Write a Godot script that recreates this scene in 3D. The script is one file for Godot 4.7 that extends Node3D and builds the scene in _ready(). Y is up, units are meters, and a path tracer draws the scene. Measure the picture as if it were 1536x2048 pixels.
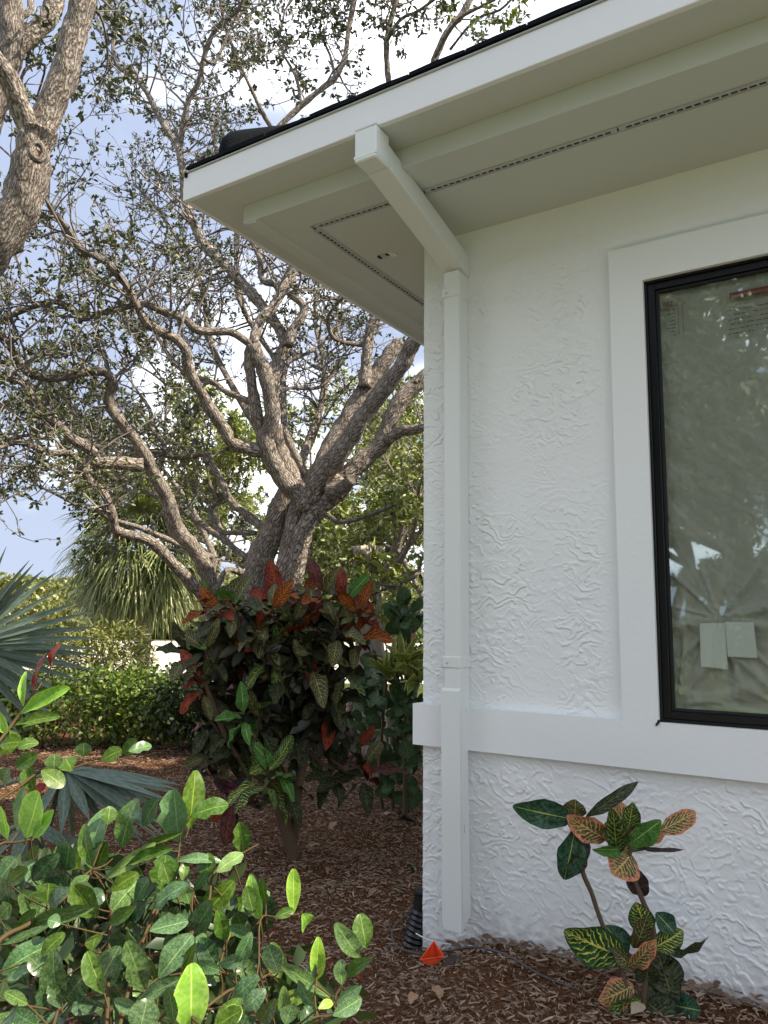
extends Node3D

# ------------------------------------------------------------------ shared state
var rng := RandomNumberGenerator.new()
var M := {}
var lump := FastNoiseLite.new()
var gnoise := FastNoiseLite.new()
const OUT := Vector3(0.53, -0.02, 0.84)   # the garden side of the house, where the added slab lies

func _ready() -> void:
	# ---------------- camera
	var cam := Camera3D.new()
	cam.name = "camera"
	cam.fov = 66.88
	cam.keep_aspect = Camera3D.KEEP_HEIGHT
	cam.near = 0.05
	cam.far = 400.0
	cam.transform = Transform3D(Basis(Vector3(0.84571, 0.00895, -0.53356), Vector3(0.06298, 0.99120, 0.11644), Vector3(0.52991, -0.13208, 0.83771)), Vector3(1.8628, 1.5, 3.3122))
	add_child(cam)
	cam.current = true
	# ---------------- sky
	var env := Environment.new()
	env.background_mode = Environment.BG_SKY
	env.tonemap_mode = Environment.TONE_MAPPER_LINEAR
	env.tonemap_exposure = 2.0
	env.sdfgi_enabled = true
	env.ssao_enabled = true
	env.ssil_enabled = true
	var sm := ProceduralSkyMaterial.new()
	sm.sky_top_color = Color(0.565, 0.61, 0.705)
	sm.sky_horizon_color = Color(0.60, 0.64, 0.715)
	sm.sky_curve = 0.16
	sm.ground_bottom_color = Color(0.16, 0.14, 0.11)
	sm.ground_horizon_color = Color(0.30, 0.28, 0.24)
	sm.sun_angle_max = 1.0
	sm.sky_cover = clouds()
	sm.sky_cover_modulate = Color(1, 1, 1, 1)
	sm.sky_energy_multiplier = 1.0
	var sky := Sky.new()
	sky.sky_material = sm
	env.sky = sky
	env.background_energy_multiplier = 1.0
	var we := WorldEnvironment.new()
	we.name = "world_environment"
	we.environment = env
	add_child(we)
	# ---------------- sun, behind the house and to the right
	var sun := DirectionalLight3D.new()
	sun.name = "sun"
	sun.light_energy = 1.6
	sun.light_color = Color(1.0, 0.95, 0.86)
	sun.light_angular_distance = 0.6
	sun.shadow_enabled = true
	add_child(sun)
	var from := Vector3(0.62, 0.68, -0.20).normalized()
	sun.look_at_from_position(from * 30.0, Vector3.ZERO, Vector3.UP)

	rng.seed = 11
	lump.seed = 5
	lump.frequency = 9.0
	lump.fractal_octaves = 2
	gnoise.seed = 9
	gnoise.frequency = 0.9
	materials()
	setting()
	house()
	downspout()
	window_things()
	main_tree()
	front_tree()
	roof_tree()
	back_trees()
	facing_trees()
	hedge_and_far()
	sabal()
	croton_big()
	dark_bushes()
	silver_palm()
	cocoplum()
	croton_small()
	small_things()
	rng.seed = 99
	leaf_litter()
	mulch_chips()

# ------------------------------------------------------------------ scene helpers
func thing(called: String, label: String, category: String, at := Vector3.ZERO, group := "") -> Node3D:
	var o := Node3D.new()
	o.name = called
	o.position = at
	add_child(o, true)
	rng.seed = label.hash()
	return tag(o, label, category, group)

func tag(o: Node3D, label: String, category: String, group := "") -> Node3D:
	o.set_meta("label", label)
	o.set_meta("category", category)
	if group != "":
		o.set_meta("group", group)
	return o

func part(called: String, mesh: Mesh, mat: Material, parent: Node = self, stuff := false) -> MeshInstance3D:
	var o := MeshInstance3D.new()
	o.name = called
	o.mesh = mesh
	o.material_override = mat
	parent.add_child(o, true)
	if stuff:
		o.set_meta("kind", "stuff")
	return o

func inst(called: String, mesh: Mesh, mat: Material, parent: Node, t: Transform3D) -> MeshInstance3D:
	var o := MeshInstance3D.new()
	o.name = called
	o.mesh = mesh
	o.material_override = mat
	o.transform = t
	parent.add_child(o, true)
	return o

func struct(called: String, mesh: Mesh, mat: Material, label := "") -> MeshInstance3D:
	var o := part(called, mesh, mat, self)
	o.set_meta("kind", "structure")
	if label != "":
		o.set_meta("label", label)
	return o

func rr(a: float, b: float) -> float:
	return rng.randf_range(a, b)

func rdir() -> Vector3:
	var v := Vector3(rng.randfn(), rng.randfn(), rng.randfn())
	return v.normalized() if v.length() > 0.01 else Vector3.UP

func smooth(a: float, b: float, x: float) -> float:
	var t := clampf((x - a) / (b - a), 0.0, 1.0)
	return t * t * (3.0 - 2.0 * t)

func ground_y(x: float, z: float) -> float:
	var near := 1.0 - smooth(9.0, 14.0, Vector2(x, z).length())
	var h := 0.105 * smooth(0.0, 0.55, x) * (1.0 - smooth(0.5, 1.6, z))
	h += near * (0.035 * gnoise.get_noise_2d(x, z) + 0.02 * gnoise.get_noise_2d(x * 3.1, z * 3.1))
	h -= 0.03 * (1.0 - smooth(0.0, 0.4, Vector2(x + 0.05, z - 0.05).length()))
	return h

# ------------------------------------------------------------------ mesh helpers
func bevel_box(a: Vector3, b: Vector3, r := 0.004) -> ArrayMesh:
	var st := SurfaceTool.new()
	st.begin(Mesh.PRIMITIVE_TRIANGLES)
	put_box(st, a, b, r)
	st.generate_normals()
	return st.commit()

func put_box(st: SurfaceTool, a: Vector3, b: Vector3, r := 0.004) -> void:
	var lo := Vector3(minf(a.x, b.x), minf(a.y, b.y), minf(a.z, b.z))
	var hi := Vector3(maxf(a.x, b.x), maxf(a.y, b.y), maxf(a.z, b.z))
	var c := (lo + hi) / 2.0
	var h := (hi - lo) / 2.0
	var q := minf(r, minf(h.x, minf(h.y, h.z)) * 0.9)
	st.set_smooth_group(-1)
	var p := func(sx: int, sy: int, sz: int, ax: int) -> Vector3:
		var v := Vector3(sx * (h.x - q), sy * (h.y - q), sz * (h.z - q))
		v[ax] += q * [sx, sy, sz][ax]
		return c + v
	var quad := func(w: Array, n: Vector3) -> void:
		var g: Vector3 = (w[1] - w[0]).cross(w[2] - w[0])
		if g.dot(n) > 0.0:
			w.reverse()
		for k in [0, 1, 2, 0, 2, 3]:
			st.add_vertex(w[k])
	for ax in 3:
		var i := (ax + 1) % 3
		var j := (ax + 2) % 3
		for s in [-1, 1]:
			var w := []
			for e in [[-1, -1], [1, -1], [1, 1], [-1, 1]]:
				var d := [0, 0, 0]
				d[ax] = s
				d[i] = e[0]
				d[j] = e[1]
				w.append(p.call(d[0], d[1], d[2], ax))
			var n := Vector3.ZERO
			n[ax] = s
			quad.call(w, n)
		# the twelve edges
		for s in [-1, 1]:
			for t in [-1, 1]:
				var w := []
				for e in [[-1, i], [1, i], [1, j], [-1, j]]:
					var d := [0, 0, 0]
					d[ax] = e[0]
					d[i] = s
					d[j] = t
					w.append(p.call(d[0], d[1], d[2], e[1]))
				var n := Vector3.ZERO
				n[i] = s
				n[j] = t
				quad.call(w, n)
	for sx in [-1, 1]:
		for sy in [-1, 1]:
			for sz in [-1, 1]:
				var w: Array = [p.call(sx, sy, sz, 0), p.call(sx, sy, sz, 1), p.call(sx, sy, sz, 2)]
				var g: Vector3 = (w[1] - w[0]).cross(w[2] - w[0])
				if g.dot(Vector3(sx, sy, sz)) > 0.0:
					w.reverse()
				for v in w:
					st.add_vertex(v)

# a solid between two outlines of equal count (both run the same way round)
func prism(front: Array, back: Array) -> ArrayMesh:
	var st := SurfaceTool.new()
	st.begin(Mesh.PRIMITIVE_TRIANGLES)
	st.set_smooth_group(-1)
	var mid := Vector3.ZERO
	for v in front + back:
		mid += v
	mid /= float(front.size() * 2)
	var n := front.size()
	for k in n:
		var w := [front[k], front[(k + 1) % n], back[(k + 1) % n], back[k]]
		for f in [[0, 1, 2], [0, 2, 3]]:
			face(st, w[f[0]], w[f[1]], w[f[2]], mid)
	for k in range(1, n - 1):
		face(st, front[0], front[k], front[k + 1], mid)
		face(st, back[0], back[k], back[k + 1], mid)
	st.generate_normals()
	return st.commit()

func face(st: SurfaceTool, a: Vector3, b: Vector3, c: Vector3, mid: Vector3) -> void:
	var g := (b - a).cross(c - a)
	if g.dot((a + b + c) / 3.0 - mid) > 0.0:
		st.add_vertex(a)
		st.add_vertex(c)
		st.add_vertex(b)
	else:
		st.add_vertex(a)
		st.add_vertex(b)
		st.add_vertex(c)

func catmull(flat: Array, sub: int) -> Array:
	var pts := []
	for k in range(0, flat.size(), 4):
		pts.append([Vector3(flat[k], flat[k + 1], flat[k + 2]), float(flat[k + 3])])
	var out := []
	for k in pts.size() - 1:
		var a: Vector3 = pts[maxi(k - 1, 0)][0]
		var b: Vector3 = pts[k][0]
		var c: Vector3 = pts[k + 1][0]
		var d: Vector3 = pts[mini(k + 2, pts.size() - 1)][0]
		for s in sub:
			var t := float(s) / sub
			var v := 0.5 * ((2.0 * b) + (c - a) * t + (2.0 * a - 5.0 * b + 4.0 * c - d) * t * t + (3.0 * b - a - 3.0 * c + d) * t * t * t)
			out.append([v, lerpf(pts[k][1], pts[k + 1][1], t)])
	out.append(pts[-1])
	return out

# a limb: a tapered, lumpy tube through points with radii
func tube(flat: Array, sides := 10, sub := 4, bumpy := 0.16, closed := true) -> ArrayMesh:
	var pts := catmull(flat, sub)
	var V := PackedVector3Array()
	var U := PackedVector2Array()
	var X := PackedInt32Array()
	var up := Vector3(0.31, 0.2, 0.93)
	var run := 0.0
	var turns := maxf(1.0, roundf(pts[0][1] * TAU / 0.3))
	for k in pts.size():
		var here: Vector3 = pts[k][0]
		var dir: Vector3 = (pts[mini(k + 1, pts.size() - 1)][0] - pts[maxi(k - 1, 0)][0]).normalized()
		up = (up - dir * up.dot(dir)).normalized()
		var side := dir.cross(up)
		if k > 0:
			run += here.distance_to(pts[k - 1][0])
		for s in sides + 1:
			var a := TAU * float(s % sides) / sides
			var d := up * cos(a) + side * sin(a)
			var r: float = pts[k][1]
			var q := here + d * r
			r *= 1.0 + bumpy * lump.get_noise_3dv(q * 0.6) + bumpy * 0.7 * lump.get_noise_3dv(q * 2.0 + Vector3(7, 3, 1))
			V.append(here + d * r)
			U.append(Vector2(turns * s / sides, run / 0.3))
	var w := sides + 1
	for k in pts.size() - 1:
		for s in sides:
			var i := k * w + s
			X.append_array([i, i + 1, i + w, i + 1, i + w + 1, i + w])
	if closed:
		for e in [0, pts.size() - 1]:
			var ci := V.size()
			V.append(pts[e][0])
			U.append(Vector2(0, run / 0.3))
			for s in sides:
				var i: int = e * w + s
				if e == 0:
					X.append_array([ci, i + 1, i])
				else:
					X.append_array([ci, i, i + 1])
	return smooth_mesh(V, U, X)

func smooth_mesh(V: PackedVector3Array, U: PackedVector2Array, X: PackedInt32Array) -> ArrayMesh:
	var N := PackedVector3Array()
	N.resize(V.size())
	for k in range(0, X.size(), 3):
		var g := (V[X[k + 2]] - V[X[k]]).cross(V[X[k + 1]] - V[X[k]])
		N[X[k]] += g
		N[X[k + 1]] += g
		N[X[k + 2]] += g
	# weld the normals of points that coincide (seams)
	var seen := {}
	for k in V.size():
		var key := Vector3i(V[k] * 20000.0)
		seen[key] = seen.get(key, Vector3.ZERO) + N[k]
	for k in V.size():
		var g: Vector3 = seen[Vector3i(V[k] * 20000.0)]
		N[k] = g.normalized() if g.length() > 0.0 else Vector3.UP
	var arr := []
	arr.resize(Mesh.ARRAY_MAX)
	arr[Mesh.ARRAY_VERTEX] = V
	arr[Mesh.ARRAY_NORMAL] = N
	arr[Mesh.ARRAY_TEX_UV] = U
	arr[Mesh.ARRAY_INDEX] = X
	var m := ArrayMesh.new()
	m.add_surface_from_arrays(Mesh.PRIMITIVE_TRIANGLES, arr)
	return m

# many small faces with colours: leaves and twigs too small to pick apart
class Cloud:
	var v := PackedVector3Array()
	var n := PackedVector3Array()
	var c := PackedColorArray()
	var x := PackedInt32Array()
	func leaf(p: Vector3, dir: Vector3, nor: Vector3, L: float, W: float, col: Color) -> void:
		var s := dir.cross(nor)
		if s.length() < 0.01:
			s = dir.cross(Vector3(0.3, 0.9, 0.1))
		s = s.normalized()
		var m := s.cross(dir).normalized()
		var b := v.size()
		var q := p + dir * (L * 0.42)
		var r := p + dir * (L * 0.78) - m * (L * 0.05)
		v.append(p)
		v.append(q - s * (W * 0.5) + m * (W * 0.16))
		v.append(q + s * (W * 0.5) + m * (W * 0.16))
		v.append(r - s * (W * 0.38) + m * (W * 0.08))
		v.append(r + s * (W * 0.38) + m * (W * 0.08))
		v.append(p + dir * L - m * (L * 0.1))
		for k in 6:
			c.append(col)
		var nl := (m + s * 0.3).normalized()
		var nr := (m - s * 0.3).normalized()
		n.append(m)
		n.append(nl)
		n.append(nr)
		n.append(nl)
		n.append(nr)
		n.append(m)
		x.append_array([b, b + 1, b + 2, b + 1, b + 4, b + 2, b + 1, b + 3, b + 4, b + 3, b + 5, b + 4])
	func seg(a: Vector3, b: Vector3, ra: float, rb: float, col: Color) -> void:
		var d := (b - a).normalized()
		var s := d.cross(Vector3(0.37, 0.2, 0.91)).normalized()
		var t := d.cross(s)
		var i := v.size()
		for k in 3:
			var o := s * cos(TAU * k / 3.0) + t * sin(TAU * k / 3.0)
			v.append(a + o * ra)
			v.append(b + o * rb)
			n.append(o)
			n.append(o)
			c.append(col)
			c.append(col)
		for k in 3:
			var e := i + 2 * k
			var f := i + 2 * ((k + 1) % 3)
			x.append_array([e, e + 1, f, f, e + 1, f + 1])
	func mesh() -> ArrayMesh:
		var arr := []
		arr.resize(Mesh.ARRAY_MAX)
		arr[Mesh.ARRAY_VERTEX] = v
		arr[Mesh.ARRAY_NORMAL] = n
		arr[Mesh.ARRAY_COLOR] = c
		arr[Mesh.ARRAY_INDEX] = x
		var m := ArrayMesh.new()
		m.add_surface_from_arrays(Mesh.PRIMITIVE_TRIANGLES, arr)
		return m

# one broad leaf, one unit long along +y, one unit wide along x, facing +z
func leaf_mesh(kind: String, bend: float, fold: float, ripple: float, twist: float, seed_: int, bite := 0.0) -> ArrayMesh:
	var V := PackedVector3Array()
	var U := PackedVector2Array()
	var X := PackedInt32Array()
	var nx := 2
	var ny := 10
	var ph := float(seed_) * 1.7
	for j in ny + 1:
		var t: float = [0.0, 0.05, 0.14, 0.27, 0.41, 0.55, 0.69, 0.81, 0.91, 0.97, 1.0][j]
		var w := 0.0
		match kind:
			"obovate":
				w = pow(sin(PI * clampf(pow(t, 1.25) * 0.97 + 0.005, 0.0, 1.0)), 0.60)
			"elliptic":
				w = pow(sin(PI * clampf(t * 0.98 + 0.01, 0.0, 1.0)), 0.72)
			"lance":
				w = pow(sin(PI * pow(t, 0.8)), 1.05)
		w = maxf(w, 0.03)
		for i in nx + 1:
			var u := float(i) / nx * 2.0 - 1.0
			var x := u * 0.5 * w
			if bite != 0.0 and u * bite > 0.0:
				x *= 1.0 - absf(bite) * (1.0 - smooth(0.02, 0.13, absf(t - 0.62 - 0.06 * sin(ph))))
			var z := absf(u) * fold * w * 0.5 + ripple * w * absf(u) * sin(t * 13.0 + ph + u * 1.4) - bend * t * t
			var tw := twist * t
			V.append(Vector3(x * cos(tw) - z * sin(tw), t - 0.25 * bend * bend * t * t, x * sin(tw) + z * cos(tw)))
			U.append(Vector2(0.5 + 0.5 * u, 1.0 - t))
	for j in ny:
		for i in nx:
			var k := j * (nx + 1) + i
			X.append_array([k, k + nx + 1, k + 1, k + 1, k + nx + 1, k + nx + 2])
	return smooth_mesh(V, U, X)

# where a leaf stands: base, tip, width, the way its face looks
func leaf_at(b: Vector3, t: Vector3, w: float, nor: Vector3, thick := 1.0) -> Transform3D:
	var y := t - b
	var z := (nor - y.normalized() * nor.dot(y.normalized()))
	if z.length() < 0.05:
		z = Vector3(0.2, 0.4, 0.9)
		z = z - y.normalized() * z.dot(y.normalized())
	z = z.normalized()
	var x := y.normalized().cross(z)
	return Transform3D(Basis(x * w, y, z * y.length() * thick), b)

# ------------------------------------------------------------------ materials
func srgb(r: float, g: float, b: float) -> Color:
	return Color(r, g, b).linear_to_srgb()

func mat(called: String, albedo: Color, rough: float, spec := 0.5) -> StandardMaterial3D:
	var m := StandardMaterial3D.new()
	m.resource_name = called
	m.albedo_color = albedo
	m.roughness = rough
	m.metallic_specular = spec
	return m

func tex(im: Image) -> ImageTexture:
	return ImageTexture.create_from_image(im)

func noise(seed_: int, freq: float, octaves := 4, type := FastNoiseLite.TYPE_SIMPLEX_SMOOTH) -> FastNoiseLite:
	var f := FastNoiseLite.new()
	f.noise_type = type
	f.seed = seed_
	f.frequency = freq
	f.fractal_octaves = octaves
	return f

func ramp(stops: Array) -> Gradient:
	var g := Gradient.new()
	var o := PackedFloat32Array()
	var c := PackedColorArray()
	for s in stops:
		o.append(s[0])
		c.append(s[1])
	g.offsets = o
	g.colors = c
	return g

func noise_tex(f: FastNoiseLite, w: int, h: int, g: Gradient = null) -> NoiseTexture2D:
	var t := NoiseTexture2D.new()
	t.noise = f
	t.width = w
	t.height = h
	t.seamless = true
	t.normalize = true
	t.generate_mipmaps = false
	if g:
		t.color_ramp = g
	return t

func clouds() -> ImageTexture:
	var w := 1024
	var h := 512
	var f := noise(2896, 1.5, 5)
	var g := noise(4, 4.0, 4)
	var im := Image.create(w, h, false, Image.FORMAT_RGBAF)
	for y in h:
		var el := PI * (0.5 - (y + 0.5) / h)
		for x in w:
			var a := TAU * (x + 0.5) / w
			if el < -0.05:
				im.set_pixel(x, y, Color(0, 0, 0, 0))
				continue
			var d := Vector3(sin(a) * cos(el), sin(el), -cos(a) * cos(el))
			# the layer is seen more edge-on towards the horizon: streaks there
			var q := Vector3(d.x, d.y * 3.2, d.z) / (0.55 + maxf(d.y, 0.0))
			var n := 0.5 + 0.62 * f.get_noise_3dv(q) + 0.16 * g.get_noise_3dv(q)
			var k := smooth(0.42, 0.72, n)
			var v := 0.72 * k + 0.45 * smooth(0.62, 0.9, n)
			im.set_pixel(x, y, Color(v, v * 0.99, v * 0.94, 1.0))
	return tex(im)

func leaf_tex(base: Color, vein: Color, edge: Color, tip: Color, pairs: float, side: float, vw: float, spots: float, seed_: int) -> ImageTexture:
	var w := 96
	var h := 192
	var f := noise(seed_, 0.045, 3)
	var s := noise(seed_ + 50, 0.10, 1, FastNoiseLite.TYPE_CELLULAR)
	var im := Image.create(w, h, false, Image.FORMAT_RGB8)
	for y in h:
		var t := 1.0 - (y + 0.5) / h
		for x in w:
			var u := absf((x + 0.5) / w * 2.0 - 1.0)
			var n := f.get_noise_2d(x, y)
			var c := base.lerp(base.lightened(0.25), clampf(0.5 + n, 0.0, 1.0) * 0.7)
			c = c.lerp(tip, clampf((t - 0.55) * 1.8 + n * 0.5, 0.0, 1.0) * tip.a)
			c = c.lerp(edge, smooth(0.62, 0.98, u + 0.25 * n) * edge.a)
			var lat := absf(fposmod((t - 0.30 * u + 0.05 * n) * pairs, 1.0) - 0.5)
			var fade := side * (1.0 - smooth(0.7, 0.98, u))
			c = c.lerp(vein, fade * (1.0 - smooth(vw * 0.4, vw, lat + 0.10 * absf(n))))
			c = c.lerp(vein, 0.9 * (1.0 - smooth(0.015, 0.07, u)))
			if spots > 0.0 and s.get_noise_2d(x, y) < -0.96 + spots * 0.035:
				c = c.lerp(Color(0.80, 0.84, 0.78), 0.75)
			im.set_pixel(x, y, c)
	return tex(im)

func leaf_mat(called: String, t: Texture2D, rough: float, back: Color, tint := Color.WHITE) -> StandardMaterial3D:
	var m := mat(called, tint, rough)
	m.albedo_texture = t
	m.metallic_specular = 0.26 if called.begins_with("croton") else 0.4
	m.backlight_enabled = true
	m.backlight = back
	m.cull_mode = BaseMaterial3D.CULL_DISABLED
	return m

func cloud_mat(called: String, rough: float, back: Color) -> StandardMaterial3D:
	var m := mat(called, Color.WHITE, rough)
	m.vertex_color_use_as_albedo = true
	if back.get_luminance() > 0.0:
		m.backlight_enabled = true
		m.backlight = back
	m.cull_mode = BaseMaterial3D.CULL_DISABLED
	return m

func c8(r: int, g: int, b: int, a := 1.0) -> Color:
	return Color(r / 255.0, g / 255.0, b / 255.0, a)

func stucco_height() -> ImageTexture:
	# knocked-down skim coats: flat flakes whose torn edges step up or down
	var s := 1024
	var f := noise(31, 0.0058, 6)
	f.fractal_gain = 0.58
	f.domain_warp_enabled = true
	f.domain_warp_amplitude = 40.0
	f.domain_warp_frequency = 0.010
	var a := f.get_seamless_image(s, s)
	var g := noise(33, 0.020, 3)
	var b := g.get_seamless_image(s, s)
	var k := noise(35, 0.0030, 2).get_seamless_image(s, s)
	a.convert(Image.FORMAT_L8)
	b.convert(Image.FORMAT_L8)
	k.convert(Image.FORMAT_L8)
	var da := a.get_data()
	var db := b.get_data()
	var dk := k.get_data()
	var o := PackedByteArray()
	o.resize(s * s)
	for i in s * s:
		var v := da[i] / 255.0 + 0.10 * (db[i] / 255.0 - 0.5)
		var quiet := clampf((dk[i] / 255.0 - 0.30) * 3.0, 0.0, 1.0)
		var e := 0.0
		for level in [0.35, 0.43, 0.50, 0.57, 0.64]:
			e += clampf((v - level) / 0.008, 0.0, 1.0) * 0.2
		# flakes thin out in the places that the trowel pressed smooth
		e = lerpf(0.5, e, 0.25 + 0.75 * quiet)
		o[i] = int(clampf(e, 0.0, 1.0) * 255.0)
	return tex(Image.create_from_data(s, s, false, Image.FORMAT_L8, o))

func materials() -> void:
	var white := srgb(0.83, 0.85, 0.84)
	M.stucco = mat("stucco", white, 0.62, 0.4)
	M.stucco.uv1_triplanar = true
	M.stucco.uv1_world_triplanar = true
	M.stucco.uv1_scale = Vector3(0.55, 0.95, 0.55)
	M.stucco.heightmap_enabled = true
	M.stucco.heightmap_texture = stucco_height()
	M.stucco.heightmap_scale = 0.5
	M.smooth = mat("smooth_stucco", srgb(0.82, 0.84, 0.83), 0.66, 0.4)
	M.smooth.uv1_triplanar = true
	M.smooth.uv1_world_triplanar = true
	M.smooth.uv1_scale = Vector3(1.6, 1.6, 1.6)
	M.smooth.heightmap_enabled = true
	M.smooth.heightmap_texture = noise_tex(noise(44, 0.03, 5), 512, 512)
	M.smooth.heightmap_scale = 0.06
	M.finish = M.smooth.duplicate()
	M.finish.vertex_color_use_as_albedo = true
	M.paint = mat("painted_board", srgb(0.79, 0.80, 0.80), 0.5, 0.45)
	M.paint.uv1_triplanar = true
	M.paint.uv1_world_triplanar = true
	M.paint.uv1_scale = Vector3(1.1, 4.0, 1.1)
	M.paint.heightmap_enabled = true
	M.paint.heightmap_texture = noise_tex(noise(45, 0.02, 4), 512, 512)
	M.paint.heightmap_scale = 0.02
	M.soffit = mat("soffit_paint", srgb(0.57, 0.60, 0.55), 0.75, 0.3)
	M.vent = mat("vent_strip", srgb(0.46, 0.47, 0.47), 0.5)
	M.dark = mat("dark_gap", srgb(0.012, 0.012, 0.012), 0.9)
	M.metal = mat("painted_metal", srgb(0.74, 0.77, 0.74), 0.42, 0.5)
	M.black = mat("black_frame", srgb(0.006, 0.006, 0.007), 0.3, 0.45)
	M.gasket = mat("gasket", srgb(0.004, 0.004, 0.004), 0.7)
	M.pipe = mat("black_plastic", srgb(0.010, 0.010, 0.011), 0.28)
	M.cable = mat("cable", srgb(0.08, 0.08, 0.08), 0.5)
	M.cable_white = mat("cable_white", srgb(0.75, 0.75, 0.75), 0.5)
	M.orange = mat("orange_plastic", srgb(0.86, 0.075, 0.015), 0.5)
	M.orange.backlight_enabled = true
	M.orange.backlight = Color(0.3, 0.06, 0.02)
	M.tile = mat("roof_tile", srgb(0.012, 0.014, 0.0165), 0.9, 0.12)
	M.tile.uv1_triplanar = true
	M.tile.uv1_scale = Vector3(6, 6, 6)
	M.tile.heightmap_enabled = true
	M.tile.heightmap_texture = noise_tex(noise(46, 0.03, 4), 256, 256)
	M.tile.heightmap_scale = 0.3
	M.red_print = mat("red_print", srgb(0.20, 0.045, 0.03), 0.7)
	M.pale_print = mat("pale_print", srgb(0.24, 0.13, 0.10), 0.7)
	M.brown_print = mat("brown_print", srgb(0.17, 0.135, 0.10), 0.7)
	M.note = mat("note_paper", srgb(0.62, 0.68, 0.57), 0.75)
	M.film = mat("masking_film", srgb(0.36, 0.385, 0.295), 0.42, 0.6)
	# coated pane: a thin mirror share, the rest passes
	var one := Image.create(4, 4, false, Image.FORMAT_RGB8)
	one.fill(Color.WHITE)
	M.pane = mat("window_pane", Color(0.86, 0.92, 0.92, 0.16), 0.02)
	M.pane.albedo_texture = tex(one)
	M.pane.transparency = BaseMaterial3D.TRANSPARENCY_ALPHA
	M.pane.metallic = 1.0
	# bark
	var bf := noise(61, 0.02, 4)
	bf.fractal_type = FastNoiseLite.FRACTAL_RIDGED
	bf.domain_warp_enabled = true
	bf.domain_warp_amplitude = 20.0
	var bi := bf.get_seamless_image(512, 160)
	bi.resize(512, 512)
	bi.convert(Image.FORMAT_RGB8)
	var lo := c8(104, 94, 84)
	var hi := c8(198, 189, 176)
	var bc := Image.create(512, 512, false, Image.FORMAT_RGB8)
	var spots := noise(62, 0.03, 3)
	for y in 512:
		for x in 512:
			var v := bi.get_pixel(x, y).r
			bi.set_pixel(x, y, Color(1.0 - v, 1.0 - v, 1.0 - v))
			var q := spots.get_noise_2d(x, y)
			var c := hi.lerp(lo, smooth(0.25, 0.85, v))
			c = c.lerp(c8(208, 205, 190), smooth(0.15, 0.45, q) * 0.6)
			bc.set_pixel(x, y, c)
	M.bark = mat("bark", Color(0.92, 0.91, 0.92), 0.9, 0.2)
	M.bark.albedo_texture = tex(bc)
	M.bark.heightmap_enabled = true
	M.bark.heightmap_texture = tex(bi)
	M.bark.heightmap_scale = 1.9
	M.bark_shaded = M.bark.duplicate()  # darker bark copy, shade put into the colour of the mirrored trunks
	M.bark_shaded.resource_name = "shaded_bark"
	M.bark_shaded.albedo_color = Color(0.42, 0.40, 0.38)
	M.wound = mat("bark_wound", c8(126, 112, 98), 0.9, 0.2)
	M.heartwood = mat("weathered_wood", c8(132, 112, 92), 0.95, 0.1)
	M.fibre = mat("weathered_trunk", c8(196, 184, 170), 0.95, 0.2)
	M.fibre.uv1_scale = Vector3(1, 0.12, 1)
	M.fibre.heightmap_enabled = true
	M.fibre.heightmap_texture = noise_tex(noise(64, 0.03, 4), 256, 256)
	M.fibre.heightmap_scale = 3.0
	M.twig = cloud_mat("twigs", 0.9, Color.BLACK)
	M.oak_leaf = cloud_mat("oak_leaves", 0.46, Color(0.42, 0.44, 0.16))
	M.bush_leaf = cloud_mat("bush_leaves", 0.42, Color(0.52, 0.58, 0.16))
	M.palm_leaf = cloud_mat("palm_leaflets", 0.45, Color(0.50, 0.54, 0.22))
	M.chip = cloud_mat("mulch_chips", 0.95, Color.BLACK)
	M.litter = cloud_mat("fallen_leaf", 0.85, Color.BLACK)
	# ground
	M.mulch = mat("mulch", c8(128, 98, 77), 1.0, 0.1)
	M.mulch.uv1_triplanar = true
	M.mulch.uv1_world_triplanar = true
	M.mulch.uv1_scale = Vector3(1.4, 1.4, 1.4)
	M.mulch.albedo_texture = noise_tex(noise(71, 0.05, 5), 512, 512, ramp([[0.0, c8(120, 90, 80)], [0.5, c8(200, 190, 180)], [1.0, c8(255, 240, 225)]]))
	M.mulch.heightmap_enabled = true
	M.mulch.heightmap_texture = noise_tex(noise(72, 0.06, 4), 512, 512)
	M.mulch.heightmap_scale = 2.0
	M.lawn = mat("lawn", c8(92, 108, 62), 1.0, 0.1)
	M.lawn.uv1_triplanar = true
	M.lawn.uv1_world_triplanar = true
	M.lawn.uv1_scale = Vector3(0.3, 0.3, 0.3)
	M.lawn.albedo_texture = noise_tex(noise(73, 0.04, 5), 512, 512, ramp([[0.0, c8(150, 140, 110)], [1.0, c8(255, 250, 235)]]))
	M.concrete = mat("concrete", srgb(0.44, 0.43, 0.40), 0.9, 0.2)
	M.sand = mat("pale_road", srgb(0.62, 0.58, 0.52), 0.95, 0.2)
	M.sand.uv1_triplanar = true
	M.sand.uv1_world_triplanar = true
	M.sand.uv1_scale = Vector3(0.2, 0.2, 0.2)
	M.sand.albedo_texture = noise_tex(noise(74, 0.05, 5), 256, 256, ramp([[0.0, c8(210, 205, 200)], [1.0, c8(255, 255, 255)]]))
	# leaves of the croton: pigment along the veins
	var none := Color(0, 0, 0, 0)
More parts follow.
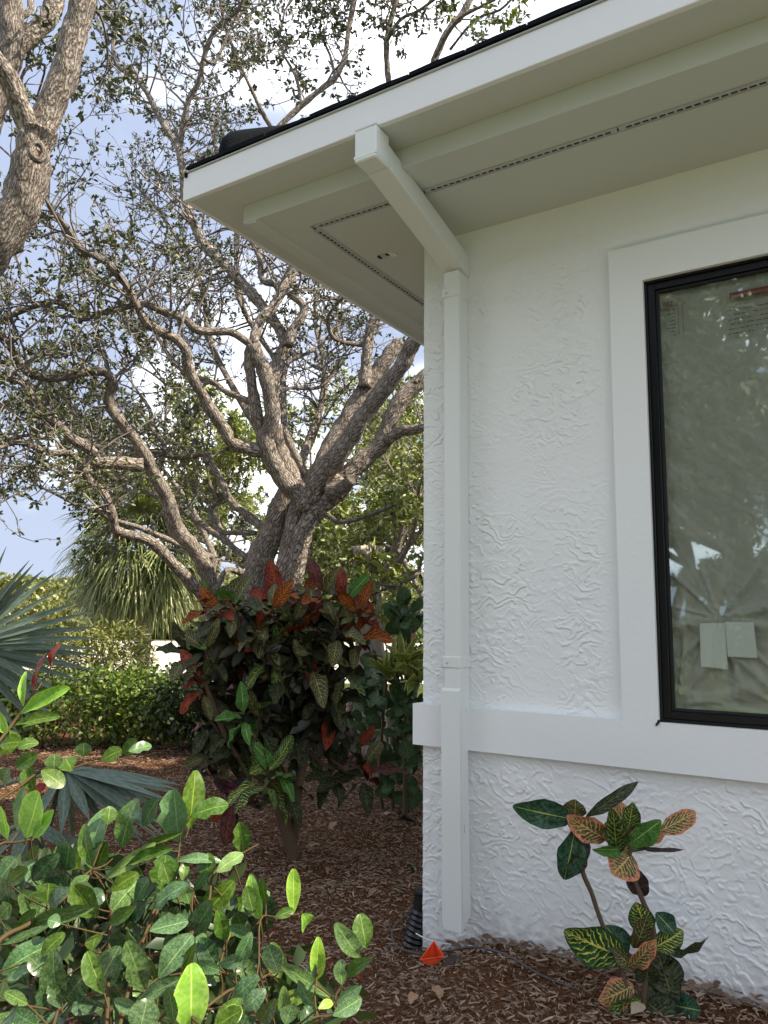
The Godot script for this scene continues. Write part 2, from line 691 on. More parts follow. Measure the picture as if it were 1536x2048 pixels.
	M.croton = {
		"green": leaf_mat("croton_green", leaf_tex(c8(34, 62, 26), c8(196, 196, 92), none, none, 9.0, 0.85, 0.17, 0.0, 1), 0.36, Color(0.2, 0.24, 0.06)),
		"olive": leaf_mat("croton_olive", leaf_tex(c8(46, 52, 28), c8(176, 164, 92), c8(110, 74, 56, 0.4), none, 9.0, 0.75, 0.20, 0.0, 2), 0.38, Color(0.2, 0.2, 0.08)),
		"red": leaf_mat("croton_red", leaf_tex(c8(92, 24, 12), c8(178, 84, 32), none, none, 8.0, 0.8, 0.18, 0.0, 3), 0.4, Color(0.3, 0.06, 0.02)),
		"orange": leaf_mat("croton_orange", leaf_tex(c8(96, 44, 14), c8(216, 124, 40), none, none, 9.0, 0.85, 0.18, 0.0, 4), 0.4, Color(0.34, 0.12, 0.02)),
		"dark": leaf_mat("croton_dark", leaf_tex(c8(30, 38, 20), c8(116, 116, 64), none, none, 8.0, 0.7, 0.16, 0.0, 5), 0.42, Color(0.08, 0.12, 0.06)),
		"bright": leaf_mat("croton_bright", leaf_tex(c8(58, 104, 34), c8(180, 206, 130), none, none, 9.0, 0.25, 0.12, 0.0, 6), 0.36, Color(0.24, 0.42, 0.1)),
		"pink": leaf_mat("croton_pink", leaf_tex(c8(74, 66, 44), c8(214, 186, 110), c8(228, 138, 108, 0.85), c8(228, 138, 108, 0.8), 9.0, 0.9, 0.22, 0.0, 7), 0.4, Color(0.3, 0.2, 0.1)),
		"purple": leaf_mat("croton_purple", leaf_tex(c8(92, 36, 54), c8(160, 90, 96), none, none, 8.0, 0.5, 0.14, 0.0, 8), 0.4, Color(0.3, 0.08, 0.1)),
		"maroon": leaf_mat("croton_maroon", leaf_tex(c8(62, 22, 18), c8(128, 74, 44), none, none, 8.0, 0.7, 0.16, 0.0, 12), 0.42, Color(0.2, 0.05, 0.03)),
		"veined": leaf_mat("croton_veined", leaf_tex(c8(28, 60, 24), c8(226, 216, 96), none, none, 10.0, 1.0, 0.16, 0.0, 9), 0.32, Color(0.2, 0.24, 0.06)),
		"plain": leaf_mat("croton_plain", leaf_tex(c8(26, 58, 38), c8(176, 186, 96), none, none, 9.0, 0.30, 0.10, 0.0, 10), 0.3, Color(0.1, 0.2, 0.06)),
		"brown": leaf_mat("croton_brown", leaf_tex(c8(54, 44, 42), c8(88, 70, 60), none, none, 8.0, 0.3, 0.12, 0.0, 11), 0.45, Color(0.1, 0.08, 0.05)),
	}
	M.plum = [
		leaf_mat("plum_dark", leaf_tex(c8(44, 70, 38), c8(100, 128, 74), none, none, 7.0, 0.16, 0.10, 1.0, 21), 0.26, Color(0.16, 0.24, 0.05)),
		leaf_mat("plum_mid", leaf_tex(c8(66, 98, 54), c8(144, 174, 106), none, none, 7.0, 0.22, 0.10, 1.5, 22), 0.27, Color(0.24, 0.34, 0.07)),
		leaf_mat("plum_under", leaf_tex(c8(62, 92, 22), c8(140, 166, 58), none, none, 7.0, 0.22, 0.08, 0.2, 23), 0.38, Color(0.42, 0.52, 0.06)),
		leaf_mat("plum_lime", leaf_tex(c8(122, 170, 52), c8(210, 232, 130), c8(200, 226, 120, 0.5), none, 7.0, 0.25, 0.08, 0.3, 24), 0.32, Color(0.5, 0.62, 0.12)),
		leaf_mat("plum_pale", leaf_tex(c8(100, 134, 84), c8(180, 200, 150), none, none, 7.0, 0.25, 0.10, 1.6, 25), 0.28, Color(0.3, 0.38, 0.12)),
		leaf_mat("plum_red", leaf_tex(c8(138, 38, 30), c8(196, 110, 70), none, none, 7.0, 0.2, 0.08, 0.0, 26), 0.3, Color(0.5, 0.12, 0.06)),
	]
	M.plum_stem = mat("plum_stem", c8(82, 68, 44), 0.8, 0.3)
	M.croton_stem = mat("croton_stem", c8(96, 80, 64), 0.85, 0.3)
	M.silver = leaf_mat("silver_blade", leaf_tex(c8(80, 98, 84), c8(122, 138, 122), none, none, 1.0, 0.0, 0.1, 0.0, 31), 0.42, Color(0.10, 0.14, 0.10))
	M.dry = leaf_mat("dry_leaf", leaf_tex(c8(150, 116, 84), c8(190, 160, 130), none, none, 7.0, 0.3, 0.1, 0.0, 32), 0.8, Color(0.1, 0.07, 0.04))
	M.variegated = leaf_mat("variegated_leaf", leaf_tex(c8(104, 124, 46), c8(206, 200, 108), c8(214, 206, 124, 0.9), none, 5.0, 0.3, 0.1, 0.0, 33), 0.4, Color(0.4, 0.42, 0.14))
	M.broad = leaf_mat("broad_dark_leaf", leaf_tex(c8(40, 64, 24), c8(92, 120, 54), none, none, 6.0, 0.3, 0.08, 0.0, 34), 0.46, Color(0.2, 0.3, 0.06))
	M.lobes = [leaf_mesh("obovate", 0.10, 0.10, 0.02, 0.1, 1), leaf_mesh("obovate", 0.22, 0.24, 0.03, -0.25, 2), leaf_mesh("obovate", -0.08, 0.18, 0.035, 0.3, 3), leaf_mesh("elliptic", 0.15, 0.3, 0.02, -0.1, 4), leaf_mesh("obovate", 0.30, 0.12, 0.04, 0.35, 11, 0.5), leaf_mesh("obovate", 0.05, 0.34, 0.03, -0.2, 12, -0.35), leaf_mesh("obovate", 0.55, 0.2, 0.03, 0.15, 13)]
	M.plum_more = []
	for m in M.plum:
		for c in [Color(0.88, 0.93, 0.88), Color(1.0, 0.98, 0.84)]:
			var d: StandardMaterial3D = m.duplicate()
			d.albedo_color = c
			M.plum_more.append(d)
	M.straps = [leaf_mesh("elliptic", 0.18, 0.16, 0.06, 0.15, 5), leaf_mesh("elliptic", 0.35, 0.22, 0.08, -0.3, 6), leaf_mesh("elliptic", 0.06, 0.30, 0.07, 0.3, 7), leaf_mesh("obovate", 0.5, 0.12, 0.08, 0.2, 8)]
	M.lances = [leaf_mesh("lance", 0.2, 0.3, 0.02, 0.2, 9), leaf_mesh("lance", 0.4, 0.3, 0.02, -0.3, 10)]

# ------------------------------------------------------------------ the ground
func sheet(x0: float, x1: float, z0: float, z1: float, step: float, lift: float) -> ArrayMesh:
	var V := PackedVector3Array()
	var U := PackedVector2Array()
	var X := PackedInt32Array()
	var nx := int((x1 - x0) / step)
	var nz := int((z1 - z0) / step)
	for j in nz + 1:
		for i in nx + 1:
			var x := x0 + (x1 - x0) * i / nx
			var z := z0 + (z1 - z0) * j / nz
			V.append(Vector3(x, ground_y(x, z) + lift, z))
			U.append(Vector2(x, z))
	for j in nz:
		for i in nx:
			var k := j * (nx + 1) + i
			X.append_array([k, k + 1, k + nx + 1, k + 1, k + nx + 2, k + nx + 1])
	return smooth_mesh(V, U, X)

func setting() -> void:
	var big := PlaneMesh.new()
	big.size = Vector2(700, 700)
	var g := struct("ground", big, M.lawn, "flat sandy lawn running out to the horizon")
	g.position = Vector3(0, -0.07, 0)
	struct("path", bevel_box(Vector3(-14, -0.2, 3.0), Vector3(16, -0.03, 4.5), 0.02), M.concrete, "added pale concrete slab, out of view, bouncing light up to the eave")  # added unseen slab, reflects sunlight onto soffit and wall
	struct("mulch_bed", sheet(-9.5, 7.0, -8.0, 2.75, 0.11, 0.0), M.mulch, "dark brown mulch bed around the house corner and shrubs")
	var st := SurfaceTool.new()
	st.begin(Mesh.PRIMITIVE_TRIANGLES)
	# a pale road that crosses behind the palm
	var a := Vector3(-33, -0.064, 4)
	var d := Vector3(0.84, 0, -0.54)
	var q := Vector3(-0.54, 0, -0.84)
	for w in [[0.0, 27.0]]:
		var p := [a - d * 40 + q * w[0], a + d * 120 + q * w[0], a + d * 120 + q * w[1], a - d * 40 + q * w[1]]
		for k in [0, 1, 2, 0, 2, 3]:
			st.add_vertex(p[k])
	st.generate_normals()
	struct("road", st.commit(), M.sand, "pale sunlit road of crushed shell behind the hedge")

# ------------------------------------------------------------------ the house
var flake := FastNoiseLite.new()
var calm := FastNoiseLite.new()
var shard := FastNoiseLite.new()
func stucco_z(x: float, y: float) -> float:
	var wx := 0.030 * calm.get_noise_2d(x * 5.0 + 40.0, y * 5.0)
	var wy := 0.022 * calm.get_noise_2d(x * 6.0, y * 6.0 + 70.0)
	var v := 0.5 + 0.62 * flake.get_noise_2d((x + wx) * 0.62, y + wy) - 0.35 * y + 0.05 * shard.get_noise_2d(x * 0.8, y)
	var t := fposmod(v * 6.5, 1.0)
	var saw := pow(t / 0.945, 1.8) if t < 0.945 else (1.0 - t) / 0.055
	var q := clampf(0.85 + 1.1 * calm.get_noise_2d(x * 1.6, y * 1.3 + 9.0), 0.25, 1.0)
	q *= (1.0 - 0.9 * smooth(0.80, 0.93, x + 0.05 * calm.get_noise_2d(3.0, y * 7.0)) if y > 0.9 else 1.0)
	q *= 1.0 - 0.8 * smooth(2.95, 3.38, y + 0.2 * calm.get_noise_2d(x * 3.0, 5.0))
	q *= 0.3 + 0.7 * smooth(-0.35, 0.05, calm.get_noise_2d(x * 11.0 + 5.0, y * 15.0))
	return 0.0066 * saw * q + 0.00022 * flake.get_noise_2d(x * 14.0, y * 14.0)

# the knocked-down finish as real relief, a skin over the wall
func stucco_skin(x0: float, x1: float, y0: float, y1: float, step: float) -> ArrayMesh:
	var nx := int((x1 - x0) / step)
	var ny := int((y1 - y0) / step)
	var w := nx + 3
	var hgt := ny + 3
	var V := PackedVector3Array()
	V.resize(w * hgt)
	for j in hgt:
		var y := y0 + (y1 - y0) * clampf(float(j - 1) / ny, 0.0, 1.0)
		for i in w:
			var x := x0 + (x1 - x0) * clampf(float(i - 1) / nx, 0.0, 1.0)
			var rim := i == 0 or j == 0 or i == w - 1 or j == hgt - 1
			V[j * w + i] = Vector3(x, y, -0.004 if rim else stucco_z(x, y))
	var C := PackedColorArray()
	C.resize(w * hgt)
	for k in w * hgt:
		var up := V[k].y - ground_y(V[k].x, 0.02)
		var dirt := (1.0 - smooth(0.0, 0.20, up)) * clampf(0.35 + 0.9 * calm.get_noise_2d(V[k].x * 14.0, V[k].y * 22.0), 0.0, 1.0)
		dirt = maxf(dirt, 0.8 * smooth(0.62, 0.75, calm.get_noise_2d(V[k].x * 60.0 + 9.0, V[k].y * 60.0)) * (1.0 - smooth(0.1, 0.45, up)))
		C[k] = Color.WHITE.lerp(Color(0.50, 0.41, 0.34), dirt * 0.75)
	var N := PackedVector3Array()
	N.resize(w * hgt)
	for j in hgt:
		for i in w:
			var k := j * w + i
			if i == 0:
				N[k] = Vector3.LEFT
			elif i == w - 1:
				N[k] = Vector3.RIGHT
			elif j == 0 or j == hgt - 1:
				N[k] = Vector3.UP if j else Vector3.DOWN
			else:
				var a := V[j * w + maxi(i - 1, 1)]
				var b := V[j * w + mini(i + 1, w - 2)]
				var c := V[maxi(j - 1, 1) * w + i]
				var d := V[mini(j + 1, hgt - 2) * w + i]
				N[k] = Vector3((a.z - b.z) / maxf(b.x - a.x, 1e-5), (c.z - d.z) / maxf(d.y - c.y, 1e-5), 1.0).normalized()
	var X := PackedInt32Array()
	X.resize((w - 1) * (hgt - 1) * 6)
	var o := 0
	for j in hgt - 1:
		for i in w - 1:
			var k := j * w + i
			X[o] = k
			X[o + 1] = k + w
			X[o + 2] = k + 1
			X[o + 3] = k + 1
			X[o + 4] = k + w
			X[o + 5] = k + w + 1
			o += 6
	var arr := []
	arr.resize(Mesh.ARRAY_MAX)
	arr[Mesh.ARRAY_VERTEX] = V
	arr[Mesh.ARRAY_NORMAL] = N
	arr[Mesh.ARRAY_COLOR] = C
	arr[Mesh.ARRAY_INDEX] = X
	var m := ArrayMesh.new()
	m.add_surface_from_arrays(Mesh.PRIMITIVE_TRIANGLES, arr)
	return m

func house() -> void:
	var h := thing("house", "white stucco house corner with wide boxed eave and dark tile roof", "house")
	var L := 8.0
	# front wall in pieces butted round the window opening (x 1.098..2.45, y 1.088..2.94)
	flake.seed = 77
	flake.frequency = 3.8
	flake.fractal_octaves = 5
	flake.fractal_gain = 0.5
	shard.seed = 79
	shard.noise_type = FastNoiseLite.TYPE_VALUE
	shard.frequency = 42.0
	shard.fractal_octaves = 2
	calm.seed = 78
	calm.frequency = 1.0
	calm.fractal_octaves = 2
	part("wall", bevel_box(Vector3(1.8, -0.3, -0.2), Vector3(L, 0.95, 0), 0.0), M.stucco, h)
	var lowl := part("wall", bevel_box(Vector3(0, -0.3, -0.2), Vector3(1.8, 0.95, -0.003), 0.0), M.smooth, h)
	part("stucco_finish", stucco_skin(0.0, 1.8, -0.05, 0.893, 0.0042), M.finish, lowl)
	var upl := part("wall", bevel_box(Vector3(0, 0.95, -0.2), Vector3(1.098, 3.46, -0.003), 0.0), M.smooth, h)
	part("stucco_finish", stucco_skin(0.0, 0.955, 1.086, 3.12, 0.0036), M.finish, upl)
	part("stucco_finish", stucco_skin(0.0, 1.098, 3.12, 3.42, 0.0045), M.finish, upl)
	part("wall", bevel_box(Vector3(1.098, 0.95, -0.2), Vector3(2.45, 1.088, 0), 0.0), M.smooth, h)
	part("wall", bevel_box(Vector3(1.098, 2.94, -0.2), Vector3(2.45, 3.46, 0), 0.0), M.smooth, h)
	part("wall", bevel_box(Vector3(2.45, 0.95, -0.2), Vector3(L, 3.46, 0), 0.0), M.stucco, h)
	part("wall", bevel_box(Vector3(0, -0.3, -L), Vector3(0.2, 3.46, -0.2), 0.002), M.stucco, h)
	part("wall", bevel_box(Vector3(L - 0.2, -0.3, -L), Vector3(L, 3.46, -0.2), 0.002), M.stucco, h)
	part("wall", bevel_box(Vector3(0.2, -0.3, -L), Vector3(L - 0.2, 3.46, -L + 0.2), 0.002), M.stucco, h)
	# raised smooth surround of the window, flush with the band
	var su := SurfaceTool.new()
	su.begin(Mesh.PRIMITIVE_TRIANGLES)
	put_box(su, Vector3(0.955, 1.086, 0.0), Vector3(1.098, 2.94, 0.04), 0.0)
	put_box(su, Vector3(0.955, 2.94, 0.0), Vector3(2.595, 3.105, 0.04), 0.0)
	put_box(su, Vector3(2.45, 1.086, 0.0), Vector3(2.595, 2.94, 0.04), 0.0)
	su.generate_normals()
	part("window_surround", su.commit(), M.smooth, h)
	var bd := SurfaceTool.new()
	bd.begin(Mesh.PRIMITIVE_TRIANGLES)
	put_box(bd, Vector3(-0.035, 0.897, 0.0), Vector3(L + 0.035, 1.086, 0.04), 0.0)
	put_box(bd, Vector3(-0.035, 0.897, -L), Vector3(0.0, 1.086, -0.0005), 0.009)
	bd.generate_normals()
	part("trim_band", bd.commit(), M.smooth, h)
	# window
	var win := part("window_frame", frame_mesh(1.097, 2.451, 1.087, 2.941, 0.0, 0.018, 0.012), M.black, h)
	part("inner_frame", frame_mesh(1.109, 2.439, 1.099, 2.929, -0.03, 0.006, 0.03), M.black, win)
	part("sash_frame", frame_mesh(1.139, 2.409, 1.129, 2.899, -0.03, -0.004, 0.012), M.gasket, win)
	part("pane", bevel_box(Vector3(1.146, 1.137, -0.0135), Vector3(2.404, 2.891, -0.0125), 0.0), M.pane, win)
	part("sealant", tube([1.097, 1.092, 0.036, 0.006, 1.098, 1.088, 0.044, 0.005, 1.088, 1.074, 0.045, 0.004], 6, 3, 0.3), M.gasket, win)
	# eave: fascia, flat underside, frieze board, soffit
	var zf := 0.85
	var xf := -0.872
	part("fascia", bevel_box(Vector3(xf, 3.488, zf - 0.025), Vector3(L + 0.9, 3.626, zf), 0.003), M.paint, h)
	part("fascia", bevel_box(Vector3(xf, 3.488, -L - 0.9), Vector3(xf + 0.025, 3.626, zf - 0.0255), 0.003), M.paint, h)
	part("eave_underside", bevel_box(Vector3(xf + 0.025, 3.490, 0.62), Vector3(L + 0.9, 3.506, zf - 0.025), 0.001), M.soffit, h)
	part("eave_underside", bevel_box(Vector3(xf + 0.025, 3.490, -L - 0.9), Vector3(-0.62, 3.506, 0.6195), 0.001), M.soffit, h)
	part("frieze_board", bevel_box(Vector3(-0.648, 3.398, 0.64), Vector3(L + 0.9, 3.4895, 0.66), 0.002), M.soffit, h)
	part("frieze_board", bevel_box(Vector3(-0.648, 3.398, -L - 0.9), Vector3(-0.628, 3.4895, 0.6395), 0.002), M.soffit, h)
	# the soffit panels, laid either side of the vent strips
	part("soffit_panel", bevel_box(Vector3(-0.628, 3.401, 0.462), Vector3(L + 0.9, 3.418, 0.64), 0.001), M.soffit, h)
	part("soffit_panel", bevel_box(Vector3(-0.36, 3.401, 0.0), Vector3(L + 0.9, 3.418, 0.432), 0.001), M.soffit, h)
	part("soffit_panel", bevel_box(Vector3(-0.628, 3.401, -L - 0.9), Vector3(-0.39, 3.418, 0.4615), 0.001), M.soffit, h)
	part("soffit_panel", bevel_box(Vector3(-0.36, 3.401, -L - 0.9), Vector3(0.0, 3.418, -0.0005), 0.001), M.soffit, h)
	part("cove_strip", prism([Vector3(-0.646, 3.396, 0.655), Vector3(-0.575, 3.385, 0.655), Vector3(-0.560, 3.4005, 0.655), Vector3(-0.646, 3.4005, 0.655)], [Vector3(-0.646, 3.396, -L), Vector3(-0.575, 3.385, -L), Vector3(-0.560, 3.4005, -L), Vector3(-0.646, 3.4005, -L)]), M.soffit, h)
	# four slotted vent strips along the front, three along the side
	vent_strip(h, Vector3(-0.37, 3.398, 0.447), Vector3(1, 0, 0), 0.62, 0.13)
	vent_strip(h, Vector3(0.255, 3.398, 0.447), Vector3(1, 0, 0), 0.865, 0.13)
	vent_strip(h, Vector3(1.125, 3.398, 0.447), Vector3(1, 0, 0), 0.865, 0.13)
	vent_strip(h, Vector3(1.995, 3.398, 0.447), Vector3(1, 0, 0), 0.865, 0.13)
	vent_strip(h, Vector3(-0.375, 3.398, 0.425), Vector3(0, 0, -1), 0.60, 0.13)
	vent_strip(h, Vector3(-0.375, 3.398, -0.18), Vector3(0, 0, -1), 0.865, 0.13)
	vent_strip(h, Vector3(-0.375, 3.398, -1.05), Vector3(0, 0, -1), 0.865, 0.13)
	# a torn patch where a fixture was taken off the soffit
	for k in 4:
		var pts := []
		var low := []
		var mid := Vector3(-0.268 + 0.026 * k, 3.3995, 0.012 - 0.007 * (k % 2))
		for e in 6:
			var a := TAU * e / 6.0
			var r: float = [0.016, 0.024, 0.013, 0.026][k] * rr(0.7, 1.25)
			pts.append(mid + Vector3(cos(a) * r, 0, sin(a) * r * 1.3))
			low.append(mid + Vector3(cos(a) * r, -0.003, sin(a) * r * 1.3))
		part("paint_patch", prism(pts, low), [M.dark, M.vent, M.dark, M.metal][k], h)
	# roof: a deck under rows of flat tiles, hipped at the corner
	var rise := 0.36
	var y0 := 3.632
	var e0 := Vector3(xf - 0.012, y0, zf + 0.012)
	var run := 4.4
	var ridge := Vector3(xf + run, y0 + rise * run, zf - run)
	var right := Vector3(L + 0.9, y0, zf + 0.012)
	var dn := Vector3(0, -0.03, 0)
	var rf := part("roof", prism([e0 + Vector3(0, 0, -0.03), right + Vector3(0, 0, -0.03), Vector3(L + 0.9, ridge.y, ridge.z), ridge], [e0 + dn + Vector3(0, 0, -0.03), right + dn + Vector3(0, 0, -0.03), Vector3(L + 0.9, ridge.y, ridge.z) + dn, ridge + dn]), M.tile, h)
	var back := Vector3(xf - 0.012, y0, -L - 0.9)
	part("roof", prism([e0 + Vector3(0.03, 0, 0), back + Vector3(0.03, 0, 0), Vector3(ridge.x, ridge.y, -L - 0.9), ridge], [e0 + dn + Vector3(0.03, 0, 0), back + dn + Vector3(0.03, 0, 0), Vector3(ridge.x, ridge.y, -L - 0.9) + dn, ridge + dn]), M.tile, h)
	part("drip_edge", bevel_box(Vector3(xf - 0.004, 3.6265, zf - 0.02), Vector3(L + 0.9, 3.6315, zf + 0.008), 0.001), M.vent, rf)
	for row in 9:
		var z := zf + 0.014 - row * 0.31
		var up := y0 + rise * row * 0.31
		var x := xf + 0.03 + row * 0.31
		while x < L + 0.5:
			var w := 0.245
			var lift := rr(0.0, 0.006)
			var t := prism([Vector3(x, up + 0.002 + lift, z), Vector3(x + w, up + 0.002 + rr(0, 0.006), z), Vector3(x + w, up + 0.019 + lift, z + rr(-0.006, 0.002)), Vector3(x + w * 0.5, up + 0.022 + lift, z), Vector3(x, up + 0.019 + lift, z)],
				[Vector3(x, up + 0.002 + rise * 0.34, z - 0.34), Vector3(x + w, up + 0.002 + rise * 0.34, z - 0.34), Vector3(x + w, up + 0.016 + rise * 0.34, z - 0.34), Vector3(x + w * 0.5, up + 0.018 + rise * 0.34, z - 0.34), Vector3(x, up + 0.016 + rise * 0.34, z - 0.34)])
			part("tile", t, M.tile, rf)
			x += w + 0.006
	# hip caps climb the corner, each over the one below
	for k in 14:
		var s := 0.115 + k * 0.36
		var p := Vector3(xf + s, y0 + rise * s + 0.012 + 0.01 * (k % 2), zf - s)
		var d := Vector3(1, rise, -1).normalized()
		var n := Vector3(1, 0, 1).normalized()
		part("hip_cap", hip_mesh(p, d, n, k == 0), M.tile, rf)
	# the ridge side of the roof behind, so that the house is closed
	part("roof", prism([ridge, Vector3(L + 0.9, ridge.y, ridge.z), Vector3(L + 0.9, y0, -L - 0.9), Vector3(ridge.x, y0, -L - 0.9)], [ridge + dn, Vector3(L + 0.9, ridge.y, ridge.z) + dn, Vector3(L + 0.9, y0, -L - 0.9) + dn, Vector3(ridge.x, y0, -L - 0.9) + dn]), M.tile, h)

# one rounded cap tile; the lowest one is closed with a rounded end
func hip_mesh(p: Vector3, d: Vector3, n: Vector3, first: bool) -> ArrayMesh:
	var V := PackedVector3Array()
	var U := PackedVector2Array()
	var X := PackedInt32Array()
	var rings := [[0.0, 0.50], [0.015, 0.80], [0.05, 0.95], [0.12, 1.0], [0.30, 1.02], [0.47, 1.0]] if first else [[-0.02, 1.0], [0.0, 1.06], [0.04, 1.05], [0.47, 0.98]]
	var m := 14
	for r in rings:
		for e in m + 1:
			var a := PI * e / m
			var c := -cos(a)
			var h := pow(sin(a), 0.62)
			V.append(p + d * r[0] + n * 0.155 * r[1] * c + Vector3(0, 0.158 * r[1] * h + (0.002 * sin(r[0] * 40.0 + c * 9.0)), 0))
			U.append(Vector2(c, r[0]))
	for k in rings.size() - 1:
		for e in m:
			var q := k * (m + 1) + e
			X.append_array([q, q + 1, q + m + 1, q + 1, q + m + 2, q + m + 1])
	for side in [0, rings.size() - 1]:
		for e in range(1, m):
			var q: int = side * (m + 1)
			X.append_array([q, q + e + 1, q + e] if side == 0 else [q, q + e, q + e + 1])
	return smooth_mesh(V, U, X)

func frame_mesh(x0: float, x1: float, y0: float, y1: float, z0: float, z1: float, w: float) -> ArrayMesh:
	var st := SurfaceTool.new()
	st.begin(Mesh.PRIMITIVE_TRIANGLES)
	put_box(st, Vector3(x0, y0, z0), Vector3(x0 + w, y1, z1), 0.002)
	put_box(st, Vector3(x1 - w, y0, z0), Vector3(x1, y1, z1), 0.002)
	put_box(st, Vector3(x0 + w, y0, z0), Vector3(x1 - w, y0 + w, z1), 0.002)
	put_box(st, Vector3(x0 + w, y1 - w, z0), Vector3(x1 - w, y1, z1), 0.002)
	st.generate_normals()
	return st.commit()

# a strip with real slots: two rails, bars between the slots, and a black block above, painted in as shade
func vent_strip(h: Node3D, p: Vector3, d: Vector3, length: float, _w: float) -> void:
	var n := Vector3(absf(d.z), 0, absf(d.x))   # across the strip
	var o := Node3D.new()
	o.name = "soffit_vent"
	o.position = p
	h.add_child(o, true)
	var st := SurfaceTool.new()
	st.begin(Mesh.PRIMITIVE_TRIANGLES)
	var up := Vector3(0, 0.004, 0)
	var lo := -0.016
	put_box(st, n * lo, n * -0.0115 + d * length + up, 0.0)
	put_box(st, n * 0.0035, n * 0.016 + d * length + up, 0.0)
	put_box(st, n * 0.016 + Vector3(0, -0.003, 0), n * 0.020 + d * length + up, 0.0)
	put_box(st, n * -0.020 + Vector3(0, -0.003, 0), n * lo + d * length + up, 0.0)
	var pitch := 0.0315
	var s := 0.0
	var end := length - 0.012
	while s < end:
		var bar := 0.0075 if s > 0.0 else 0.026
		if s + pitch > end:
			bar = end - s + 0.0075
		put_box(st, n * -0.0115 + d * s, n * 0.0035 + d * (s + bar) + up, 0.0)
		s += pitch if s > 0.0 else 0.026 - 0.0075 + pitch
	st.generate_normals()
	part("vent_strip", st.commit(), M.vent, o)
	part("slot_shade", bevel_box(n * -0.0145 + Vector3(0, 0.0045, 0), n * 0.0145 + d * length + Vector3(0, 0.018, 0), 0.0), M.dark, o)

func hollow(a: Vector3, b: Vector3) -> ArrayMesh:
	return bevel_box(a, b, 0.006)

func downspout() -> void:
	var o := thing("downspout", "white square downspout running from the gutter corner down the wall", "downspout")
	part("outlet", bevel_box(Vector3(0.155, 3.345, 0.765), Vector3(0.262, 3.4865, 0.868), 0.006), M.metal, o)
	part("outlet", bevel_box(Vector3(0.155, 3.487, 0.8505), Vector3(0.262, 3.500, 0.868), 0.003), M.metal, o)
	part("leader", prism([Vector3(0.157, 3.3452, 0.766), Vector3(0.260, 3.3452, 0.766), Vector3(0.260, 3.447, 0.766), Vector3(0.157, 3.447, 0.766)], [Vector3(0.157, 3.185, 0.10), Vector3(0.260, 3.185, 0.10), Vector3(0.260, 3.29, 0.10), Vector3(0.157, 3.29, 0.10)]), M.metal, o)
	part("elbow", prism([Vector3(0.157, 3.184, 0.1005), Vector3(0.260, 3.184, 0.1005), Vector3(0.260, 3.291, 0.1005), Vector3(0.157, 3.291, 0.1005)], [Vector3(0.157, 3.16, 0.003), Vector3(0.260, 3.16, 0.003), Vector3(0.260, 3.27, 0.003), Vector3(0.157, 3.27, 0.003)]), M.metal, o)
	part("pipe", bevel_box(Vector3(0.166, 1.0, 0.004), Vector3(0.250, 3.17, 0.107), 0.007), M.metal, o)
	for y in [3.035, 1.265]:
		var s := part("strap", bevel_box(Vector3(0.1620, y, 0.003), Vector3(0.2540, y + 0.052, 0.1110), 0.003), M.metal, o)
		part("screw_plate", bevel_box(Vector3(0.166, y + 0.004, 0.1111), Vector3(0.196, y + 0.048, 0.1130), 0.001), M.metal, s)
		part("screw", tube([0.186, y + 0.022, 0.1125, 0.005, 0.186, y + 0.022, 0.1155, 0.004], 8, 1, 0.0), M.vent, s)
	# crimped folds where the leader turns down the wall
	for k in 4:
		var z := 0.012 + 0.022 * k
		part("crimp", bevel_box(Vector3(0.1555, 3.1585 + z * 0.25, z), Vector3(0.2615, 3.2685 + z * 0.21, z + 0.006), 0.001), M.metal, o)
	part("joint_band", bevel_box(Vector3(0.1535, 3.36, 0.7635), Vector3(0.2635, 3.372, 0.8695), 0.001), M.metal, o)
	# wider boot with its lower end cut on the slant
	part("boot", prism([Vector3(0.158, 1.163, 0.118), Vector3(0.252, 1.163, 0.118), Vector3(0.256, 0.142, 0.118), Vector3(0.176, 0.142, 0.118), Vector3(0.164, 0.165, 0.118)], [Vector3(0.158, 1.175, 0.108), Vector3(0.252, 1.175, 0.108), Vector3(0.256, 0.142, 0.108), Vector3(0.176, 0.142, 0.108), Vector3(0.164, 0.165, 0.108)]), M.metal, o)
	part("boot", prism([Vector3(0.160, 1.08, 0.107), Vector3(0.2535, 1.08, 0.107), Vector3(0.2585, 0.145, 0.107), Vector3(0.164, 0.165, 0.107)], [Vector3(0.160, 1.08, 0.041), Vector3(0.2535, 1.08, 0.041), Vector3(0.2585, 0.190, 0.030), Vector3(0.164, 0.190, 0.030)]), M.metal, o)
	part("seam", bevel_box(Vector3(0.2586, 0.55, 0.085), Vector3(0.2596, 0.585, 0.088), 0.0), M.vent, o)

# ------------------------------------------------------------------ behind the pane
func film_z(x: float, y: float) -> float:
	var z := -0.040 + 0.007 * gnoise.get_noise_2d(x * 9.0, y * 6.0) + 0.003 * gnoise.get_noise_2d(x * 40.0, y * 25.0)
	# folds that fan out from the two lower corners and from a pinch in the middle
	for c in [[1.16, 1.15, 11.0, 0.9], [1.62, 1.12, 9.0, 1.1], [1.33, 1.50, 12.0, 0.45]]:
		var d := Vector2(x - c[0], y - c[1])
		var r := d.length()
		var a := atan2(d.y, d.x)
		var ridge := pow(absf(sin(a * c[2] * 0.5 + 1.5 * gnoise.get_noise_2d(a * 2.0, r * 0.5))), 14.0)
		z += 0.013 * ridge * smooth(0.0, 0.06, r) * (1.0 - smooth(c[3] * 0.3, c[3], r))
	z += 0.009 * (1.0 - smooth(0.02, 0.10, x - 1.146)) * (0.5 + 0.5 * sin(y * 31.0 + 3.0 * gnoise.get_noise_2d(y * 3.0, 1.0)))
	return minf(z, -0.0155)

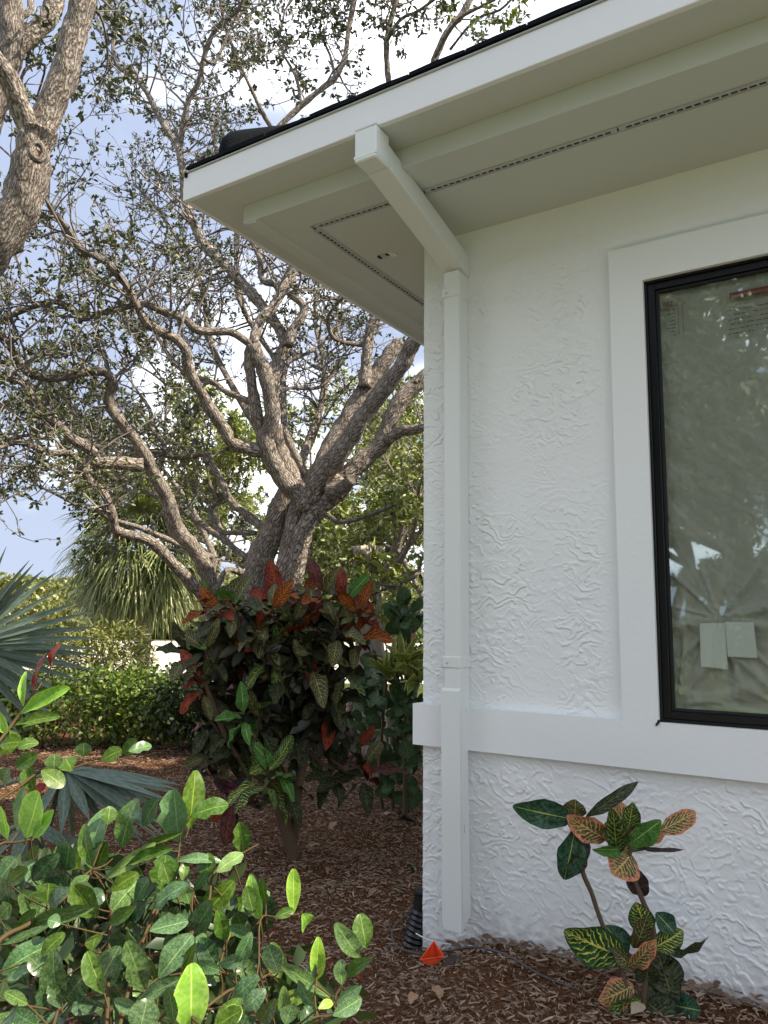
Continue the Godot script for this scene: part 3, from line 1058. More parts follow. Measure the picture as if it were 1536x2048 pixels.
func window_things() -> void:
	var V := PackedVector3Array()
	var U := PackedVector2Array()
	var X := PackedInt32Array()
	var nx := 110
	var ny := 200
	for j in ny + 1:
		for i in nx + 1:
			var x := 1.148 + 1.25 * pow(float(i) / nx, 1.25)
			var y := 1.139 + 1.75 * j / ny
			V.append(Vector3(x, y, film_z(x, y)))
			U.append(Vector2(x, y))
	for j in ny:
		for i in nx:
			var k := j * (nx + 1) + i
			X.append_array([k, k + nx + 1, k + 1, k + 1, k + nx + 1, k + nx + 2])
	var f := thing("masking_film", "wrinkled greenish masking film taped up behind the window pane", "film")
	part("film_sheet", smooth_mesh(V, U, X), M.film, f)
	# print on the film is seen from behind, so it reads mirrored
	var tm := TextMesh.new()
	var sf := SystemFont.new()
	sf.font_names = PackedStringArray(["Droid Sans"])
	sf.font_weight = 800
	tm.font = sf
	tm.text = "3M"
	tm.font_size = 64
	tm.pixel_size = 0.00050
	tm.depth = 0.0008
	var t := part("red_lettering", tm, M.red_print, f)
	t.transform = Transform3D(Basis(Vector3.UP, PI), Vector3(1.188, 2.832, -0.020))
	var ar := SurfaceTool.new()
	ar.begin(Mesh.PRIMITIVE_TRIANGLES)
	var P := [Vector2(-0.009, -0.13), Vector2(-0.009, 0.0), Vector2(-0.02, 0.0), Vector2(0, 0.026), Vector2(0.02, 0.0), Vector2(0.009, 0.0), Vector2(0.009, -0.13)]
	for k in P.size() - 1:
		var a: Vector2 = P[k]
		var b: Vector2 = P[k + 1]
		var s := (b - a).normalized().orthogonal() * 0.0011
		var w := [a - s, b - s, b + s, a + s]
		for e in [0, 1, 2, 0, 2, 3]:
			ar.add_vertex(Vector3(w[e].x + 1.236, w[e].y + 2.822, -0.0185))
	ar.generate_normals()
	part("arrow_outline", ar.commit(), M.brown_print, f)
	part("red_label", bevel_box(Vector3(1.43, 2.802, -0.0195), Vector3(1.62, 2.828, -0.0185), 0.0), M.red_print, f)
	part("pale_strip", bevel_box(Vector3(1.438, 2.807, -0.0184), Vector3(1.61, 2.818, -0.0180), 0.0), M.pale_print, f)
	for block in [[1.176, 1.214, 2.802, 0.016, 8], [1.416, 1.60, 2.772, 0.020, 7]]:
		for k in int(block[4]):
			var x: float = block[0] + rr(0.0, 0.006)
			var y: float = block[2] - k * block[3]
			while x < block[1]:
				var e := minf(x + rr(0.006, 0.026), block[1])
				if rng.randf() < 0.8:
					part("printed_line", bevel_box(Vector3(x, y, -0.0195), Vector3(e, y + rr(0.003, 0.0055), -0.0188), 0.0), M.brown_print, f)
				x = e + rr(0.003, 0.006)
	var n1 := thing("note_paper", "lower pale green paper square stuck behind the pane, left one of the pair", "paper", Vector3.ZERO, "papers stuck behind the window")
	part("sheet", prism([Vector3(1.256, 1.310, -0.0150), Vector3(1.355, 1.302, -0.0150), Vector3(1.352, 1.482, -0.0150), Vector3(1.258, 1.480, -0.0150)], [Vector3(1.256, 1.310, -0.0165), Vector3(1.355, 1.302, -0.0165), Vector3(1.352, 1.482, -0.0165), Vector3(1.258, 1.480, -0.0165)]), M.note, n1)
	part("flap", prism([Vector3(1.302, 1.309, -0.0138), Vector3(1.3535, 1.304, -0.0138), Vector3(1.3515, 1.405, -0.0144), Vector3(1.303, 1.406, -0.0144)], [Vector3(1.302, 1.309, -0.0149), Vector3(1.3535, 1.304, -0.0149), Vector3(1.3515, 1.405, -0.0149), Vector3(1.303, 1.406, -0.0149)]), M.note, n1)
	var n2 := thing("note_paper", "higher pale green paper square behind the pane with a white smear", "paper", Vector3.ZERO, "papers stuck behind the window")
	part("sheet", prism([Vector3(1.357, 1.352, -0.0142), Vector3(1.462, 1.350, -0.0142), Vector3(1.456, 1.486, -0.0142), Vector3(1.353, 1.487, -0.0142)], [Vector3(1.357, 1.352, -0.0158), Vector3(1.462, 1.350, -0.0158), Vector3(1.456, 1.486, -0.0158), Vector3(1.353, 1.487, -0.0158)]), M.note, n2)
	part("white_smear", prism([Vector3(1.386, 1.455, -0.0137), Vector3(1.408, 1.456, -0.0137), Vector3(1.414, 1.464, -0.0137), Vector3(1.404, 1.472, -0.0137), Vector3(1.388, 1.470, -0.0137)], [Vector3(1.386, 1.455, -0.0141), Vector3(1.408, 1.456, -0.0141), Vector3(1.414, 1.464, -0.0141), Vector3(1.404, 1.472, -0.0141), Vector3(1.388, 1.470, -0.0141)]), M.cable_white, n2)

# ------------------------------------------------------------------ trees
var leaf_cols := {
	"oak": [Color(0.060, 0.074, 0.030), Color(0.092, 0.108, 0.042), Color(0.125, 0.125, 0.050), Color(0.072, 0.088, 0.036)],
	"lit": [Color(0.17, 0.22, 0.055), Color(0.25, 0.28, 0.075), Color(0.21, 0.24, 0.08), Color(0.31, 0.31, 0.10)],  # leaf tones lightened to carry sunlight in the colour
	"yellow": [Color(0.16, 0.18, 0.045), Color(0.24, 0.22, 0.06), Color(0.13, 0.16, 0.04), Color(0.20, 0.20, 0.05)],
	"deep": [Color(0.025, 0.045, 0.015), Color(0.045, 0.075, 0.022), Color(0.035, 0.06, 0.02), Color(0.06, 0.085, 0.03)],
	"hedge": [Color(0.09, 0.15, 0.026), Color(0.15, 0.22, 0.038), Color(0.24, 0.29, 0.06), Color(0.11, 0.18, 0.032)],
}

func tint(kind: String) -> Color:
	var p: Array = leaf_cols[kind]
	var c: Color = p[rng.randi() % p.size()]
	return c.lerp(p[rng.randi() % p.size()], rng.randf()) * rr(0.8, 1.2)

func spray(lc: Cloud, tc: Cloud, p: Vector3, dir: Vector3, length: float, r: float, size: float, kind: String, dense: float, bare := 0.0) -> void:
	var bark := Color(0.19, 0.165, 0.145) * rr(0.7, 1.3)
	var n := 5
	var has_leaves := rng.randf() > bare
	for k in n:
		dir = (dir + rdir() * 0.42 + Vector3(0, 0.06, 0)).normalized()
		var q := p + dir * (length / n)
		tc.seg(p, q, r * (1.0 - 0.16 * k), r * (1.0 - 0.16 * (k + 1)), bark)
		p = q
		if k < 1:
			continue
		for m in (2 if rng.randf() < 0.75 else 1):
			var d := (dir * 0.45 + rdir()).normalized()
			var a := p
			var len := length * rr(0.10, 0.26)
			for s in 3:
				d = (d + rdir() * 0.4 + Vector3(0, 0.08, 0)).normalized()
				var b := a + d * (len / 3.0) * 1.6
				tc.seg(a, b, r * 0.34 * (1.0 - 0.25 * s) + 0.001, r * 0.34 * (0.75 - 0.25 * s) + 0.001, bark)
				a = b
				if has_leaves:
					for e in int(dense * 1.3 + rng.randf()):
						var ld := (d * 0.5 + rdir()).normalized()
						lc.leaf(a + rdir() * size * 0.25, ld, (rdir() + Vector3(0, 0.7, 0)).normalized(), size * rr(0.7, 1.25), size * rr(0.34, 0.5), tint(kind))
			if has_leaves:
				for e in int(dense * 5.0 + rng.randf()):
					var ld := (d * 0.8 + rdir()).normalized()
					lc.leaf(a + rdir() * size * 0.35, ld, (rdir() + Vector3(0, 0.7, 0)).normalized(), size * rr(0.8, 1.3), size * rr(0.36, 0.52), tint(kind))

func limb(o: Node3D, called: String, flat: Array, sides := 10, sub := 4) -> Array:
	part(called, tube(flat, sides, sub, 0.28), M.bark, o)
	return flat

# sprays spread along limbs: [flat, from share, sprays per metre]
func dress(lc: Cloud, tc: Cloud, limbs: Array, length: float, size: float, kind: String, dense: float, bare := 0.0) -> void:
	for l in limbs:
		var pts := catmull(l[0], 4)
		var total := 0.0
		for k in pts.size() - 1:
			total += pts[k][0].distance_to(pts[k + 1][0])
		var count := int(total * (1.0 - l[1]) * l[2])
		for c in count:
			var t := lerpf(l[1], 1.0, pow(rng.randf(), 0.8))
			var at := t * (pts.size() - 1)
			var k := mini(int(at), pts.size() - 2)
			var p: Vector3 = (pts[k][0] as Vector3).lerp(pts[k + 1][0], at - k)
			var axis: Vector3 = (pts[k + 1][0] - pts[k][0]).normalized()
			var d := rdir()
			d = (d - axis * d.dot(axis) * 0.6 + axis * 0.25 + Vector3(0, 0.22, 0)).normalized()
			spray(lc, tc, p, d, length * rr(0.5, 1.25), clampf(pts[k][1] * 0.45, 0.005, 0.014), size, kind, dense, bare)
		# and one from the tip onwards
		var e: Vector3 = pts[-1][0]
		var ax: Vector3 = (e - pts[-3][0]).normalized()
		for c in 3:
			spray(lc, tc, e, (ax + rdir() * 0.5).normalized(), length, clampf(pts[-1][1], 0.005, 0.012), size, kind, dense, bare)

# a grown tree: trunk, forking limbs by recursion, sprays at the ends
func grow(o: Node3D, lc: Cloud, tc: Cloud, p: Vector3, dir: Vector3, length: float, r: float, depth: int, size: float, kind: String, dense: float, spread: float) -> void:
	var flat := []
	var q := p
	var d := dir
	var n := 4
	for k in n + 1:
		flat.append_array([q.x, q.y, q.z, r * (1.0 - 0.35 * k / n)])
		d = (d + rdir() * 0.22).normalized()
		q += d * length / n
	part("trunk" if depth == 0 else "limb", tube(flat, 8 if r > 0.05 else 6, 2, 0.22, depth > 0), M.bark_shaded if kind == "deep" else M.bark, o)
	var e := Vector3(flat[-4], flat[-3], flat[-2])
	if depth >= 2:
		dress(lc, tc, [[flat, 0.15, 5.0]], length * 0.55, size, kind, dense)
	if depth >= 3:
		return
	var kids := 3 if depth < 2 else 2
	for k in kids:
		var nd := (d * 0.75 + rdir() * spread + Vector3(0, 0.15, 0)).normalized()
		grow(o, lc, tc, e, nd, length * rr(0.62, 0.82), r * 0.58, depth + 1, size, kind, dense, spread)

func finish(o: Node3D, lc: Cloud, tc: Cloud, m: Material, leaves := "crown") -> void:
	if tc.v.size():
		part("twigs", tc.mesh(), M.twig, o, true)
	if lc.v.size():
		part(leaves, lc.mesh(), m, o, true)

func main_tree() -> void:
	var o := thing("oak_tree", "sprawling grey-barked tree with twisting limbs behind the orange croton", "tree")
	var lc := Cloud.new()
	var tc := Cloud.new()
	var l0 := limb(o, "trunk", [-3.303, 0.697, -2.261, 0.155, -3.191, 1.211, -2.251, 0.144, -3.071, 1.795, -2.235, 0.131, -2.976, 2.1, -2.247, 0.125, -2.891, 2.31, -2.267, 0.12, -2.764, 2.615, -2.3, 0.113, -2.635, 2.756, -2.359, 0.108])
	var l1 := limb(o, "trunk", [-2.846, 0.717, -2.368, 0.115, -2.798, 1.266, -2.329, 0.113, -2.742, 1.793, -2.298, 0.11, -2.678, 2.162, -2.292, 0.109, -2.619, 2.416, -2.298, 0.108, -2.533, 2.578, -2.332, 0.107])
	var l2 := limb(o, "trunk", [-2.627, 1.631, -2.243, 0.068, -2.552, 2.106, -2.239, 0.081, -2.461, 2.375, -2.268, 0.088, -2.304, 2.577, -2.348, 0.095, -2.183, 2.725, -2.411, 0.101])
	var l3 := limb(o, "limb", [-2.461, 2.486, -2.272, 0.087, -2.556, 2.604, -2.168, 0.085, -2.635, 2.722, -2.074, 0.083, -2.689, 2.866, -1.992, 0.08, -2.722, 3.053, -1.912, 0.078, -2.636, 3.244, -1.906, 0.075, -2.62, 3.451, -1.852, 0.073, -2.637, 3.664, -1.774, 0.07, -2.671, 3.782, -1.713, 0.068, -2.682, 3.883, -1.674, 0.067])
	var l4 := limb(o, "limb", [-2.694, 2.647, -2.399, 0.095, -2.757, 2.892, -2.243, 0.08, -2.773, 3.068, -2.153, 0.07, -2.758, 3.243, -2.085, 0.06])
	var l5 := limb(o, "limb", [-2.756, 3.052, -1.937, 0.055, -2.766, 3.284, -1.844, 0.053, -2.753, 3.581, -1.741, 0.051, -2.736, 3.77, -1.681, 0.05, -2.693, 3.874, -1.668, 0.049])
	var l6 := limb(o, "limb", [-2.69, 3.874, -1.671, 0.04, -2.804, 3.959, -1.494, 0.038, -2.962, 3.935, -1.297, 0.035, -3.031, 4.016, -1.172, 0.033, -3.133, 4.057, -1.022, 0.032, -3.223, 4.095, -0.887, 0.03, -3.302, 4.05, -0.788, 0.029, -3.443, 3.944, -0.61, 0.026, -3.517, 3.896, -0.515, 0.025, -3.555, 3.96, -0.429, 0.024, -3.621, 3.991, -0.321, 0.022, -3.743, 3.892, -0.158, 0.02, -3.864, 3.756, 0.009, 0.018])
	var l7 := limb(o, "limb", [-3.258, 4.113, -0.915, 0.019, -3.444, 4.236, -0.872, 0.018, -3.706, 4.386, -0.808, 0.016, -3.954, 4.723, -0.765, 0.014, -4.224, 4.843, -0.694, 0.013, -4.318, 5.061, -0.692, 0.011], 7, 3)
	var l8 := limb(o, "limb", [-2.754, 2.958, -1.953, 0.064, -2.827, 2.985, -1.832, 0.061, -2.91, 3.013, -1.693, 0.058, -2.923, 3.114, -1.6, 0.056, -2.947, 3.283, -1.437, 0.052, -2.961, 3.473, -1.263, 0.047, -2.952, 3.609, -1.155, 0.044, -2.922, 3.673, -1.123, 0.043, -2.938, 3.76, -1.026, 0.041, -3.002, 3.81, -0.887, 0.038, -3.046, 3.866, -0.77, 0.036, -3.043, 3.968, -0.674, 0.033, -3.037, 4.076, -0.572, 0.03, -3.05, 4.157, -0.471, 0.028, -3.073, 4.23, -0.361, 0.026, -3.139, 4.271, -0.194, 0.023, -3.132, 4.353, -0.108, 0.021, -3.137, 4.429, -0.008, 0.018, -3.148, 4.469, 0.06, 0.017, -3.124, 4.559, 0.144, 0.015])
	var l9 := limb(o, "limb", [-2.714, 3.445, -1.962, 0.06, -2.714, 3.641, -1.988, 0.058, -2.678, 3.906, -2.048, 0.056, -2.645, 4.003, -2.085, 0.056, -2.711, 4.136, -2.064, 0.055, -2.823, 4.307, -2.023, 0.053, -2.935, 4.459, -1.981, 0.052, -3.111, 4.674, -1.913, 0.05, -3.264, 4.853, -1.853, 0.048, -3.447, 5.043, -1.779, 0.046, -3.538, 5.223, -1.746, 0.045, -3.652, 5.498, -1.707, 0.043, -3.715, 5.832, -1.701, 0.04, -3.786, 6.171, -1.689, 0.038])
	var l10 := limb(o, "limb", [-3.787, 6.161, -1.69, 0.035, -3.943, 6.373, -1.662, 0.033, -4.107, 6.658, -1.64, 0.03, -4.233, 6.886, -1.623, 0.028, -4.428, 7.121, -1.577, 0.025, -4.617, 7.279, -1.527, 0.023, -4.698, 7.519, -1.53, 0.021, -4.734, 7.749, -1.557, 0.019], 7, 3)
	var l11 := limb(o, "limb", [-3.782, 6.171, -1.692, 0.033, -3.708, 6.335, -1.673, 0.031, -3.615, 6.568, -1.638, 0.029, -3.497, 6.709, -1.65, 0.027, -3.409, 6.923, -1.619, 0.025, -3.301, 7.108, -1.609, 0.024, -3.191, 7.214, -1.628, 0.022, -3.017, 7.316, -1.676, 0.021, -2.932, 7.46, -1.668, 0.019], 7, 3)
	var l12 := limb(o, "limb", [-3.381, 6.894, -1.593, 0.015, -3.339, 6.91, -1.707, 0.014, -3.342, 7.32, -1.865, 0.013, -3.336, 7.55, -1.957, 0.012, -3.28, 7.807, -2.11, 0.01], 7, 3)
	var l13 := limb(o, "limb", [-2.69, 3.874, -1.671, 0.049, -2.691, 4.137, -1.761, 0.047, -2.64, 4.263, -1.854, 0.046, -2.602, 4.474, -1.956, 0.044, -2.558, 4.686, -2.061, 0.042, -2.513, 4.935, -2.176, 0.04, -2.455, 5.233, -2.311, 0.037, -2.461, 5.53, -2.39, 0.034])
	var l14 := limb(o, "limb", [-2.547, 3.937, -1.989, 0.046, -2.529, 4.098, -2.026, 0.043, -2.472, 4.223, -2.09, 0.041, -2.476, 4.346, -2.105, 0.039, -2.576, 4.452, -2.07, 0.036, -2.695, 4.571, -2.027, 0.033, -2.861, 4.636, -1.967, 0.03, -2.903, 4.847, -1.97, 0.027, -3.009, 5.063, -1.937, 0.023, -3.157, 5.206, -1.881, 0.019])
	var l15 := limb(o, "limb", [-2.562, 2.609, -2.368, 0.089, -2.492, 2.851, -2.438, 0.087, -2.428, 3.082, -2.502, 0.084, -2.314, 3.358, -2.605, 0.082, -2.202, 3.643, -2.707, 0.079, -2.082, 3.862, -2.81, 0.077, -1.994, 4.04, -2.887, 0.075, -1.927, 4.157, -2.944, 0.074])
	var l16 := limb(o, "limb", [-2.145, 3.653, -2.647, 0.057, -2.141, 3.83, -2.663, 0.055, -2.138, 4.009, -2.68, 0.053, -2.116, 4.241, -2.712, 0.05, -2.082, 4.397, -2.746, 0.048, -2.048, 4.766, -2.795, 0.043, -2.081, 5.194, -2.802, 0.037])
	var l17 := limb(o, "limb", [-2.173, 4.09, -2.679, 0.027, -2.249, 4.079, -2.551, 0.024, -2.29, 4.079, -2.477, 0.023, -2.334, 4.114, -2.375, 0.021, -2.314, 4.233, -2.271, 0.018, -2.215, 4.322, -2.236, 0.016, -2.076, 4.404, -2.214, 0.014], 7, 3)
	var l18 := limb(o, "limb", [-2.51, 2.449, -2.247, 0.101, -2.296, 2.776, -2.232, 0.093, -2.1, 2.967, -2.254, 0.088, -1.893, 3.234, -2.253, 0.082, -1.648, 3.502, -2.268, 0.075, -1.487, 3.669, -2.279, 0.071, -1.404, 3.803, -2.266, 0.068, -1.272, 3.934, -2.276, 0.065, -1.084, 4.123, -2.289, 0.06])
	var l19 := limb(o, "limb", [-2.292, 2.588, -2.363, 0.096, -2.187, 2.779, -2.456, 0.092, -2.048, 2.965, -2.575, 0.087, -1.949, 3.093, -2.66, 0.084, -1.902, 3.269, -2.705, 0.081, -1.832, 3.477, -2.767, 0.077, -1.737, 3.628, -2.847, 0.073, -1.634, 3.753, -2.934, 0.07, -1.451, 3.933, -3.087, 0.064, -1.224, 4.1, -3.278, 0.058])
	var l20 := limb(o, "limb", [-1.896, 3.095, -2.654, 0.056, -1.754, 3.186, -2.669, 0.05, -1.634, 3.188, -2.701, 0.045, -1.495, 3.215, -2.733, 0.04, -1.287, 3.298, -2.768, 0.032])
	var l21 := limb(o, "limb", [-2.248, 2.595, -2.271, 0.077, -2.074, 2.647, -2.257, 0.058, -1.988, 2.691, -2.241, 0.049])
	var l22 := limb(o, "limb", [-2.337, 2.393, -2.247, 0.02, -2.251, 2.388, -2.252, 0.02, -2.137, 2.319, -2.256, 0.019, -1.969, 2.327, -2.261, 0.019, -1.778, 2.368, -2.258, 0.018, -1.574, 2.423, -2.247, 0.017], 7, 3)
	var l23 := limb(o, "limb", [-3.31, 1.351, -2.034, 0.065, -3.282, 1.614, -1.819, 0.059, -3.297, 1.771, -1.647, 0.055, -3.322, 1.904, -1.475, 0.051, -3.34, 2.05, -1.295, 0.047, -3.366, 2.122, -1.171, 0.045, -3.448, 2.176, -0.928, 0.04, -3.416, 2.275, -0.85, 0.038, -3.384, 2.36, -0.785, 0.036, -3.354, 2.454, -0.706, 0.034, -3.364, 2.541, -0.57, 0.031, -3.346, 2.628, -0.477, 0.029, -3.334, 2.721, -0.358, 0.026, -3.378, 2.698, -0.209, 0.024, -3.4, 2.727, -0.084, 0.021, -3.426, 2.737, 0.04, 0.019, -3.453, 2.658, 0.172, 0.016])
	var l24 := limb(o, "limb", [-3.251, 1.352, -2.071, 0.084, -3.267, 1.706, -1.862, 0.077, -3.248, 1.892, -1.771, 0.073, -3.28, 2.087, -1.632, 0.069, -3.343, 2.225, -1.493, 0.066, -3.343, 2.334, -1.428, 0.064, -3.326, 2.496, -1.345, 0.06, -3.341, 2.641, -1.243, 0.057, -3.354, 2.729, -1.178, 0.056, -3.362, 2.87, -1.083, 0.053, -3.396, 3.008, -0.965, 0.049, -3.432, 3.13, -0.851, 0.047, -3.446, 3.226, -0.775, 0.044, -3.391, 3.33, -0.745, 0.042, -3.352, 3.404, -0.724, 0.041, -3.375, 3.459, -0.664, 0.04, -3.409, 3.456, -0.617, 0.039, -3.497, 3.426, -0.5, 0.036, -3.577, 3.368, -0.395, 0.034, -3.691, 3.366, -0.229, 0.03, -3.724, 3.431, -0.147, 0.028, -3.725, 3.571, -0.044, 0.025, -3.759, 3.631, 0.042, 0.023])
	var l25 := limb(o, "limb", [-3.641, 3.349, -0.197, 0.022, -3.755, 3.43, -0.112, 0.019, -3.851, 3.445, -0.049, 0.018, -3.982, 3.463, 0.037, 0.016], 7, 3)
	var l26 := limb(o, "limb", [-3.352, 2.75, -1.071, 0.06, -3.429, 2.747, -0.911, 0.055, -3.509, 2.731, -0.745, 0.049, -3.495, 2.799, -0.69, 0.047, -3.513, 2.841, -0.614, 0.045, -3.542, 2.904, -0.496, 0.041, -3.553, 2.965, -0.408, 0.038, -3.571, 3.013, -0.319, 0.035, -3.605, 3.057, -0.195, 0.031, -3.557, 3.142, -0.144, 0.029, -3.546, 3.23, -0.047, 0.025, -3.591, 3.263, 0.116, 0.021])
	var l27 := limb(o, "limb", [-3.527, 2.934, -0.334, 0.02, -3.561, 2.851, -0.306, 0.018, -3.653, 2.872, -0.215, 0.016, -3.758, 2.826, -0.123, 0.014, -3.865, 2.741, -0.031, 0.012], 7, 3)
	var l28 := limb(o, "limb", [-3.658, 3.072, -0.229, 0.016, -3.807, 3.142, -0.214, 0.015, -4.044, 3.153, -0.191, 0.014, -4.298, 3.109, -0.177, 0.012], 7, 3)
	var l29 := limb(o, "limb", [-2.964, 2.286, -2.225, 0.042, -3.139, 2.421, -2.192, 0.04, -3.34, 2.57, -2.151, 0.037, -3.449, 2.754, -2.147, 0.035, -3.632, 2.996, -2.122, 0.031, -3.709, 3.066, -2.106, 0.03, -4.008, 3.05, -2.044, 0.026, -4.084, 3.106, -2.025, 0.025, -4.215, 3.266, -2.001, 0.023, -4.319, 3.395, -1.981, 0.021, -4.374, 3.586, -1.997, 0.018, -4.508, 3.759, -1.971, 0.016])
	var l30 := limb(o, "limb", [-3.037, 2.257, -2.183, 0.028, -3.211, 2.268, -2.152, 0.026, -3.436, 2.289, -2.11, 0.023, -3.564, 2.471, -2.103, 0.02, -3.554, 2.554, -2.141, 0.019, -3.522, 2.582, -2.19, 0.018, -3.591, 2.687, -2.186, 0.017, -3.669, 2.787, -2.177, 0.015], 7, 3)
	var l31 := limb(o, "limb", [-2.785, 3.389, -1.806, 0.032, -2.831, 3.414, -1.804, 0.031, -3.12, 3.545, -1.783, 0.028, -3.22, 3.622, -1.778, 0.027, -3.42, 3.711, -1.76, 0.025, -3.605, 3.79, -1.741, 0.023, -3.885, 4.061, -1.728, 0.019, -4.14, 4.424, -1.741, 0.015], 7, 3)
	var l32 := limb(o, "limb", [-2.685, 3.482, -1.974, 0.021, -2.688, 3.57, -2.095, 0.02, -2.679, 3.617, -2.208, 0.019, -2.647, 3.687, -2.52, 0.016, -2.631, 3.783, -2.683, 0.015, -2.633, 3.973, -2.884, 0.013], 7, 3)
	var l33 := limb(o, "limb", [-2.735, 3.473, -2.063, 0.023, -2.773, 3.639, -2.181, 0.022, -2.818, 3.815, -2.295, 0.02, -2.85, 3.977, -2.405, 0.018, -2.801, 4.148, -2.681, 0.015, -2.78, 4.31, -2.858, 0.013], 7, 3)
	var l34 := limb(o, "limb", [-3.469, 1.725, -2.113, 0.033, -3.492, 1.926, -2.296, 0.032, -3.462, 1.908, -2.442, 0.031, -3.426, 1.94, -2.584, 0.03], 7, 3)
	var l35 := limb(o, "limb", [-2.779, 2.79, -2.501, 0.044, -2.883, 3.134, -2.7, 0.041, -2.953, 3.631, -3.026, 0.036, -3.089, 4.159, -3.28, 0.031, -3.411, 4.87, -3.499, 0.024, -3.539, 5.48, -3.745, 0.018])
	var l36 := limb(o, "limb", [-2.857, 3.033, -2.175, 0.038, -3.386, 3.619, -2.277, 0.035, -3.954, 4.384, -2.392, 0.031, -4.325, 5.208, -2.567, 0.027, -4.999, 6.131, -2.611, 0.022, -5.451, 6.639, -2.591, 0.018])
	var l37 := limb(o, "limb", [-3.169, 2.012, -2.258, 0.033, -3.737, 2.331, -2.284, 0.031, -4.403, 2.682, -2.279, 0.027, -5.01, 2.943, -2.244, 0.024, -5.744, 3.591, -2.237, 0.019, -6.26, 4.144, -2.234, 0.015], 7, 3)
	var l38 := limb(o, "limb", [-2.576, 2.757, -2.396, 0.035, -2.894, 3.277, -2.394, 0.033, -3.058, 3.933, -2.489, 0.031, -3.581, 4.763, -2.432, 0.027, -3.819, 5.893, -2.556, 0.023, -4.063, 6.496, -2.545, 0.02, -4.259, 7.118, -2.554, 0.017])
	dress(lc, tc, [[l6, 0.1, 13.95], [l7, 0.1, 12.4], [l8, 0.35, 13.95], [l9, 0.35, 12.4], [l10, 0.1, 15.5], [l11, 0.1, 15.5], [l12, 0.1, 18.6], [l13, 0.3, 12.4], [l14, 0.3, 13.95], [l16, 0.45, 12.4], [l17, 0.3, 15.5], [l19, 0.7, 6.2], [l20, 0.6, 6.2], [l23, 0.45, 13.95], [l24, 0.5, 12.4], [l25, 0.2, 12.4], [l26, 0.45, 13.95], [l27, 0.2, 18.6], [l28, 0.2, 15.5], [l29, 0.3, 15.5], [l30, 0.4, 12.4], [l31, 0.3, 15.5], [l32, 0.3, 15.5], [l33, 0.3, 15.5], [l35, 0.25, 18.6], [l36, 0.3, 15.5], [l37, 0.3, 15.5], [l38, 0.35, 13.95]], 0.76, 0.044, "oak", 1.1, 0.3)
	finish(o, lc, tc, M.oak_leaf)

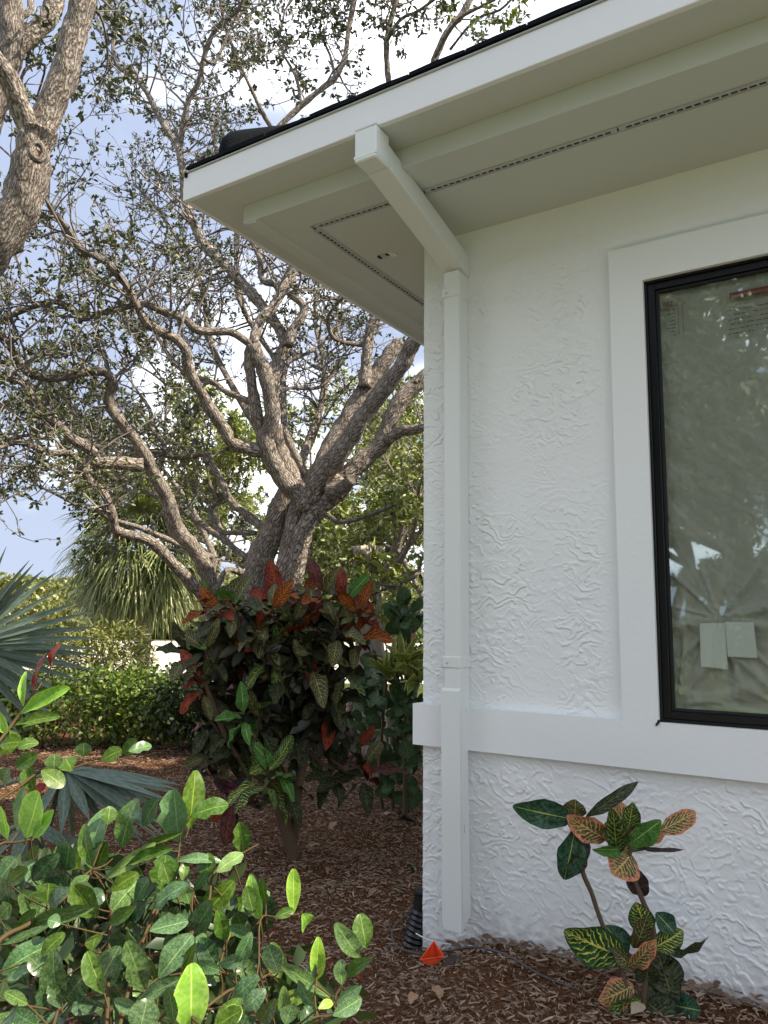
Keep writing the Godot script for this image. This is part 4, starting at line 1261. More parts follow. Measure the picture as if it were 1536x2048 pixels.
func front_tree() -> void:
	var o := thing("oak_tree", "nearer forked trunk with a pruning scar at the upper left", "tree")
	var lc := Cloud.new()
	var tc := Cloud.new()
	var l0 := limb(o, "trunk", [-3.529, 0.913, 1.139, 0.136, -3.403, 1.707, 1.185, 0.13, -3.197, 2.591, 1.193, 0.123, -2.91, 3.152, 1.101, 0.118, -2.615, 3.464, 0.963, 0.115, -2.414, 3.663, 0.867, 0.112, -2.317, 3.814, 0.83, 0.111, -2.257, 3.967, 0.816, 0.11, -2.217, 4.121, 0.815, 0.108, -2.19, 4.262, 0.82, 0.107, -2.178, 4.33, 0.824, 0.107])
	var l1 := limb(o, "limb", [-2.181, 4.291, 0.819, 0.083, -2.112, 4.484, 0.788, 0.081, -2.045, 4.681, 0.759, 0.078, -2.005, 4.891, 0.748, 0.076, -1.954, 5.09, 0.73, 0.073, -1.91, 5.343, 0.721, 0.07, -1.858, 5.662, 0.711, 0.067])
	var l2 := limb(o, "limb", [-2.197, 4.277, 0.827, 0.068, -2.177, 4.33, 0.873, 0.067, -2.141, 4.441, 0.981, 0.063, -2.123, 4.51, 1.058, 0.061, -2.113, 4.577, 1.153, 0.058, -2.092, 4.676, 1.301, 0.054])
	var l3 := limb(o, "trunk", [-4.722, 0.515, 0.756, 0.124, -4.13, 2.278, 0.66, 0.111, -3.642, 3.829, 0.596, 0.099, -3.314, 4.746, 0.533, 0.091, -3.151, 5.222, 0.505, 0.088, -3.085, 5.416, 0.494, 0.086, -3.067, 5.609, 0.513, 0.085, -3.073, 5.803, 0.547, 0.083, -3.081, 6.048, 0.591, 0.082])
	var l4 := limb(o, "limb", [-3.086, 5.398, 0.492, 0.067, -3.048, 5.531, 0.439, 0.066, -2.975, 5.704, 0.35, 0.064, -2.935, 5.853, 0.296, 0.062, -2.947, 6.116, 0.266, 0.06, -2.991, 6.486, 0.245, 0.056])
	var l5 := limb(o, "limb", [-3.225, 5.779, 0.282, 0.03, -3.431, 5.989, 0.288, 0.028, -3.427, 6.153, 0.177, 0.026, -3.558, 6.471, 0.124, 0.024])
	var l6 := limb(o, "limb", [-2.333, 4.045, 0.638, 0.011, -2.329, 3.938, 0.546, 0.008, -2.328, 3.864, 0.487, 0.006], 7, 3)
	var l7 := limb(o, "limb", [-2.193, 5.149, 0.604, 0.013, -2.169, 5.362, 0.488, 0.011, -2.193, 5.3, 0.388, 0.009, -2.268, 5.208, 0.302, 0.007], 7, 3)
	var l8 := limb(o, "limb", [-3.047, 5.171, 0.431, 0.014, -3.134, 5.41, 0.354, 0.012, -3.132, 5.548, 0.204, 0.011, -3.381, 5.467, 0.092, 0.008], 7, 3)
	var l9 := limb(o, "limb", [-3.011, 6.263, 0.223, 0.017, -2.827, 6.135, 0.168, 0.013, -2.647, 5.946, 0.119, 0.01, -2.535, 5.816, 0.09, 0.007], 7, 3)
	dress(lc, tc, [[l6, 0.1, 3], [l7, 0.3, 9], [l8, 0.1, 9], [l9, 0.4, 8]], 0.4, 0.05, "oak", 1, 0)
	part("scar_lip", tube([-2.002, 4.083, 0.956, 0.019, -2.005, 4.116, 0.947, 0.019, -2.002, 4.137, 0.929, 0.019, -1.994, 4.137, 0.908, 0.019, -1.985, 4.116, 0.893, 0.019, -1.977, 4.083, 0.888, 0.019, -1.975, 4.049, 0.896, 0.019, -1.978, 4.028, 0.914, 0.019, -1.986, 4.028, 0.935, 0.019, -1.995, 4.049, 0.951, 0.019, -2.002, 4.083, 0.956, 0.019], 8, 2, 0.35, false), M.bark, o)
	part("heartwood", tube([-2.045, 4.073, 0.901, 0.034, -2.001, 4.081, 0.918, 0.026], 8, 2, 0.3), M.heartwood, o)
	finish(o, lc, tc, M.oak_leaf)

func roof_tree() -> void:
	var o := thing("oak_tree", "thin-limbed tree rising behind the roof edge of the house", "tree")
	var lc := Cloud.new()
	var tc := Cloud.new()
	var l0 := limb(o, "trunk", [-2.671, 5.576, -4.518, 0.049, -2.738, 6.971, -4.256, 0.042, -2.79, 7.941, -4.069, 0.037, -2.788, 8.378, -4.002, 0.035, -2.765, 8.573, -3.985, 0.034, -2.665, 8.926, -3.993, 0.033, -2.587, 9.339, -3.977, 0.031])
	var l1 := limb(o, "limb", [-2.771, 8.488, -3.995, 0.025, -2.532, 8.58, -3.894, 0.021, -2.236, 8.555, -3.859, 0.018, -1.936, 8.564, -3.795, 0.014], 7, 3)
	var l2 := limb(o, "limb", [-3.711, 5.996, -2.839, 0.039, -3.623, 6.794, -2.917, 0.036, -3.561, 7.021, -2.964, 0.035, -3.371, 7.304, -3.108, 0.034, -3.205, 7.513, -3.234, 0.033, -3.07, 7.677, -3.337, 0.032, -2.984, 7.931, -3.399, 0.031, -2.953, 8.308, -3.426, 0.029, -2.901, 8.696, -3.465, 0.028, -2.852, 9.028, -3.501, 0.027], 7, 3)
	var l3 := limb(o, "limb", [-3.462, 6.921, -2.85, 0.025, -3.539, 6.914, -2.77, 0.025, -3.614, 7.219, -2.55, 0.022, -3.659, 7.457, -2.386, 0.02, -3.669, 7.579, -2.312, 0.019, -3.695, 7.715, -2.217, 0.018, -3.675, 8.013, -2.066, 0.016], 7, 3)
	var l4 := limb(o, "limb", [-3.07, 7.677, -3.337, 0.017, -3.215, 8.087, -3.424, 0.016, -3.427, 8.554, -3.494, 0.014, -3.498, 9.124, -3.674, 0.013], 7, 3)
	var l5 := limb(o, "limb", [-3.419, 7.357, -3.167, 0.017, -3.645, 7.922, -3.307, 0.016, -3.977, 8.522, -3.402, 0.015, -4.108, 9.227, -3.63, 0.013], 7, 3)
	var l6 := limb(o, "limb", [-2.808, 7.319, -4.873, 0.055, -2.658, 8.48, -4.894, 0.05, -2.587, 8.833, -4.916, 0.048, -2.428, 9.212, -4.995, 0.046, -2.296, 9.391, -5.072, 0.045, -2.136, 9.745, -5.154, 0.043])
	dress(lc, tc, [[l0, 0.5, 6], [l1, 0.2, 9], [l2, 0.3, 6], [l3, 0.2, 7.5], [l4, 0.1, 9], [l5, 0.1, 10.5], [l6, 0.5, 4.5]], 0.8, 0.07, "oak", 1.1, 0.2)
	var lc2 := Cloud.new()
	var k0 := limb(o, "limb", [-2.38, 8.423, -4.492, 0.025, -2.108, 8.602, -4.375, 0.021, -1.882, 8.672, -4.33, 0.019, -1.479, 8.67, -4.306, 0.015], 7, 3)
	var k1 := limb(o, "limb", [-2.131, 8.373, -4.418, 0.018, -1.796, 8.638, -4.428, 0.015, -1.5, 8.688, -4.497, 0.013, -1.311, 8.81, -4.51, 0.012], 7, 3)
	dress(lc2, tc, [[k0, 0.1, 5.0], [k1, 0.1, 5.0]], 0.6, 0.08, "lit", 1.0)
	part("young_leaves", lc2.mesh(), M.bush_leaf, o, true)
	finish(o, lc, tc, M.oak_leaf)

func back_trees() -> void:  # sunlit look lies partly in the lightened leaf colours
	generic("slim dark-stemmed tree in the sun just left of the house corner", Vector3(-4.178, 0, -5.4), Vector3(0.15, 1, 0), 2, 0.07, 0.075, "lit", 0.6, 0.75)
	generic("leafy sunlit tree hugging the far side of the house wall", Vector3(-3.264, 0, -5.381), Vector3(0.1, 1, 0.05), 1.5, 0.07, 0.085, "lit", 0.8, 0.85)
	generic("bushy sunlit tree behind the grey dead trunk", Vector3(-5.191, 0, -7.743), Vector3(0, 1, 0), 1.7, 0.09, 0.09, "lit", 0.8, 0.9)
	generic("olive-leaved tree behind the main trunk", Vector3(-6.641, 0, -7.425), Vector3(-0.1, 1, 0), 2.3, 0.1, 0.085, "lit", 0.8, 0.8)
	generic("olive-leaved tree above the far palm", Vector3(-8.113, 0, -6.496), Vector3(0.1, 1, 0), 2.5, 0.1, 0.085, "oak", 1.1, 0.8)
	generic("low olive-leaved tree filling the gap left of the main trunk", Vector3(-6.42, 0, -6.372), Vector3(0.15, 1, 0), 1.3, 0.07, 0.075, "oak", 0.7, 0.85)
	generic("low twiggy tree between the palm and the main trunk", Vector3(-12.589, 0, -11.425), Vector3(0.3, 1, 0), 2, 0.09, 0.11, "lit", 1.1, 0.85)
	generic("hazy green tree on the far side of the mulch bed", Vector3(-9.958, 0, -9.507), Vector3(0.1, 1, 0), 2.6, 0.12, 0.11, "lit", 1.1, 0.8)
	var d := thing("dead_trunk", "pale grey dead trunk standing between the croton and the house", "trunk")
	part("trunk", tube([-2.86, 0, -3.966, 0.19, -2.865, 0.678, -3.927, 0.15, -2.871, 1.356, -3.888, 0.135, -2.875, 1.921, -3.855, 0.15, -2.878, 2.26, -3.835, 0.165], 14, 4, 0.45), M.fibre, d)
	part("bark_strip", tube([-2.93, 1.501, -3.743, 0.03, -2.92, 1.853, -3.706, 0.045, -2.91, 2.205, -3.668, 0.025], 5, 3, 0.5), M.fibre, d)
	part("bark_strip", tube([-2.747, 1.341, -3.884, 0.03, -2.738, 1.747, -3.838, 0.045, -2.729, 2.152, -3.791, 0.025], 5, 3, 0.5), M.fibre, d)
	part("bark_strip", tube([-2.841, 1.448, -3.808, 0.03, -2.804, 1.867, -3.777, 0.045, -2.767, 2.287, -3.746, 0.025], 5, 3, 0.5), M.fibre, d)
	var ap := thing("air_plant", "spiky green air plant growing on the grey dead trunk", "plant")
	leafy(ap, Vector3(-2.724, 2.062, -3.666), Vector3(0.03, 0.05, 0.03), 16, 0.24, 0.14, M.lances, M.variegated, 0.1)

func facing_trees() -> void:
	generic("thick-trunked dark oak across the path, facing the window", Vector3(-0.145, -0.1, 12.12), Vector3(0, 1, 0.05), 3.2, 0.24, 0.13, "deep", 1.5, 0.85)
	generic("slender dark oak across the path, left of the thick one", Vector3(-1.382, -0.1, 14.918), Vector3(0.05, 1, 0), 3.4, 0.17, 0.14, "deep", 1.5, 0.9)
	generic("dark oak across the path, right of the thick one", Vector3(0.86, -0.1, 15.139), Vector3(0.05, 1, 0), 3.3, 0.2, 0.14, "deep", 1.5, 0.9)
	generic("far dark oak across the path with a leaning trunk", Vector3(-0.482, -0.1, 19.064), Vector3(-0.25, 1, 0), 3.4, 0.16, 0.15, "deep", 1.4, 0.9)
	generic("small dark oak across the path at the end of the row", Vector3(-3.004, -0.1, 18.665), Vector3(0, 1, 0), 3.2, 0.18, 0.15, "deep", 1.5, 0.9)
	generic("dark oak across the path with a low wide crown, nearest the window", Vector3(0.832, -0.1, 8.562), Vector3(-0.1, 1, 0.1), 2.6, 0.13, 0.12, "deep", 1.7, 1)
	generic("low sparse young tree across the path, under the oaks", Vector3(-0.55, -0.1, 13.057), Vector3(0.1, 1, 0), 1.2, 0.06, 0.1, "deep", 0.7, 1)
	generic("low sparse young tree across the path, beyond the thick oak", Vector3(0.002, -0.1, 16.387), Vector3(-0.1, 1, 0), 1.3, 0.06, 0.11, "deep", 0.8, 1)
	generic("dark young oak across the path, nearest and farthest left", Vector3(-0.242, -0.1, 6.453), Vector3(0.02, 1, 0), 2.7, 0.1, 0.12, "deep", 1.8, 0.9)
	generic("dark oak across the path with a wide crown, left of the window view", Vector3(-0.489, -0.1, 8.921), Vector3(0.1, 1, 0), 2.8, 0.12, 0.12, "deep", 1.7, 1)
	shrub("hedge", "dense clipped hedge across the path, nearer half", "hedge", Vector3(-1.505, -0.1, 17.226), Vector3(4.5, 0.85, 1.0), 4000, 0.13, "deep")
	shrub("hedge", "dense clipped hedge across the path, farther half", "hedge", Vector3(0.243, -0.1, 21.907), Vector3(4.5, 0.85, 1.0), 4000, 0.13, "deep")

func generic(label: String, at: Vector3, lean: Vector3, h: float, r: float, size: float, kind: String, dense: float, spread: float, group := "") -> void:
	var o := thing("tree", label, "tree", Vector3.ZERO, group)
	var lc := Cloud.new()
	var tc := Cloud.new()
	grow(o, lc, tc, at, lean.normalized(), h, r, 0, size, kind, dense, spread)
	finish(o, lc, tc, M.oak_leaf if kind != "lit" else M.bush_leaf)

# a rounded mass of leaves on stems: shrubs
func shrub(called: String, label: String, category: String, at: Vector3, half: Vector3, count: int, size: float, kind: String, long := 0.55, group := "") -> Node3D:
	var o := thing(called, label, category, at, group)
	var lc := Cloud.new()
	var tc := Cloud.new()
	for k in maxi(5, int(half.x * half.z * 24.0)):
		var p := Vector3(rr(-0.6, 0.6) * half.x, 0.0, rr(-0.6, 0.6) * half.z)
		var d := (Vector3(rr(-0.4, 0.4), 1.0, rr(-0.4, 0.4))).normalized()
		for s in 4:
			var q := p + d * half.y * 0.5
			tc.seg(p, q, 0.014 - 0.002 * s, 0.012 - 0.002 * s, Color(0.10, 0.08, 0.06))
			p = q
			d = (d + rdir() * 0.35).normalized()
	for k in count:
		var v := rdir() * pow(rng.randf(), 0.33)
		v.x = signf(v.x) * pow(absf(v.x), 0.72)
		v.z = signf(v.z) * pow(absf(v.z), 0.72)
		v *= 0.92 + 0.25 * gnoise.get_noise_3dv((v + at) * 1.7)
		var p := Vector3(v.x * half.x, half.y + v.y * half.y, v.z * half.z)
		lc.leaf(p, (v * 0.8 + rdir()).normalized(), (rdir() + Vector3(0, 0.9, 0)).normalized(), size * rr(0.7, 1.3), size * long * rr(0.8, 1.2), tint(kind))
	finish(o, lc, tc, M.bush_leaf, "foliage")
	return o

func hedge_and_far() -> void:
	var h0 := shrub("hedge", "clipped round-leaved green hedge between the bed and the road", "hedge", Vector3(-6.015, 0, -2.453), Vector3(2.6, 0.46, 0.42), 15000, 0.055, "hedge", 0.8)
	h0.rotation.y = 0.56
	var h1 := shrub("shrub", "darker end of the hedge behind the tall croton", "shrub", Vector3(-4.117, 0, -3.173), Vector3(1, 0.48, 0.42), 5000, 0.055, "deep", 0.8)
	h1.rotation.y = 0.5
	var h2 := shrub("shrub", "airy yellow-green shrub in front of the palm", "shrub", Vector3(-7.796, 0.15, -4.311), Vector3(0.75, 0.62, 0.6), 2600, 0.13, "yellow", 0.22)
	var h3 := shrub("shrub", "yellow-green scrub behind the blue-grey fan palm", "shrub", Vector3(-20.388, 0, -11.276), Vector3(2.3, 1, 1.4), 5000, 0.16, "yellow", 0.6)
	var h4 := shrub("bush_bank", "far mangrove bank at the left edge", "bushes", Vector3(-49.042, -0.1, -26.596), Vector3(9, 2.1, 2), 6500, 0.42, "yellow", 0.6)
	var h5 := shrub("bush_bank", "far mangrove bank left of the palm", "bushes", Vector3(-50.656, -0.1, -35.12), Vector3(9, 2.2, 2), 6500, 0.42, "lit", 0.6)
	var h6 := shrub("bush_bank", "low green bank on the far side of the road", "bushes", Vector3(-36.995, -0.1, -31.811), Vector3(6, 1.5, 2), 6500, 0.42, "lit", 0.6)
	var h7 := shrub("bush_bank", "far green bank behind the oak trunk", "bushes", Vector3(-37.076, -0.1, -38.916), Vector3(9, 2.4, 2), 6500, 0.42, "lit", 0.6)
	var h8 := shrub("bush_bank", "far green bank left of the house", "bushes", Vector3(-28.269, -0.1, -37.317), Vector3(9, 2.8, 2), 6500, 0.42, "lit", 0.6)
	var h9 := shrub("bush_bank", "far mangrove bank beyond the left edge", "bushes", Vector3(-60.61, -0.1, -26.455), Vector3(9, 2.4, 2), 6500, 0.42, "yellow", 0.6)

# ------------------------------------------------------------------ palm beyond the hedge
func sabal() -> void:
	sabal_at(Vector3(-10.947, -0.1, -7.691), Vector3(-10.911, 2.709, -7.516))

func sabal_at(base: Vector3, hub: Vector3) -> void:
	var o := thing("palm_tree", "shaggy fan palm with drooping pale fronds beyond the hedge", "palm tree")
	part("trunk", tube([base.x, base.y, base.z, 0.17, base.x, (base.y + hub.y) * 0.5, base.z, 0.16, hub.x, hub.y - 0.2, hub.z, 0.19, hub.x, hub.y, hub.z, 0.10], 10, 4, 0.35), M.fibre, o)
	for k in 60:
		var lc := Cloud.new()
		var az := TAU * k * 0.381966 + rr(-0.2, 0.2)
		var el := lerpf(1.25, -0.85, pow(float(k) / 59.0, 0.8))
		var d := Vector3(cos(az) * cos(el), sin(el), sin(az) * cos(el))
		var stalk := rr(0.7, 1.05)
		var side := d.cross(Vector3.UP).normalized()
		if side.length() < 0.1:
			side = Vector3.RIGHT
		var a := hub
		for s in 4:
			var dd := (d - Vector3(0, 0.10 * s, 0)).normalized()
			var b := a + dd * stalk / 4.0
			lc.seg(a, b, 0.014, 0.012, Color(0.16, 0.19, 0.07))
			a = b
			d = dd
		var col := Color(0.15, 0.19, 0.06).lerp(Color(0.34, 0.36, 0.14), rng.randf()) if k < 56 else Color(0.26, 0.24, 0.12)
		var n := 34
		for f in n:
			var s := float(f) / (n - 1) * 2.0 - 1.0
			var bd := (d * cos(s * 1.5) + side * sin(s * 1.5) + Vector3(0, 0.12 * (1.0 - absf(s)), 0)).normalized()
			var len: float = lerpf(1.3, 0.85, absf(s)) * rr(0.85, 1.1)
			var p := a
			var w := 0.044
			var cc := col * rr(0.75, 1.25)
			for e in 4:
				var bd2 := (bd + Vector3(0, -0.13 - 0.12 * e, 0) + rdir() * 0.14).normalized()
				var q := p + bd2 * len / 4.0
				var sd := bd2.cross(d.cross(side) + rdir() * 0.4).normalized()
				var b0 := lc.v.size()
				var w0: float = w * [0.5, 1.0, 0.8, 0.45][e]
				var w1: float = w * [1.0, 0.8, 0.45, 0.05][e]
				lc.v.append_array([p - sd * w0 / 2, p + sd * w0 / 2, q - sd * w1 / 2, q + sd * w1 / 2])
				var nn := bd2.cross(sd)
				lc.n.append_array([nn, nn, nn, nn])
				lc.c.append_array([cc, cc, cc, cc])
				lc.x.append_array([b0, b0 + 1, b0 + 2, b0 + 1, b0 + 3, b0 + 2])
				p = q
				bd = bd2
		part("frond", lc.mesh(), M.palm_leaf, o)

# ------------------------------------------------------------------ crotons
func stem(o: Node3D, a: Vector3, b: Vector3, ra: float, rb: float, m: Material, sag := 0.06, called := "stem") -> void:
	var mid := (a + b) / 2.0 + Vector3(rr(-1, 1), rr(-0.6, 0.2), rr(-1, 1)) * a.distance_to(b) * sag
	part(called, tube([a.x, a.y, a.z, ra, mid.x, mid.y, mid.z, (ra + rb) / 2, b.x, b.y, b.z, rb], 6, 4, 0.12), m, o)

func rosette(o: Node3D, c: Vector3, mix: Array, n: int, size: float, tilt := 0.0) -> void:
	size *= 1.0
	var a0 := rr(0, TAU)
	n += 1
	for k in n:
		var az := a0 + k * 2.4
		var el := lerpf(1.05, -0.85, float(k) / maxf(1.0, n - 1)) + tilt + rr(-0.15, 0.15)
		var d := Vector3(cos(az) * cos(el), sin(el), sin(az) * cos(el))
		var b := c + d * size * 0.10 + Vector3(0, -0.05 * size * k, 0)
		var L := size * rr(0.75, 1.15)
		var nor := (Vector3(0, 1.0, 0) - d * d.y + OUT * 0.35 + rdir() * 0.25)
		if el > 0.7:
			nor = OUT - d * 0.2 + rdir() * 0.35
		var m: String = mix[rng.randi() % mix.size()]
		inst("leaf", M.straps[rng.randi() % 4], M.croton[m], o, leaf_at(b, b + d * L, L * rr(0.36, 0.46), nor))

func croton_big() -> void:
	var o := thing("croton_shrub", "tall croton with red, orange and dark veined leaves left of the corner", "shrub")
	part("trunk", tube([-1.302, -0.022, -0.691, 0.047, -1.331, 0.154, -0.646, 0.043, -1.368, 0.354, -0.591, 0.039, -1.408, 0.6, -0.527, 0.033, -1.445, 0.847, -0.464, 0.028, -1.457, 1.062, -0.422, 0.023, -1.457, 1.278, -0.389, 0.019], 8, 4, 0.25), M.croton_stem, o)
	part("trunk", tube([-1.331, -0.01, -0.707, 0.031, -1.316, 0.219, -0.699, 0.029, -1.285, 0.465, -0.7, 0.026, -1.231, 0.744, -0.713, 0.023, -1.166, 1.026, -0.733, 0.019, -1.132, 1.309, -0.732, 0.016], 8, 4, 0.25), M.croton_stem, o)
	part("limb", tube([-1.371, 0.453, -0.537, 0.022, -1.469, 0.547, -0.436, 0.02, -1.546, 0.703, -0.334, 0.017, -1.59, 0.919, -0.239, 0.015, -1.62, 1.132, -0.153, 0.012], 8, 4, 0.25), M.croton_stem, o)
	part("limb", tube([-1.277, 0.643, -0.746, 0.016, -1.206, 0.541, -0.857, 0.013, -1.121, 0.503, -0.96, 0.011, -1.066, 0.484, -1.024, 0.01], 8, 4, 0.25), M.croton_stem, o)
	part("limb", tube([-1.445, 0.847, -0.464, 0.019, -1.297, 1.036, -0.496, 0.017, -1.183, 1.283, -0.493, 0.014, -1.156, 1.482, -0.451, 0.012], 8, 4, 0.25), M.croton_stem, o)
	rosette(o, Vector3(-1.582, 1.52, -0.271), ["red", "orange", "olive", "dark"], 8, 0.2)
	stem(o, Vector3(-1.457, 1.278, -0.389), Vector3(-1.582, 1.52, -0.271), 0.011, 0.008, M.croton_stem)
	rosette(o, Vector3(-1.707, 1.57, -0.304), ["orange", "green"], 7, 0.19)
	stem(o, Vector3(-1.457, 1.278, -0.389), Vector3(-1.707, 1.57, -0.304), 0.011, 0.008, M.croton_stem)
	rosette(o, Vector3(-1.504, 1.538, -0.377), ["orange", "green", "bright"], 8, 0.19)
	stem(o, Vector3(-1.457, 1.278, -0.389), Vector3(-1.504, 1.538, -0.377), 0.011, 0.008, M.croton_stem)
	rosette(o, Vector3(-1.444, 1.568, -0.232), ["bright", "olive", "dark"], 6, 0.18)
	stem(o, Vector3(-1.457, 1.278, -0.389), Vector3(-1.444, 1.568, -0.232), 0.011, 0.008, M.croton_stem)
	rosette(o, Vector3(-1.305, 1.584, -0.496), ["orange", "orange", "olive", "red"], 9, 0.23)
	stem(o, Vector3(-1.207, 1.482, -0.515), Vector3(-1.305, 1.584, -0.496), 0.011, 0.008, M.croton_stem)
	rosette(o, Vector3(-1.223, 1.538, -0.317), ["olive", "green", "orange"], 7, 0.2)
	stem(o, Vector3(-1.207, 1.482, -0.515), Vector3(-1.223, 1.538, -0.317), 0.011, 0.008, M.croton_stem)
	rosette(o, Vector3(-1.234, 1.575, -0.602), ["orange", "olive", "maroon", "dark"], 8, 0.2)
	stem(o, Vector3(-1.207, 1.482, -0.515), Vector3(-1.234, 1.575, -0.602), 0.011, 0.008, M.croton_stem)
	rosette(o, Vector3(-1.048, 1.629, -0.592), ["orange", "maroon", "olive"], 8, 0.21)
	stem(o, Vector3(-1.207, 1.482, -0.515), Vector3(-1.048, 1.629, -0.592), 0.011, 0.008, M.croton_stem)
	rosette(o, Vector3(-0.986, 1.61, -0.753), ["red", "dark", "bright"], 8, 0.2)
	stem(o, Vector3(-1.06, 1.313, -0.634), Vector3(-0.986, 1.61, -0.753), 0.011, 0.008, M.croton_stem)
	rosette(o, Vector3(-0.869, 1.522, -0.722), ["red", "orange"], 7, 0.2)
	stem(o, Vector3(-1.06, 1.313, -0.634), Vector3(-0.869, 1.522, -0.722), 0.011, 0.008, M.croton_stem)
	rosette(o, Vector3(-1.304, 1.39, -0.289), ["red", "dark", "olive", "olive"], 8, 0.22)
	stem(o, Vector3(-1.457, 1.278, -0.389), Vector3(-1.304, 1.39, -0.289), 0.011, 0.008, M.croton_stem)
	rosette(o, Vector3(-1.152, 1.454, -0.434), ["olive", "dark", "olive"], 8, 0.21)
	stem(o, Vector3(-1.207, 1.482, -0.515), Vector3(-1.152, 1.454, -0.434), 0.011, 0.008, M.croton_stem)
	rosette(o, Vector3(-1.107, 1.422, -0.587), ["olive", "maroon", "red"], 8, 0.21)
	stem(o, Vector3(-1.06, 1.313, -0.634), Vector3(-1.107, 1.422, -0.587), 0.011, 0.008, M.croton_stem)
	rosette(o, Vector3(-0.927, 1.435, -0.58), ["olive", "olive", "dark"], 8, 0.22)
	stem(o, Vector3(-1.06, 1.313, -0.634), Vector3(-0.927, 1.435, -0.58), 0.011, 0.008, M.croton_stem)
	rosette(o, Vector3(-0.887, 1.392, -0.731), ["orange", "olive", "dark"], 7, 0.22)
	stem(o, Vector3(-1.06, 1.313, -0.634), Vector3(-0.887, 1.392, -0.731), 0.011, 0.008, M.croton_stem)
	rosette(o, Vector3(-1.792, 1.274, -0.177), ["olive", "dark", "bright"], 7, 0.2)
	stem(o, Vector3(-1.717, 1.121, -0.249), Vector3(-1.792, 1.274, -0.177), 0.011, 0.008, M.croton_stem)
	rosette(o, Vector3(-1.607, 1.29, -0.172), ["dark", "olive", "green"], 7, 0.2)
	stem(o, Vector3(-1.717, 1.121, -0.249), Vector3(-1.607, 1.29, -0.172), 0.011, 0.008, M.croton_stem)
	rosette(o, Vector3(-1.636, 1.109, -0.182), ["red", "red", "olive", "dark"], 8, 0.21)
	stem(o, Vector3(-1.717, 1.121, -0.249), Vector3(-1.636, 1.109, -0.182), 0.011, 0.008, M.croton_stem)
	rosette(o, Vector3(-1.706, 1.138, -0.373), ["olive", "maroon", "red"], 7, 0.2)
	stem(o, Vector3(-1.717, 1.121, -0.249), Vector3(-1.706, 1.138, -0.373), 0.011, 0.008, M.croton_stem)
	rosette(o, Vector3(-1.579, 1.241, -0.377), ["dark", "olive", "maroon"], 7, 0.21)
	stem(o, Vector3(-1.457, 1.062, -0.422), Vector3(-1.579, 1.241, -0.377), 0.011, 0.008, M.croton_stem)
	rosette(o, Vector3(-1.271, 1.294, -0.384), ["olive", "dark", "green"], 8, 0.22)
	stem(o, Vector3(-1.22, 1.281, -0.538), Vector3(-1.271, 1.294, -0.384), 0.011, 0.008, M.croton_stem)
	rosette(o, Vector3(-1.203, 1.149, -0.391), ["green", "dark", "olive"], 7, 0.22)
	stem(o, Vector3(-1.457, 1.062, -0.422), Vector3(-1.203, 1.149, -0.391), 0.011, 0.008, M.croton_stem)
	rosette(o, Vector3(-1.074, 1.253, -0.515), ["olive", "olive", "orange"], 8, 0.23)
	stem(o, Vector3(-1.104, 1.035, -0.65), Vector3(-1.074, 1.253, -0.515), 0.011, 0.008, M.croton_stem)
	rosette(o, Vector3(-0.963, 1.206, -0.712), ["olive", "dark", "green"], 8, 0.22)
	stem(o, Vector3(-1.104, 1.035, -0.65), Vector3(-0.963, 1.206, -0.712), 0.011, 0.008, M.croton_stem)
	rosette(o, Vector3(-1.372, 0.911, -0.262), ["bright", "bright", "green"], 6, 0.17)
	stem(o, Vector3(-1.665, 0.906, -0.316), Vector3(-1.372, 0.911, -0.262), 0.011, 0.008, M.croton_stem)
	rosette(o, Vector3(-1.56, 0.853, -0.391), ["dark", "dark", "olive"], 8, 0.21)
	stem(o, Vector3(-1.599, 0.691, -0.391), Vector3(-1.56, 0.853, -0.391), 0.011, 0.008, M.croton_stem)
	rosette(o, Vector3(-1.362, 0.868, -0.394), ["olive", "dark"], 7, 0.2)
	stem(o, Vector3(-1.599, 0.691, -0.391), Vector3(-1.362, 0.868, -0.394), 0.011, 0.008, M.croton_stem)
	rosette(o, Vector3(-1.318, 0.854, -0.663), ["maroon", "dark"], 7, 0.23)
	stem(o, Vector3(-1.179, 0.757, -0.646), Vector3(-1.318, 0.854, -0.663), 0.011, 0.008, M.croton_stem)
	rosette(o, Vector3(-1.057, 1.071, -0.734), ["green", "dark", "dark"], 7, 0.22)
	stem(o, Vector3(-1.104, 1.035, -0.65), Vector3(-1.057, 1.071, -0.734), 0.011, 0.008, M.croton_stem)
	rosette(o, Vector3(-1.105, 0.934, -0.785), ["red", "dark"], 6, 0.22)
	stem(o, Vector3(-1.179, 0.757, -0.646), Vector3(-1.105, 0.934, -0.785), 0.011, 0.008, M.croton_stem)
	rosette(o, Vector3(-1.698, 0.862, -0.302), ["olive", "maroon", "dark"], 7, 0.2)
	stem(o, Vector3(-1.599, 0.691, -0.391), Vector3(-1.698, 0.862, -0.302), 0.011, 0.008, M.croton_stem)
	rosette(o, Vector3(-1.532, 0.731, -0.367), ["dark", "olive"], 7, 0.21)
	stem(o, Vector3(-1.599, 0.691, -0.391), Vector3(-1.532, 0.731, -0.367), 0.011, 0.008, M.croton_stem)
	rosette(o, Vector3(-1.692, 0.667, -0.336), ["dark", "olive", "maroon"], 7, 0.2)
	stem(o, Vector3(-1.599, 0.691, -0.391), Vector3(-1.692, 0.667, -0.336), 0.011, 0.008, M.croton_stem)
	rosette(o, Vector3(-1.244, 0.579, -0.335), ["veined", "green", "veined"], 9, 0.22)
	stem(o, Vector3(-1.368, 0.354, -0.591), Vector3(-1.244, 0.579, -0.335), 0.011, 0.008, M.croton_stem)
	rosette(o, Vector3(-1.24, 0.601, -0.394), ["bright", "green"], 4, 0.17)
	stem(o, Vector3(-1.368, 0.354, -0.591), Vector3(-1.24, 0.601, -0.394), 0.011, 0.008, M.croton_stem)
